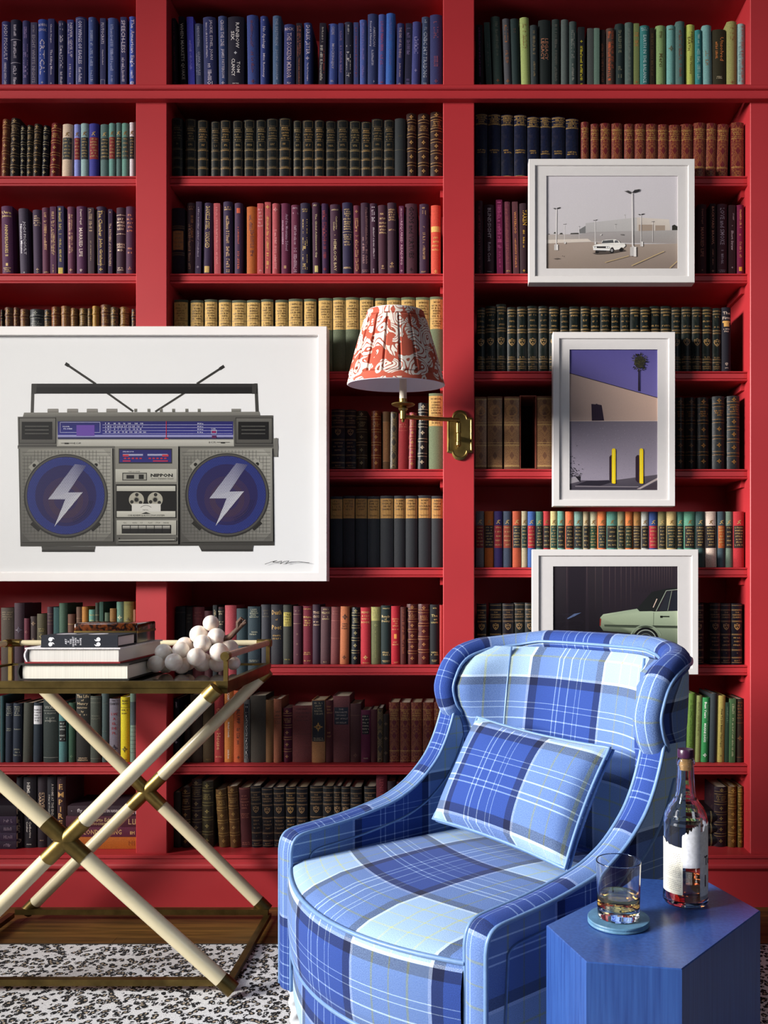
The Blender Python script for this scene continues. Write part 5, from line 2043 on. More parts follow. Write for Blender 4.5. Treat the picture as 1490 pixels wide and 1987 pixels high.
# signature
pts = [(1162, 1072), (1190, 1062), (1216, 1056), (1196, 1063), (1212, 1064), (1236, 1058), (1230, 1071), (1246, 1060), (1268, 1058), (1252, 1070), (1276, 1063), (1310, 1061), (1357, 1066)]
for a, c in zip(pts, pts[1:]):
    A.line(a, c, 2.0, '24221f')
finish(root, put, A)

# car park print
root, put, Yp = picture_frame('car_park_picture', 'white framed photograph of a white car alone in an empty car park', (1026, 308, 1348, 548), 12.5, 2.915, 2.956, (1060, 341, 1315, 521), True, 0.0055)
A = Art(Yp, 1010, 290, 4.1389, 1.35)
A.rect(200, 205, 1270, 770, ('c2bdc2', 'b6b2b4'))
A.poly([(200, 756), (560, 742), (900, 762), (1270, 756), (1270, 960), (200, 960)], ['94857a', '998a80', '93857a', '9a8c82', '7c6e66', '84766c'])
A.poly([(470, 644), (524, 612), (524, 672), (476, 676)], '6c6c6c')
A.poly([(522, 592), (934, 546), (934, 660), (522, 676)], ['a9a6a6', 'b0adac', 'a8a5a4', 'a09d9c'])
A.poly([(934, 546), (1192, 562), (1206, 660), (934, 660)], ['bdb4ac', 'c6bdb4', 'b8aea6', 'b0a8a0'])
A.rect(948, 604, 1068, 656, '958578'); A.rect(1082, 610, 1160, 654, '958578')
A.poly([(1216, 612), (1236, 604), (1258, 618), (1270, 616), (1270, 650), (1216, 650)], '2a2a26')
for x0, x1, y in ((214, 240, 680), (264, 284, 664), (310, 340, 672), (396, 470, 672)):
    A.poly([(x0, y + 12), (x0 + 8, y), (x1 - 6, y - 2), (x1, y + 12)], '34322e')
A.poly([(200, 684), (480, 680), (560, 664), (1270, 648), (1270, 756), (900, 752), (200, 726)], ['a89e98', '989292', '8e8a8a', '9c9896', '948c88', '8a8482', 'a89e96'])
A.poly([(200, 726), (540, 718), (570, 740), (200, 756)], 'c4bab0')
def lot_lamp(x, yt, yb, w, head):
    A.line((x, yt), (x - (3 if x < 400 else -4 if x > 800 and x < 910 else 0), yb), w, 'd0ccca')
    A.poly([(x - head, yt - head * .24), (x - head * .55, yt - head * .36), (x, yt - 2), (x - head * .3, yt + head * .12)], '3c3a3a')
    A.poly([(x, yt - 2), (x + head * .35, yt - head * .42), (x + head, yt - head * .5), (x + head * .95, yt - head * .22), (x + head * .3, yt - head * .02)], '2c2a2c')
    A.line((x - head * .5, yt - head * .3), (x - head * .9, yt - head * .26), 2, 'c8c4c4'); A.line((x + head * .4, yt - head * .42), (x + head * .95, yt - head * .52), 2.4, 'c8c4c4')
for x, yt, yb, w, hd in ((354, 604, 750, 3, 14), (470, 622, 720, 2, 8), (598, 572, 746, 5, 18), (836, 528, 556, 2, 6), (760, 604, 640, 2, 8), (966, 528, 752, 5, 26), (1060, 584, 744, 3, 12)):
    lot_lamp(x, yt, yb, w, hd)
lot_lamp(288, 480, 780, 7, 30)
for x, y, w, h in ((270, 764, 30, 46), (590, 742, 16, 22), (960, 742, 22, 38), (348, 742, 14, 18)):
    A.rect(x, y, x + w * .6, y + h, 'b4b0ae'); A.rect(x + w * .6, y, x + w, y + h, 'd8d4d0')
A.poly([(640, 684), (652, 680), (650, 692), (634, 692)], 'c4c0be'); A.rect(802, 682, 828, 690, '6c6866')
# parked car
A.poly([(575, 836), (620, 826), (830, 806), (842, 816), (700, 840), (600, 844)], '4c4440')
A.disc(614, 824, 15, '1c1a1a', 20, 12); A.disc(732, 812, 19, '1c1a1a', 22, 24); A.disc(732, 812, 10, '8a8888', 16, 12); A.disc(806, 806, 16, '1c1a1a', 20, 16)
A.poly([(578, 776), (610, 764), (650, 758), (654, 734), (690, 726), (760, 724), (790, 738), (800, 754), (836, 758), (842, 776), (826, 792), (806, 788), (792, 804), (754, 810), (740, 786), (724, 792), (714, 814), (640, 812), (584, 808)], 'dcd8d2')
A.poly([(650, 756), (660, 734), (742, 728), (748, 752)], '4a4c4e'); A.poly([(752, 752), (756, 732), (774, 732), (790, 750)], '54565a')
A.poly([(582, 780), (712, 780), (716, 796), (586, 794)], '2c2a2c'); A.line((582, 806), (716, 810), 8, 'e6e2dc'); A.poly([(600, 812), (690, 814), (680, 826), (612, 822)], '3a3634')
for x in (588, 604, 690, 706):
    A.disc(x, 788, 6.5, 'e8e8e8', 12)
A.line((640, 762), (750, 766), 2, 'b0acaa'); A.line((744, 770), (838, 764), 2, 'b8b4b0')
lot_lamp(894, 352, 786, 10, 62)
A.rect(878, 786, 908, 858, 'b0acaa'); A.rect(908, 784, 928, 862, 'd4d0cc'); A.rect(896, 776, 910, 790, 'c0bcba')
for a, c, w in (((676, 910), (868, 856), 4), ((890, 936), (1150, 820), 5), ((1196, 954), (1256, 900), 5)):
    A.line(a, c, w, 'b8a070')
A.poly([(260, 880), (300, 874), (316, 878), (280, 884)], '5a504a'); A.disc(336, 858, 4, '5a504a', 8)
finish(root, put, A)

# palm and bollards print
root, put, Yp = picture_frame('bollard_picture', 'white framed upright photograph of a palm tree and two yellow bollards', (1073, 644, 1310, 982), 12.5, 2.915, 2.956, (1105, 678, 1276, 951), True, 0.0055)
A = Art(Yp, 1060, 630, 5.3704, 1.35)
A.rect(230, 250, 1180, 780, ('4c4680', '6c64a0'))
A.poly([(230, 498), (1180, 766), (1180, 1010), (230, 1012)], ['a08c84', 'c0a292', 'b89c8e', '9c8880'])
A.line((230, 502), (1180, 768), 7, '241c22')
A.rect(230, 1000, 1180, 1016, 'c8b4a8'); A.rect(230, 1006, 1180, 1640, ('6c6470', '8a8290'))
A.k += 1
rr = random.Random(5)
for i in range(420):
    x, y = rr.uniform(240, 1150), rr.uniform(1020, 1600)
    A.rect(x, y, x + rr.uniform(2, 5), y + rr.uniform(2, 5), rr.choice(['5c5662', '9a929c', '645e6a']), True)
A.poly([(468, 826), (510, 830), (524, 824), (540, 832), (576, 838), (602, 1000), (474, 1002)], '2c2030')
for i in range(5):
    A.line((484 + i * 22, 840), (490 + i * 24, 998), 2, '1c1420')
A.poly([(230, 1620), (660, 1626), (1180, 1560), (1180, 1730), (230, 1730)], ['4c4650', '4c4650', '4c464e', '34303a', '34303a'])
A.poly([(300, 1672), (420, 1628), (650, 1620), (690, 1640), (560, 1680)], '24202a')
A.line((300, 1684), (960, 1690), 9, '7a7278'); A.poly([(940, 1714), (1180, 1582), (1180, 1606), (980, 1714)], '9a8e8e'); A.poly([(980, 1730), (1180, 1620), (1180, 1730)], '3a323a')
A.poly([(232, 1606), (316, 1586), (348, 1632), (238, 1660)], '8a848a'); A.poly([(300, 1580), (356, 1580), (356, 1640), (344, 1634)], '1c1820')
for i in range(60):
    x, y = 244 + abs(rr.gauss(0, 50)), 1580 - abs(rr.gauss(0, 90))
    A.poly([(x, y), (x + 12, y + 5), (x + 2, y + 12)], '2c2a30')
for x, sx in ((700, 655), (988, 928)):
    A.poly([(sx, 1380), (sx + 14, 1362), (sx + 32, 1358), (sx + 60, 1650), (sx + 20, 1644), (sx, 1620)], '2a1c28')
    A.rect(x - 20, 1310, x + 20, 1650, 'd8b818'); A.disc(x, 1310, 20, 'd8b818', 24); A.disc(x + 2, 1650, 20, 'd8b818', 20, 8); A.rect(x - 8, 1308, x + 2, 1646, 'ecd040')
# palm
A.poly([(956, 470), (968, 470), (970, 694), (954, 694)], '241c24')
A.k += 1
for i in range(90):
    a = rr.uniform(0, 2 * pi)
    r = rr.uniform(20, 78)
    x, y = 968 + r * cos(a) * 0.95, 390 + r * sin(a) * 1.15
    d = rr.uniform(14, 26)
    b2 = a + rr.uniform(-0.5, 0.5)
    A.poly([(x - 7 * sin(b2), y + 7 * cos(b2)), (x + d * cos(b2), y + d * sin(b2)), (x + 7 * sin(b2), y - 7 * cos(b2))], rr.choice(['2a2820', '3c3c24', '4c4830', '1c1a1c']), True)
A.disc(968, 392, 52, '2a281f', 20, 66)
A.k += 1
for i in range(60):
    a = rr.uniform(0, 2 * pi)
    r = rr.uniform(6, 56)
    x, y = 968 + r * cos(a), 392 + r * sin(a)
    A.poly([(x - 4, y), (x, y - 14), (x + 4, y)], rr.choice(['54502e', '3c3a24', '1c1a18']), True)
finish(root, put, A)

# parked saloon at night
root, put, Yp = picture_frame('night_car_picture', 'white framed dark photograph of a pale green saloon car behind the armchair', (1033, 1066, 1355, 1309), 12.5, 2.915, 2.956, (1073, 1099, 1315, 1277), True, 0.0055)
A = Art(Yp, 1020, 1050, 4.2571, 1.35)
A.rect(215, 205, 1262, 980, ('2c242c', '0c0a10'))
for x, w, c in ((240, 90, '2e282e'), (352, 140, '241e26'), (520, 60, '2c262c'), (580, 54, '2e282e')):
    A.rect(x, 205, x + w, 760, (c, '120e14'))
A.k += 1
for x in [238, 338, 504, 574, 634, 690, 738, 786, 828, 866, 900, 932, 962, 990, 1016, 1040, 1062, 1084, 1104, 1124, 1144, 1164, 1184, 1204]:
    A.poly([(x, 205), (x + 3, 205), (x + 3, 600 if x < 900 else 420), (x, 600 if x < 900 else 420)], ['5a4a4c', '5a4a4c', '1c161c', '1c161c'], True)
A.poly([(215, 760), (1262, 760), (1262, 980), (215, 980)], ['100c14', '0a080e', '06050a', '06050a'])
A.poly([(612, 700), (616, 630), (640, 604), (920, 558), (1060, 582), (1262, 576), (1262, 900), (880, 900), (860, 760), (640, 740)], ['6c7660', '8e9a80', 'a0ac92', '8c9a84', '9caa90', 'a4b096', '30382c', '20241e', '3a4234', '4a5244'])
A.poly([(648, 690), (1262, 700), (1262, 720), (1040, 716), (868, 716), (650, 706)], '3a4236')
A.line((648, 692), (1262, 704), 4, '1c201a')
A.poly([(918, 558), (1040, 420), (1180, 390), (1262, 384), (1262, 404), (1160, 412), (1078, 578), (940, 580)], '1a1c1c')
A.poly([(1100, 576), (1170, 420), (1206, 414), (1176, 574)], '23252c'); A.poly([(1184, 574), (1214, 416), (1262, 410), (1262, 574)], '1c1e28')
A.line((1076, 578), (1160, 410), 6, '8a9484'); A.line((1160, 410), (1262, 398), 4, 'a4aca0'); A.line((1172, 574), (1206, 412), 4, '8a9484')
A.line((1052, 548), (1084, 476), 7, 'c8b0a0'); A.line((1056, 590), (1054, 696), 2.5, '4a5244')
A.rect(1114, 618, 1186, 628, '20241e'); A.rect(1110, 616, 1130, 634, '14160f')
A.poly([(612, 640), (622, 640), (618, 700), (610, 700)], '7a2018')
A.disc(990, 820, 108, '0a0a0c', 40); A.ringc(990, 820, 82, 90, '8a9088', 48); A.disc(990, 820, 80, '1c1e20', 40); A.ringc(990, 820, 52, 58, '5a605c', 40); A.ringc(990, 820, 30, 34, '5a605c', 30)
A.ringc(990, 826, 128, 138, '7c8874', 40, -2.7, -0.35)
A.poly([(338, 640), (400, 600), (460, 590), (400, 622), (350, 644)], '4a5878')
finish(root, put, A)

# ------------------------------------------------------------------ swing-arm sconce on the lamp pillar
sc = tag(empty('swing_arm_sconce', (WX(892, D), D - 0.0008, WZ(845, D))), 'brass swing-arm sconce with pleated coral print shade on the middle pillar', 'wall lamp')
so = Vector(sc.location)


def loc(v):
    return tuple(Vector(v) - so)


b = MB()
Ypl = D - 0.012
k = D / F
w2, h2 = 24.5 * k, 49.0 * k
prof = []
for sx, sz in ((1, 1), (-1, 1), (-1, -1), (1, -1)):
    seg = [(1.0, 0.46), (1.0, 0.68), (0.86, 0.70), (0.62, 0.72)] + [(0.60 * cos(t), 0.72 + 0.27 * sin(t)) for t in [0.15 * i for i in range(1, 11)]]
    seg = [(sx * x * w2, sz * z * h2) for x, z in seg]
    prof += seg if sx * sz > 0 else seg[::-1]
n = len(prof)
for (s0, y0), (s1, y1) in (((1.0, 0.0), (1.0, -0.006)), ((1.0, -0.006), (0.9, -0.011)), ((0.9, -0.011), (0.84, -0.009)), ((0.84, -0.009), (0.8, -0.009))):
    i0 = len(b.v)
    b.v += [(x * s0, y0, z * s0) for x, z in prof] + [(x * s1, y1, z * s1) for x, z in prof]
    for i in range(n):
        j = (i + 1) % n
        b.add([i0 + i, i0 + n + i, i0 + n + j, i0 + j])
i0 = len(b.v)
b.v += [(x * 0.8, -0.009, z * 0.8) for x, z in prof]
b.add([i0 + i for i in range(n)])
b.build('backplate', M['brass'], sc, 25)
b = MB()
YA = D - 0.045
zt_, zl_ = WZ(803, YA), WZ(876, YA)
xk = WX(889.5, YA)
pr = [(0.0001, 0), (0.005, 0.001), (0.006, 0.004), (0.0045, 0.006), (0.009, 0.009), (0.0095, 0.02), (0.0075, 0.022), (0.0075, 0.05), (0.0095, 0.052), (0.0095, 0.085), (0.006, 0.088), (0.007, 0.092), (0.0045, 0.097), (0.0001, 0.098)]
b.lathe([(r, z + zl_ - so.z + 0.012) for r, z in pr], 20, (xk - so.x, YA - so.y))
b.tube([(xk - so.x, YA - so.y, zl_ + 0.05 - so.z), (xk - so.x, -0.009, zl_ + 0.05 - so.z)], 0.009, 14)
b.build('pivot', M['brass'], sc, 30)
YL = 2.69
lampx = WX(782, YL)
b = MB()
p0 = Vector((xk, YA, WZ(815, YA)))
p1 = Vector((lampx, YL, WZ(809, YL)))
b.tube([loc(p0), loc(p1)], 0.0068, 14)
b.build('swing_arm', M['brass'], sc, 40)
b = MB()
zl = p1.z
prof = [(0.0001, -0.018), (0.004, -0.017), (0.0055, -0.012), (0.0045, -0.009), (0.010, -0.007), (0.010, 0.018), (0.013, 0.021), (0.016, 0.026), (0.013, 0.029), (0.010, 0.031), (0.026, 0.034), (0.036, 0.038), (0.038, 0.041), (0.026, 0.040), (0.0125, 0.039), (0.0125, 0.058), (0.0001, 0.058)]
b.lathe([(r, z + zl - so.z) for r, z in prof], 28, (lampx - so.x, YL - so.y))
b.build('candle_cup', M['brass'], sc, 30)
b = MB()
ztop, zbot = WZ(609, YL), WZ(747, YL)
b.lathe([(0.0001, zl + 0.058 - so.z), (0.0118, zl + 0.058 - so.z), (0.0115, zbot + 0.045 - so.z), (0.0001, zbot + 0.045 - so.z)], 20, (lampx - so.x, YL - so.y))
b.build('candle_sleeve', M['cream'], sc, 30)
# shade: knife pleats held by flat bands at top and bottom
rb, rt = 93.5 * YL / F, 53 * YL / F
hs = ztop - zbot
lampo = Vector((WX(768.5, YL) , YL, zbot)) - so
tilt = Matrix.Rotation(radians(5.0), 3, 'X')
NPL = 18
ang = []
for i in range(NPL):
    for f, o in ((0.0, 0.0), (0.10, 0.0055), (0.55, 0.0065), (0.86, 0.0055), (0.93, -0.0015)):
        ang.append(((i + f) / NPL * 2 * pi, o))
zs_ = [0.0, 0.10, 0.102, 0.12, 0.5, 0.88, 0.91, 0.912, 1.0]
amp = [0, 0, 0, 0.75, 1.0, 0.8, 0, 0, 0]


def shade_pt(i, j, rin=0.0):
    a, o = ang[i % len(ang)]
    if i >= len(ang):
        a += 2 * pi
    t = zs_[j]
    band = 0.0022 if (t <= 0.10 or t >= 0.912) else 0.0
    r = rb + (rt - rb) * t + o * amp[j] + band - rin
    p = tilt @ Vector((r * cos(a), r * sin(a), hs * t - hs * 0.0))
    return (lampo + p), (a * 0.13, hs * t)


b = MB()
b.grid(lambda i, j: shade_pt(i, j), len(ang), len(zs_) - 1, wrap=True)
shd = b.build('lamp_shade', M['shade'], sc, 25)
b = MB()
b.grid(lambda i, j: ((lampo + tilt @ Vector(((rb + (rt - rb) * j / 4 - 0.0035) * cos(2 * pi * i / 48), (rb + (rt - rb) * j / 4 - 0.0035) * sin(2 * pi * i / 48), hs * j / 4 + 0.0005))), (0, 0)), 48, 4, wrap=True, flip=True)
b.build('shade_lining', M['lining'], shd, 40)
b = MB()
for r_, z_ in ((rb - 0.001, 0.0), (rt - 0.001, hs)):
    b.tube([lampo + tilt @ Vector((r_ * cos(2 * pi * i / 40), r_ * sin(2 * pi * i / 40), z_)) for i in range(40)], 0.0022, 6, closed=True)
b.build('shade_rim', M['lining'], shd, 40)
b = MB()
for i in range(3):
    a = 2 * pi * i / 3 + 0.5
    b.tube([lampo + tilt @ Vector((0.010 * cos(a), 0.01 * sin(a), 0.055)), lampo + tilt @ Vector(((rb * .62 + rt * .38) * cos(a), (rb * .62 + rt * .38) * sin(a), hs * 0.40))], 0.0014, 6)
b.build('shade_spider', M['brass'], shd, 40)


# ------------------------------------------------------------------ bar cart
YF, YB = 2.29, 2.81
XR = WX(442, YF)
XC = -1.08
XL = 2 * XC - XR
ZT = WZ(1322, YF)
cart = tag(empty('bar_cart', (XC, (YF + YB) / 2, 0)), 'campaign style bar cart with crossed bone-coloured legs and brass fittings', 'bar cart')
co = Vector(cart.location)


def cbuild(mb, name, m, smooth=None, parent=None):
    mb.v = [(a - co.x, c - co.y, d - co.z) for a, c, d in mb.v]
    o = mb.build(name, m, parent or cart, smooth)
    return o


b = MB()
hr = 0.034
lipw = 0.016
for (x0, y0, x1, y1) in ((XL, YF, XR, YF + lipw), (XL, YB - lipw, XR, YB), (XL, YF + lipw, XL + lipw, YB - lipw), (XR - lipw, YF + lipw, XR, YB - lipw)):
    b.box((x0, y0, ZT - hr * 0.55), (x1, y1, ZT))
    b.box((x0 + 0.0025, y0 + 0.0025, ZT - hr), (x1 - 0.0025, y1 - 0.0025, ZT - hr * 0.55))
cbuild(b, 'tray_rim', M['brass_dark'])
b = MB()
b.box((XL + lipw, YF + lipw, ZT - 0.012), (XR - lipw, YB - lipw, ZT - 0.0035))
cbuild(b, 'mirror_top', M['mirror'])
b = MB()
b.box((XL + 0.01, YF + 0.01, ZT - 0.02), (XR - 0.01, YB - 0.01, ZT - 0.0125))
cbuild(b, 'tray_underside', M['lacquer'])
# gallery
ZG = 0.93
PO = ((XR - 0.008, YF + 0.01), (XR - 0.008, YB - 0.01), (XL + 0.008, YB - 0.01), (XL + 0.008, YF + 0.01))
for x, y in PO:
    b = MB()
    b.box((x - 0.006, y - 0.004, ZT), (x + 0.006, y + 0.004, ZG))
    cbuild(b, 'gallery_post', M['brass'])
for i, (p, q) in enumerate(((PO[0], PO[1]), (PO[1], PO[2]), (PO[2], PO[3]))):
    a, c = Vector((*p, ZG + 0.003)), Vector((*q, ZG + 0.003))
    d = (c - a).normalized()
    b = MB()
    b.tube([a + d * 0.012, c - d * 0.012], 0.0095, 16)
    rl = cbuild(b, 'gallery_rail', M['rosebone'] if i == 0 else M['bone'], 40)
    b = MB()
    for e, s in ((a, 1), (c, -1)):
        b.tube([e - d * s * 0.012, e + d * s * (0.014 if i == 0 else 0.036)], 0.0125, 16)
    cbuild(b, 'rail_ferrule', M['brass'], 40, None)
# crossed legs
R = 0.0205
for Yc, front in ((YF - 0.022, True), (YB + 0.018 - 0.018, False)):
    zc = H - (1630 - CY) * Yc / F if front else H - (1535 - CY) * Yc / F
    xc = WX(128, Yc) if front else WX(285, Yc)
    if front:
        e1 = Vector((WX(418, Yc), Yc, WZ(1338, Yc)))
        e2 = Vector((WX(446, Yc), Yc, 0.036))
    else:
        e1 = Vector((WX(518, Yc), Yc, WZ(1302, Yc)))
        e2 = Vector((WX(514, Yc), Yc, 0.040))
    cc = Vector((xc, Yc, zc))
    for e in (e1, e2):
        d = (e - cc).normalized()
        if e is e1:
            far = cc - d * ((cc.z - 0.036) / d.z)
        else:
            far = cc - d * ((e1.z - cc.z) / -d.z)
        b = MB()
        b.tube([cc + d * 0.07, e - d * 0.03], R, 22)
        cbuild(b, 'leg', M['bone'], 40)
        b = MB()
        b.tube([far + d * 0.03, cc - d * 0.07], R, 22)
        cbuild(b, 'leg', M['bone'], 40)
        b = MB()
        b.tube([cc - d * 0.072, cc + d * 0.072], R + 0.0014, 24)
        cbuild(b, 'cross_collar', M['brass'], 40)
        for q, s in ((e, 1), (far, -1)):
            b = MB()
            b.tube([q - d * s * 0.032, q + d * s * (0.004 if q.z > 0.3 else 0.012)], R + 0.0012, 22)
            cbuild(b, 'leg_ferrule', M['brass'] if q.z > 0.3 else M['brass_dark'], 40)
for (x0, y0, x1, y1) in ((XL + 0.03, YF + 0.004, XR - 0.005, YF + 0.022), (XL + 0.03, YB - 0.025, XR - 0.005, YB - 0.007)):
    b = MB()
    b.box((x0, y0, 0.026), (x1, y1, 0.044))
    cbuild(b, 'floor_stretcher', M['brass_dark'])
for x in (XR - 0.005, XL + 0.012):
    b = MB()
    b.box((x - 0.012, YF + 0.004, 0.0105), (x + 0.008, YB - 0.007, 0.026))
    cbuild(b, 'floor_runner', M['brass_dark'])

# ---- things on the cart
ZS = ZT + 0.0006


def big_book(x0, x1, y0, y1, z0, z1, cover_col, page, label, red_edge=None, spine='left'):
    """large hardback lying flat, fore-edge to the room"""
    t = 0.004
    root = tag(empty('hardback_book', ((x0 + x1) / 2, (y0 + y1) / 2, z0)), label, 'book', 'large books stacked on the cart')
    o = Vector(root.location)
    c = lin(cover_col)

    def put(mb, n, m, s=None):
        mb.v = [(a - o.x, q - o.y, d - o.z) for a, q, d in mb.v]
        return mb.build(n, m, root, s)
    b = MB()
    b.box((x0, y0, z0), (x1, y1, z0 + t), lin(red_edge) if red_edge else c)
    put(b, 'lower_cover', M['cloth'])
    b = MB()
    b.box((x0, y0, z1 - t), (x1, y1, z1), c)
    put(b, 'upper_cover', M['cloth'])
    b = MB()
    if spine == 'left':
        pr = [(x0 + 0.006 * (1 - sin(pi * i / 8)), z0 + t + (z1 - z0 - 2 * t) * i / 8) for i in range(9)]
        k = len(b.v)
        for y in (y0, y1):
            b.v += [(x - 0.003, y, z) for x, z in pr] + [(x + 0.0015, y, z) for x, z in pr]
        for i in range(8):
            b.add([k + i, k + i + 1, k + 18 + i + 1, k + 18 + i], c)
            b.add([k + 9 + i, k + 27 + i, k + 27 + i + 1, k + 9 + i + 1], c)
            b.add([k + i, k + 9 + i, k + 9 + i + 1, k + i + 1], c)
    else:
        b.box((x0 + 0.001, y0, z0 + t), (x1 - 0.001, y0 + 0.004, z1 - t), c)
    sp = put(b, 'spine', M['cloth'], 40)
    b = MB()
    if spine == 'left':
        b.box((x0 + 0.010, y0 + 0.005, z0 + t), (x1 - 0.006, y1 - 0.005, z1 - t), lin(page))
    else:
        b.box((x0 + 0.005, y0 + 0.0045, z0 + t), (x1 - 0.005, y1 - 0.005, z1 - t), lin(page))
    pm = put(b, 'page_block', M['pages'])
    return root, put


z1 = WZ(1288, 2.31)
x0, x1 = WX(35, 2.31), WX(250, 2.31)
big_book(x0, x1, 2.31, 2.31 + 0.29, ZS, z1, '1c1a16', 'e4e0d2', 'thick black-covered hardback lying lowest in the stack on the cart')
z2 = WZ(1257, 2.315)
big_book(WX(48, 2.315), WX(233, 2.315), 2.315, 2.315 + 0.33, z1 + 0.0006, z2, 'd8d4d4', 'd8d4cc', 'thick white-covered hardback with red underside in the middle of the cart stack', '8a1c24')
z3 = WZ(1233, 2.32)
xa, xb = WX(79, 2.32), WX(229, 2.32)
root, put = big_book(xa, xb, 2.32, 2.45, z2 + 0.0006, z3, '0e1320', 'cfc4c4', 'black book with white quotation marks on its spine, on the cart stack', None, 'front')
b = MB()
zm = (z2 + z3) / 2
hz = (z3 - z2)
for x, fl_ in ((WX(98, 2.32), 1), (WX(191, 2.32), -1)):
    for dz in (-0.25, 0.2):
        cx_, cz_ = x, zm + dz * hz * 0.9
        r = hz * 0.17
        yy = 2.3196
        b.poly([(cx_ + r * cos(2 * pi * i / 14), yy, cz_ + r * sin(2 * pi * i / 14)) for i in range(14)], lin('f0eef0'))
        tl = [(cx_ - fl_ * r * 0.2, cz_ + fl_ * r * 0.95), (cx_ + fl_ * r * 1.3, cz_ + fl_ * r * 0.9), (cx_ + fl_ * r * 2.0, cz_ + fl_ * r * 0.1), (cx_ + fl_ * r * 1.5, cz_ + fl_ * r * 0.1), (cx_ + fl_ * r * 1.0, cz_ + fl_ * r * 0.45), (cx_, cz_ + fl_ * r * 0.5)]
        b.poly([(p, yy - 0.00005, q) for p, q in (tl if fl_ > 0 else tl[::-1])], lin('f0eef0'))
for k, s in enumerate(('ART', 'IS', 'THE', 'HIGHEST', 'FORM', 'OF', 'HOPE')):
    vs, fs, W, Hh = text2d(s, 0.015)
    h_ = 0.0062
    xk_ = WX(128, 2.32) + k * 0.0068
    ky = h_ * 0.85 / Hh
    kx = min(ky * 1.1, hz * 0.8 / W)
    k0 = len(b.v)
    b.v += [(xk_ + (c - Hh / 2) * -ky * -1, 2.3196, zm + hz * 0.4 - a * kx) for a, c in vs] if False else [(xk_ - (c - Hh / 2) * ky, 2.3196, zm - W * kx / 2 + a * kx) for a, c in vs]
    for f in fs:
        b.add([k0 + i for i in f], lin('d8d6dc'))
b.ring = None
vs, fs, W, Hh = text2d('A', 0)
put(b, 'lettering', M['foil'])
b = MB()
for x in (WX(128, 2.38), WX(190, 2.38)):
    b.poly([(x + 0.026 * cos(2 * pi * i / 20), 2.385 + 0.03 * sin(2 * pi * i / 20), z3 + 0.0003) for i in range(20)], lin('b8b4b8'))
for i in range(4):
    b.poly([(WX(150, 2.38) + i * 0.006, 2.33, z3 + 0.0003), (WX(150, 2.38) + i * 0.006 + 0.003, 2.33, z3 + 0.0003), (WX(150, 2.38) + i * 0.006 + 0.003, 2.43, z3 + 0.0003), (WX(150, 2.38) + i * 0.006, 2.43, z3 + 0.0003)], lin('8a888e'))
put(b, 'cover_print', M['print'])
# lacquer box on the white book
bx0, bx1, by0, by1 = WX(148, 2.49), WX(270, 2.49), 2.475, 2.625
bz0 = z2 + 0.0006
box = tag(empty('lacquer_box', ((bx0 + bx1) / 2, (by0 + by1) / 2, bz0)), 'brown tortoiseshell lacquer box with lid on the book stack', 'box')
o = Vector(box.location)
for nm, m, z0, z1_, e in (('box_base', M['lacquer'], 0, 0.030, 0.001), ('gilt_band', M['brass_dark'], 0.0302, 0.037, -0.001), ('lid', M['tortoise'], 0.0372, 0.060, 0.0)):
    b = MB()
    r = 0.004
    x_, y_ = (bx1 - bx0) / 2 - e, (by1 - by0) / 2 - e
    pl = []
    for cx_, cy_, a0 in ((x_ - r, y_ - r, 0), (-x_ + r, y_ - r, pi / 2), (-x_ + r, -y_ + r, pi), (x_ - r, -y_ + r, 1.5 * pi)):
        pl += [(cx_ + r * cos(a0 + t * pi / 6), cy_ + r * sin(a0 + t * pi / 6)) for t in range(4)]
    if nm == 'lid':
        n = len(pl)
        k = len(b.v)
        rings = [(1.0, z0), (1.0, z1_ - 0.004), (0.98, z1_ - 0.001), (0.95, z1_)]
        for s_, z in rings:
            b.v += [(p * s_, q * s_, z) for p, q in pl]
        for j in range(3):
            for i in range(n):
                b.add([k + j * n + i, k + j * n + (i + 1) % n, k + (j + 1) * n + (i + 1) % n, k + (j + 1) * n + i])
        b.add([k + 3 * n + i for i in range(n)])
        b.add([k + i for i in reversed(range(n))])
    else:
        b.prism(pl, z0, z1_)
    b.build(nm, m, box, 40)

# ---- alabaster grapes
gr = tag(empty('alabaster_grapes', (WX(375, 2.5), 2.5, ZS)), 'bunch of pale alabaster grapes with a wooden stem on the mirrored cart top', 'ornament')
go = Vector(gr.location)
GR = [(742, 145, 76, 2.53), (625, 255, 88, 2.53), (795, 275, 84, 2.50), (662, 342, 86, 2.48), (490, 362, 84, 2.53), (452, 405, 81, 2.475), (284, 425, 81, 2.475), (210, 538, 82, 2.455), (384, 520, 84, 2.44),
      (458, 560, 79, 2.50), (820, 425, 90, 2.47), (922, 385, 82, 2.56), (600, 470, 88, 2.45), (660, 520, 92, 2.52), (806, 535, 82, 2.52), (958, 530, 66, 2.56), (520, 530, 70, 2.55), (305, 600, 74, 2.52)]
for x, y, r, Y in GR:
    px, py, rp = 260 + x / 4.967, 1180 + y / 4.967, r / 4.967
    rr_ = rp * Y / F
    c = P(px, py, Y)
    c.z = max(c.z, ZT - 0.0035 + rr_ + 0.0008)
    b = MB()
    b.sphere(c - go, rr_, 24, 14)
    b.build('grape', M['marble'], gr, 80)
b = MB()
pth = [P(412, 1252, 2.5), P(432, 1240, 2.5), P(446, 1236, 2.5), P(458, 1224, 2.49), P(470, 1212, 2.49), P(478, 1208, 2.485)]
b.tube([p - go for p in pth], 0.006, 9, rads=[0.009, 0.0085, 0.0095, 0.0075, 0.007, 0.0035])
b.tube([P(462, 1221, 2.49) - go, P(463, 1208, 2.49) - go, P(469, 1200, 2.49) - go, P(473, 1203, 2.488) - go], 0.005, 8, rads=[0.007, 0.0085, 0.006, 0.003])
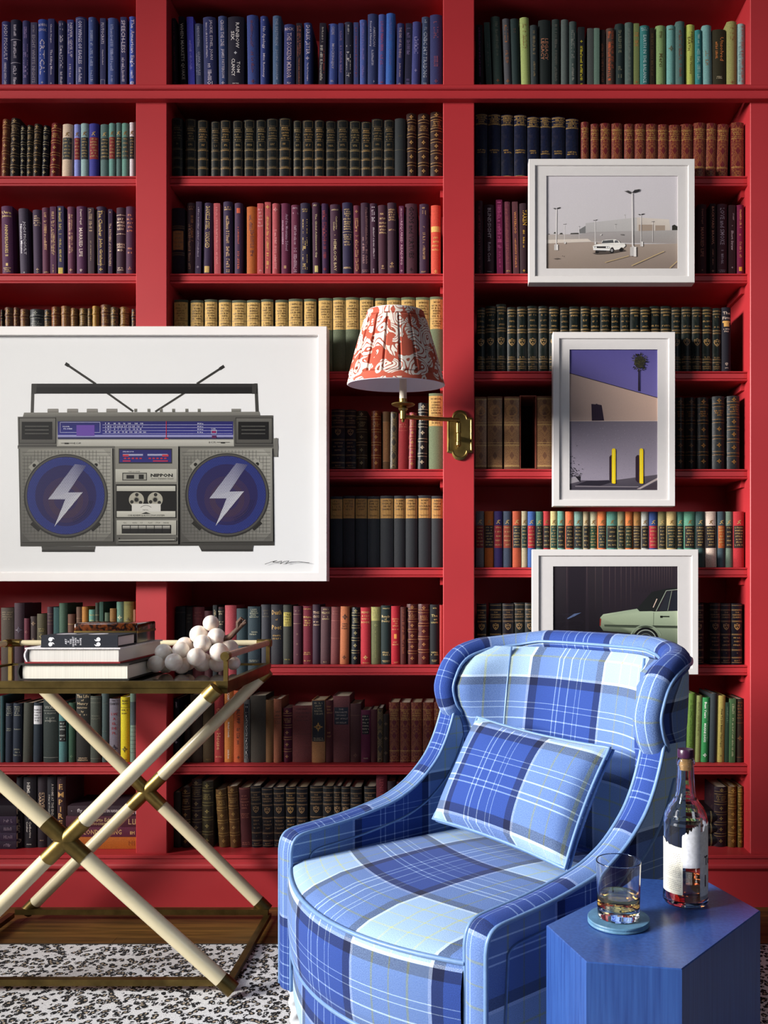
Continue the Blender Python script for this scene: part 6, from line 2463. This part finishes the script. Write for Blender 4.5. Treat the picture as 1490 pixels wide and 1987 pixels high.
b.tube([P(470, 1213, 2.49) - go, P(477, 1203, 2.486) - go], 0.004, 8, rads=[0.006, 0.003])
b.build('stem', M['stem'], gr, 40)

# ------------------------------------------------------------------ side table, tumbler, bottle
ZTB = 0.53


def on_table(px, py):
    Y = (H - ZTB) * F / (py - CY)
    return Vector(((px - CX) * Y / F, Y, ZTB))


TP = [on_table(*p) for p in ((1060, 1795), (1137.5, 1866.5), (1323, 1880.5), (1475, 1767), (1376, 1712), (1243, 1704))]
tc_ = sum(TP, Vector()) / 6
tab = tag(empty('side_table', (tc_.x, tc_.y, 0)), 'faceted blue lacquered hexagonal drum side table beside the plaid armchair', 'table')
pts = [(p.x - tc_.x, p.y - tc_.y) for p in TP]
b = MB()
n = 6


def inset(e):
    out = []
    for i in range(6):
        a, p, c = Vector(pts[i - 1]), Vector(pts[i]), Vector(pts[(i + 1) % 6])
        d = ((a - p).normalized() + (c - p).normalized())
        sgn = 1 if d.length > 1e-6 else 0
        out.append(p + d.normalized() * e * sgn)
    return [(q.x, q.y) for q in out]


e = inset(0.0018)
k = len(b.v)
for ring_, z in ((pts, 0.0095), (pts, ZTB - 0.0016), (e, ZTB)):
    b.v += [(x, y, z) for x, y in ring_]
for j in range(2):
    for i in range(6):
        b.add([k + j * 6 + i, k + j * 6 + (i + 1) % 6, k + (j + 1) * 6 + (i + 1) % 6, k + (j + 1) * 6 + i])
b.build('facet_body', M['table'], tab)
b = MB()
b.poly([(x, y, ZTB) for x, y in e])
b.build('table_top', M['table'], tab)

cg = on_table(1200, 1790)
b = MB()
rc = 59.5 * cg.y / F
b.lathe([(rc * 0.96, 0.0005), (rc, 0.0015), (rc, 0.004), (rc * 0.985, 0.0052), (rc, 0.0064), (rc, 0.009), (rc * 0.985, 0.0102), (rc * 0.93, 0.0104)], 48)
tag(b.build('coaster', M['coaster'], None, 40, (cg.x, cg.y, ZTB)), 'round teal leather coaster under the tumbler on the blue table', 'coaster')
zg = ZTB + 0.0110
rg = 43.5 * cg.y / F
hg = 0.100
tum = tag(empty('whisky_tumbler', (cg.x, cg.y, zg)), 'clear glass tumbler holding a little amber whisky on the teal coaster', 'glass')
b = MB()
b.lathe(b.dense([(0.0001, 0.0), (rg * 0.80, 0.0), (rg * 0.9, 0.0015), (rg * 0.93, 0.005), (rg, hg - 0.001), (rg - 0.0006, hg), (rg - 0.0014, hg), (rg - 0.002, hg - 0.001), (rg * 0.93 - 0.002, 0.024), (rg * 0.8, 0.0175), (rg * 0.5, 0.0155), (0.0001, 0.015)]), 64, cap=False)
b.build('glass_body', M['glass'], tum, 50)
b = MB()
zl = 0.040
rw = lambda z: rg * 0.93 - 0.002 + (0.07 * rg) * (z - 0.005) / (hg - 0.006) - 0.0001
b.lathe(b.dense([(0.0001, 0.0153), (rg * 0.5, 0.0158), (rg * 0.8, 0.0178), (rw(0.024) - 0.0002, 0.0243), (rw(zl) - 0.0003, zl), (rw(zl) - 0.002, zl - 0.0008), (0.0001, zl - 0.0008)]), 56, cap=False)
b.build('whisky', M['amber'], tum, 50)

cb_ = on_table(1330, 1750)
rB = 43.5 * cb_.y / F
hB = (1765 - 1478) * cb_.y / F
bot = tag(empty('whisky_bottle', (cb_.x, cb_.y, ZTB + 0.0008)), 'half-empty clear whisky bottle with torn white labels and plum stopper', 'bottle')
bot.rotation_euler = (0, 0, radians(0))
S = hB / 287.0


def bz(py):
    return (1768 - py) * S


prof = [(0.0001, 0.004), (0.60, 0.003), (0.80, 0.0), (0.93, 0.0015), (1.0, 0.007), (0.985, bz(1752)), (0.955, bz(1738)), (0.955, bz(1620)), (0.95, bz(1608)), (0.90, bz(1596)), (0.78, bz(1584)), (0.60, bz(1574)), (0.46, bz(1564)), (0.41, bz(1553)), (0.385, bz(1530)), (0.36, bz(1506)), (0.36, bz(1504)), (0.40, bz(1501)), (0.40, bz(1495)), (0.36, bz(1492)), (0.36, bz(1490)), (0.33, bz(1489))]
inner = [(0.27, bz(1489)), (0.27, bz(1530)), (0.33, bz(1556)), (0.42, bz(1570)), (0.70, bz(1586)), (0.85, bz(1602)), (0.90, bz(1614)), (0.90, bz(1738)), (0.90, bz(1756)), (0.80, 0.0095), (0.0001, 0.012)]
b = MB()
b.lathe(b.dense([(r * rB, z) for r, z in prof + inner]), 64, cap=False)
b.build('glass_body', M['glass'], bot, 50)
b = MB()
zl = bz(1722)
b.lathe(b.dense([(0.0001, 0.0123), (0.795 * rB, 0.0099), (0.895 * rB, bz(1755.6)), (0.895 * rB, zl), (0.875 * rB, zl - 0.0007), (0.0001, zl - 0.0007)]), 56, cap=False)
b.build('whisky', M['amber_deep'], bot, 50)
b = MB()
b.lathe([(0.26 * rB, bz(1512)), (0.265 * rB, bz(1489)), (0.0001, bz(1489) + 0.0002)], 28)
b.build('cork', M['cork'], bot, 40)
b = MB()
b.lathe([(0.35 * rB, bz(1488)), (0.36 * rB, bz(1486)), (0.355 * rB, bz(1474)), (0.33 * rB, bz(1472)), (0.0001, bz(1472))], 32)
b.build('stopper', M['cap'], bot, 40)


def wrap_label(a0, a1, z0, z1, col, nm, tear_top=None, parent=None, off=0.0006, rr=0.955):
    """paper label wrapped on the bottle between two bearings (degrees, -90 faces the camera)"""
    b = MB()
    nn = 18
    top = []
    for i in range(nn + 1):
        t = i / nn
        zt = z1 + (tear_top(t) if tear_top else 0.0)
        top.append(zt)

    def fn(i, j):
        a = radians(a0 + (a1 - a0) * i / nn)
        r = rr * rB + off
        return (r * cos(a), r * sin(a), z0 + (top[i] - z0) * j / 2), (0, 0)
    b.grid(fn, nn, 2, lin(col))
    return b


def wrap_text(b, s, ac, z, h, col, off=0.0010, wide=1.0, vert=False, bold=0.02):
    vs, fs, W, Hh = text2d(s, bold)
    k = h / 0.7
    r = 0.955 * rB + off
    k0 = len(b.v)
    for a, c in vs:
        ang_ = radians(ac) + ((a - W / 2) * k * wide) / r
        b.v.append((r * cos(ang_), r * sin(ang_), z + c * k))
    for f in fs:
        b.add([k0 + i for i in f], lin(col))


rt_ = random.Random(3)
jag = [rt_.uniform(-0.0025, 0.0025) for _ in range(19)]
lb = wrap_label(-186, -112, bz(1742), bz(1652), 'dcd8c8', 'back_label', lambda t: 0.012 * (1 - t) ** 2 + (jag[int(t * 18)] if t < 0.55 else 0.0))
for i in range(20):
    z = bz(1666) - i * (bz(1666) - bz(1738)) / 20
    if i == 13:
        continue
    a = -180
    while a < -118:
        w_ = rt_.uniform(2, 7)
        r = 0.955 * rB + 0.0009
        a0_, a1_ = radians(a), radians(min(a + w_, -116))
        lb.poly([(r * cos(a0_), r * sin(a0_), z), (r * cos(a1_), r * sin(a1_), z), (r * cos(a1_), r * sin(a1_), z + 0.0009), (r * cos(a0_), r * sin(a0_), z + 0.0009)], lin('8a8880'))
        a += w_ + 1.6
lb.build('back_label', M['paper'], bot, 40)
lf = wrap_label(-66, 20, bz(1752), bz(1612), 'd8d6d4', 'front_label', lambda t: (-0.010 if t < 0.2 else 0) + jag[int(t * 18)])
wrap_text(lf, 'Tu', -36, bz(1688), 0.017, '1a1a1c', wide=0.8)
wrap_text(lf, '1', -46, bz(1728), 0.021, '4a2420', wide=0.8)
wrap_text(lf, '01', -8, bz(1728), 0.021, '4a2420', wide=0.8)
lf.build('front_label', M['paper'], bot, 40)
lt = wrap_label(-114, -64, bz(1690), bz(1606), 'e0e2e8', 'torn_label', lambda t: -0.022 * (1 - t) + jag[int(t * 18)] * 1.6, off=0.0004)
lt.build('torn_label', M['paper'], bot, 40)


# ------------------------------------------------------------------ armchair
UX, UY = 0.64, -0.768
ch = tag(empty('wing_armchair', (-0.205, 1.79, 0.0), (0, 0, atan2(UY, UX))), 'blue plaid wool barrel wing armchair with pale blue piping', 'armchair')
AX0, AX1 = 0.332, 0.388        # inner and outer faces of the arms
ARM = [(0.0, 0.135), (0.0, 0.30), (0.0, 0.47), (0.006, 0.496), (0.026, 0.512), (0.08, 0.517), (0.15, 0.522), (0.22, 0.531), (0.30, 0.546), (0.35, 0.564), (0.39, 0.586), (0.43, 0.618), (0.46, 0.650), (0.485, 0.69), (0.505, 0.735), (0.52, 0.78)]


def arm_path():
    out = ARM[:3] + cat_spline(ARM[2:], 4)[1:]
    return out


AP = arm_path()
seg = [0.0]
for p, q in zip(AP, AP[1:]):
    seg.append(seg[-1] + sqrt((q[0] - p[0]) ** 2 + (q[1] - p[1]) ** 2))


def mk_arm(sx):
    b = MB()
    def col(x):
        return sx * x
    # padded band: slightly crowned strip along the arm edge
    prof = [(AX0, 0.0), (AX0 + 0.006, -0.004), (AX0 + 0.018, -0.008), ((AX0 + AX1) / 2, -0.0095), (AX1 - 0.018, -0.008), (AX1 - 0.006, -0.004), (AX1, 0.0)]

    def nrm(i):
        a = AP[max(0, i - 1)]
        c = AP[min(len(AP) - 1, i + 1)]
        d = Vector((c[0] - a[0], c[1] - a[1])).normalized()
        return (-d.y, d.x)       # outward (towards the front / up)

    def fn(i, j):
        x, o = prof[i]
        p = AP[j]
        n_ = nrm(j)
        return (col(x), p[0] - n_[0] * o * -1.0 * -1.0, p[1] - n_[1] * o), (x * 1.0, seg[j])
    b.grid(lambda i, j: fn(i, j), len(prof) - 1, len(AP) - 1, flip=(sx < 0))
    # inner and outer faces as strips below the band
    for x, inner in ((AX0, True), (AX1, False)):
        for j in range(2, len(AP) - 1):
            p, q = AP[j], AP[j + 1]
            q4 = [(col(x), p[0], 0.135), (col(x), q[0], 0.135), (col(x), q[0], q[1]), (col(x), p[0], p[1])]
            uv = [(v[1], v[2]) for v in q4]
            if (inner and sx > 0) or (not inner and sx < 0):
                q4.reverse()
                uv.reverse()
            b.poly(q4, None, uv)
        q4 = [(col(x), 0.52, 0.135), (col(x), 0.60, 0.135), (col(x), 0.60, 0.78), (col(x), 0.52, 0.78)]
        uv = [(v[1], v[2]) for v in q4]
        if (inner and sx > 0) or (not inner and sx < 0):
            q4.reverse()
            uv.reverse()
        b.poly(q4, None, uv)
    b.poly([(col(AX0), 0.0, 0.135), (col(AX1), 0.0, 0.135), (col(AX1), 0.6, 0.135), (col(AX0), 0.6, 0.135)], None, [(0, 0)] * 4)
    a = b.build('arm', M['plaid_arm'], ch, 40)
    b = MB()
    for x in (AX0 - 0.001, AX1 + 0.001):
        b.tube([(col(x), p[0], p[1]) for p in AP], 0.0046, 8)
    # welted panel line on the outside and inside of the arm
    ins = [(p[0] + 0.045, p[1] - 0.045) for p in AP[7:]]
    for x in (AX1 + 0.0004, AX0 - 0.0004):
        pts_ = [(0.045, 0.30 if x > 0.36 else 0.40)] + [(max(0.045, y_), min(z_, 0.70)) for y_, z_ in ins if y_ < 0.56]
        b.tube([(col(x), y_, z_) for y_, z_ in pts_], 0.0034, 6)
    b.build('arm_piping', M['piping'], a, 60)


for sx in (1, -1):
    mk_arm(sx)


# ---- curved back shell
def yf(z):
    """front edge of the wing at height z"""
    K = [(0.10, 0.56), (0.60, 0.56), (0.70, 0.555), (0.735, 0.548), (0.765, 0.532), (0.80, 0.506), (0.835, 0.50), (0.87, 0.512), (0.90, 0.53), (0.93, 0.56), (0.955, 0.60), (1.0, 0.64)]
    for (a, p), (c, q) in zip(K, K[1:]):
        if z <= c:
            t = (z - a) / (c - a)
            t = t * t * (3 - 2 * t)
            return p + (q - p) * t
    return K[-1][1]


HALF = [(0.352, 0.44), (0.356, 0.48), (0.356, 0.52), (0.350, 0.57), (0.330, 0.63), (0.285, 0.68), (0.21, 0.717), (0.11, 0.737), (0.0, 0.743)]
PLAN = cat_spline(HALF, 8)


def plan_at(z, t):
    """point and outward normal on the half plan; t = 0 at the wing's front edge for height z, 1 at the middle of the back"""
    y0 = yf(z)
    i0 = next((i for i, p in enumerate(PLAN) if p[1] >= y0), 0)
    k = i0 + t * (len(PLAN) - 1 - i0)
    i = min(int(k), len(PLAN) - 2)
    f = k - i
    p, q = PLAN[i], PLAN[i + 1]
    a, c = PLAN[max(0, i - 2)], PLAN[min(len(PLAN) - 1, i + 3)]
    d = Vector((c[0] - a[0], c[1] - a[1])).normalized()
    return p[0] + (q[0] - p[0]) * f, p[1] + (q[1] - p[1]) * f, (d.y, -d.x)


def shell_pt(u, z, off):
    """u in -1..1 across the chair (wing front to wing front), off along the outward normal"""
    sx = 1 if u > 0 else -1
    t = 1 - abs(u)
    x, y, n_ = plan_at(z, t)
    lean = 0.10 * (z - 0.70) * min(1.0, t / 0.4)
    return Vector((sx * (x + n_[0] * off), y + n_[1] * off + lean, z))


us = []
for i in range(61):
    us.append(-1 + 2 * i / 60)
b = MB()
zz = [0.135 + (0.955 - 0.135) * j / 22 for j in range(23)]


def arc(u):
    return u * 0.80


b.grid(lambda i, j: (shell_pt(us[i], zz[j], 0.027), (arc(us[i]), zz[j])), 60, 22, flip=False)
b.grid(lambda i, j: (shell_pt(us[i], zz[j], -0.025), (arc(us[i]) * 0.92, zz[j])), 60, 22, flip=True)
for e_ in (0, 60):
    b.grid(lambda i, j: (shell_pt(us[e_], zz[j], 0.027 - 0.052 * i), (0, zz[j])), 1, 22, flip=(e_ == 60))
b.grid(lambda i, j: (shell_pt(us[i], zz[-1], 0.027 - 0.052 * j), (arc(us[i]), 0.955)), 60, 1)
b.grid(lambda i, j: (shell_pt(us[i], zz[0], 0.027 - 0.052 * j), (arc(us[i]), 0.955)), 60, 1, flip=True)
shell = b.build('back_shell', M['plaid_back'], ch, 50)

# ---- padded roll along wing fronts and top
path, rad = [], []
for z in [0.748, 0.765, 0.785, 0.81, 0.84, 0.87, 0.90, 0.925]:
    p = shell_pt(1.0, z, 0.0)
    path.append((p, (1, 0)))
for t in [0.10, 0.16, 0.22, 0.30, 0.40, 0.5, 0.6, 0.7, 0.8, 0.9, 1.0]:
    p = shell_pt(1 - t, 0.938 + 0.03 * min(1, t * 1.6), 0.0)
    path.append((p, None))
pr_ = [tuple(q[0]) for q in path]
half = cat_spline(pr_, 3)
full = half + [(-p[0], p[1], p[2]) for p in reversed(half[:-1])]
b = MB()
RN = 16
m_ = len(full)
L_ = 0.0
rings = []
for k_, p in enumerate(full):
    a, c = Vector(full[max(0, k_ - 1)]), Vector(full[min(m_ - 1, k_ + 1)])
    t = (c - a).normalized()
    p = Vector(p)
    if k_:
        L_ += (p - Vector(full[k_ - 1])).length
    # across direction: sideways on the wings, fore-and-aft on the top
    f_ = abs(p.x) / 0.36
    side = Vector((p.x, 0, 0)).normalized() if abs(p.x) > 1e-4 else Vector((0, 1, 0))
    back = Vector((0, 1, 0))
    w_ = min(1.0, max(0.0, (f_ - 0.55) / 0.4))
    nn_ = (side * w_ + back * (1 - w_))
    nn_ = (nn_ - t * nn_.dot(t)).normalized()
    bi = t.cross(nn_).normalized()
    e_ = min(1.0, 0.45 + 0.55 * min(k_, m_ - 1 - k_) / 4.0)
    rings.append([(p + nn_ * (0.035 * e_) * cos(2 * pi * i / RN) + bi * (0.031 * e_) * sin(2 * pi * i / RN), (L_, 0.13 * i / RN)) for i in range(RN + 1)])
b.grid(lambda i, j: (rings[j][i % RN][0], rings[j][i][1]), RN, m_ - 1, wrap=True)
for e_ in (0, m_ - 1):
    k0 = e_ * RN
    b.add([k0 + i for i in range(RN)][:: (-1 if e_ == 0 else 1)], None, [rings[e_][i][1] for i in range(RN)])
roll = b.build('top_roll', M['plaid_arm'], ch, 60)
b = MB()
for s_ in (0.0, 0.5):
    line_ = []
    for k_ in range(m_):
        i_ = int(s_ * RN)
        c_ = sum((q[0] for q in rings[k_][:RN]), Vector()) / RN
        v_ = rings[k_][i_][0]
        line_.append(c_ + (v_ - c_) * 1.03)
    b.tube(line_, 0.0042, 7)
b.build('roll_piping', M['piping'], roll, 60)

# ---- padded inside of the back
def inb(x, z):
    """front surface of the inside back"""
    k_ = abs(x) / 0.325
    y = 0.690 - 0.26 * max(0.0, k_ - 0.30) ** 1.8
    if k_ > 0.72:
        y -= (k_ - 0.72) * 0.25
    if k_ > 0.55:
        y = max(y, yf(z) + 0.014)
    bulge = 0.022 * max(0.0, 1 - k_ ** 4) * sin(pi * min(1, max(0, (z - 0.42) / 0.53)))
    return y - bulge + 0.10 * (z - 0.70) * max(0.0, 1 - k_ ** 3)


xs_ = [-0.334 + 0.668 * i / 30 for i in range(31)]
zs2 = [0.40 + 0.552 * j / 20 for j in range(21)]
b = MB()
b.grid(lambda i, j: ((xs_[i], inb(xs_[i], zs2[j]) + (0.02 if j == 20 else 0.0), zs2[j]), (xs_[i], zs2[j])), 30, 20)
cu = b.build('inside_back', M['plaid_back'], ch, 60)
for x_ in (-0.235, 0.235):
    b = MB()
    b.tube([(x_, inb(x_, z_) - 0.001, z_) for z_ in zs2], 0.0034, 6)
    b.build('back_piping', M['piping'], cu, 60)

# ---- seat cushion: crowned top, bowed front
def yfr(x):
    return -0.094 * (1 - (x / 0.332) ** 2) - 0.004


def seat_prof(x):
    """front-to-back section at x: list of (y, z)"""
    y0 = yfr(x)
    k_ = 1 - (x / 0.332) ** 4
    sec = [(y0 + 0.012, 0.256), (y0 + 0.003, 0.262), (y0 - 0.002, 0.29), (y0 - 0.006, 0.34), (y0 - 0.006, 0.385), (y0 - 0.002, 0.420), (y0 + 0.004, 0.433), (y0 + 0.014, 0.442), (y0 + 0.04, 0.449 + 0.004 * k_)]
    for t in (0.1, 0.2, 0.32, 0.45, 0.6, 0.8, 1.0):
        y = y0 + 0.04 + (0.66 - y0 - 0.04) * t
        sec.append((y, 0.450 + (0.006 + 0.028 * sin(pi * min(1, t * 0.85 + 0.08))) * k_ - 0.02 * t))
    return sec


xc_ = [-0.331 + 0.662 * i / 32 for i in range(33)]
secs = [seat_prof(x) for x in xc_]
b = MB()
arcs = []
for s_ in secs:
    a_ = [0.0]
    for p, q in zip(s_, s_[1:]):
        a_.append(a_[-1] + sqrt((q[0] - p[0]) ** 2 + (q[1] - p[1]) ** 2))
    arcs.append(a_)
b.grid(lambda i, j: ((xc_[i], secs[i][j][0], secs[i][j][1]), (xc_[i], arcs[i][j])), 32, len(secs[0]) - 1)
seat = b.build('seat_cushion', M['plaid'], ch, 60)
b = MB()
b.tube([(x, seat_prof(x)[6][0] - 0.001, 0.436) for x in xc_], 0.0050, 8)
b.tube([(x, yfr(x) + 0.006, 0.2555) for x in xc_], 0.0050, 8)
b.build('seat_piping', M['piping'], seat, 60)
# front rail below the cushion
b = MB()
zr = [0.132, 0.150, 0.20, 0.252]
b.grid(lambda i, j: ((xc_[i], yfr(xc_[i]) * 1.0 + (0.010 if j else 0.014), zr[j]), (xc_[i], zr[j] - 0.26)), 32, 3)
b.grid(lambda i, j: ((xc_[i], yfr(xc_[i]) + 0.014 + j * 0.4, 0.132), (0, 0)), 32, 1, flip=True)
b.build('front_rail', M['plaid'], ch, 60)
b = MB()
b.box((-0.331, 0.03, 0.14), (0.331, 0.62, 0.40))
b.build('seat_base', M['plaid'], ch)

# ---- white spiral-turned legs
for lx, ly in ((-0.352, 0.035), (0.352, 0.035), (-0.30, 0.62), (0.30, 0.62)):
    b = MB()
    nj, ni = 34, 24

    def leg_pt(i, j):
        z = 0.0095 + 0.1245 * j / nj
        a = 2 * pi * i / ni
        t = j / nj
        r = 0.019 + 0.010 * t
        r += 0.0026 * cos(3 * a - 2 * pi * 3.2 * t)
        return (lx + r * cos(a), ly + r * sin(a), z), (0, 0)
    b.grid(leg_pt, ni, nj, wrap=True)
    b.add([i for i in reversed(range(ni))])
    b.build('leg', M['legwhite'], ch, 60)

# ------------------------------------------------------------------ cushion leaning on the chair's back
pw, ph, pd = 0.222, 0.146, 0.064
rotp = Matrix.Rotation(radians(-31), 4, 'X')
base = Matrix.Translation((-0.205, 1.79, 0)) @ Matrix.Rotation(atan2(UY, UX), 4, 'Z')
mw = base @ Matrix.Translation((0.0, 0.452, 0.628)) @ Matrix.Rotation(radians(5), 4, 'Z') @ rotp @ Matrix.Rotation(radians(3), 4, 'Y')


def pil(u, v, s):
    """u, v in -1..1; front (s = -1) and back (s = 1) of a knife-edge cushion"""
    e = max(0.0, (1 - abs(u) ** 2.6)) ** 0.5 * max(0.0, (1 - abs(v) ** 2.6)) ** 0.5
    x = u * pw * (1 - 0.035 * (1 - v * v) * 0 + 0.0) * (1 - 0.05 * (1 - abs(v)) * abs(u) ** 3 * 0)
    pin = 1 - 0.045 * (1 - v * v)
    pin2 = 1 - 0.06 * (1 - u * u)
    return Vector((u * pw * pin, s * (pd * e ** 0.8 + 0.008), v * ph * pin2)), (u * pw, v * ph)


NU, NV = 28, 20
root = empty('throw_cushion')
root.matrix_world = mw
tag(root, 'blue plaid rectangular throw cushion leaning on the armchair back', 'cushion')
b = MB()
b.grid(lambda i, j: pil(-1 + 2 * i / NU, -1 + 2 * j / NV, -1), NU, NV)
b.grid(lambda i, j: pil(-1 + 2 * i / NU, -1 + 2 * j / NV, 1), NU, NV, flip=True)
rim = [(-1 + 2 * i / NU, -1) for i in range(NU)] + [(1, -1 + 2 * i / NV) for i in range(NV)] + [(1 - 2 * i / NU, 1) for i in range(NU)] + [(-1, 1 - 2 * i / NV) for i in range(NV)]
nr = len(rim)
for i in range(nr):
    a, c = rim[i], rim[(i + 1) % nr]
    p0, t0 = pil(a[0], a[1], -1)
    p1, t1 = pil(c[0], c[1], -1)
    p2, _ = pil(c[0], c[1], 1)
    p3, _ = pil(a[0], a[1], 1)
    b.poly([p1, p0, p3, p2], None, [t1, t0, t0, t1])
b.build('cushion_cover', M['plaid_pillow'], root, 70)
b = MB()
for s_ in (-1, 1):
    b.tube([pil(u, v, s_)[0] * 1.004 for u, v in rim], 0.0042, 7, closed=True)
b.build('cushion_piping', M['piping'], root, 70)
bpy.data.objects.remove(_fob)
bpy.data.curves.remove(_fcurve)
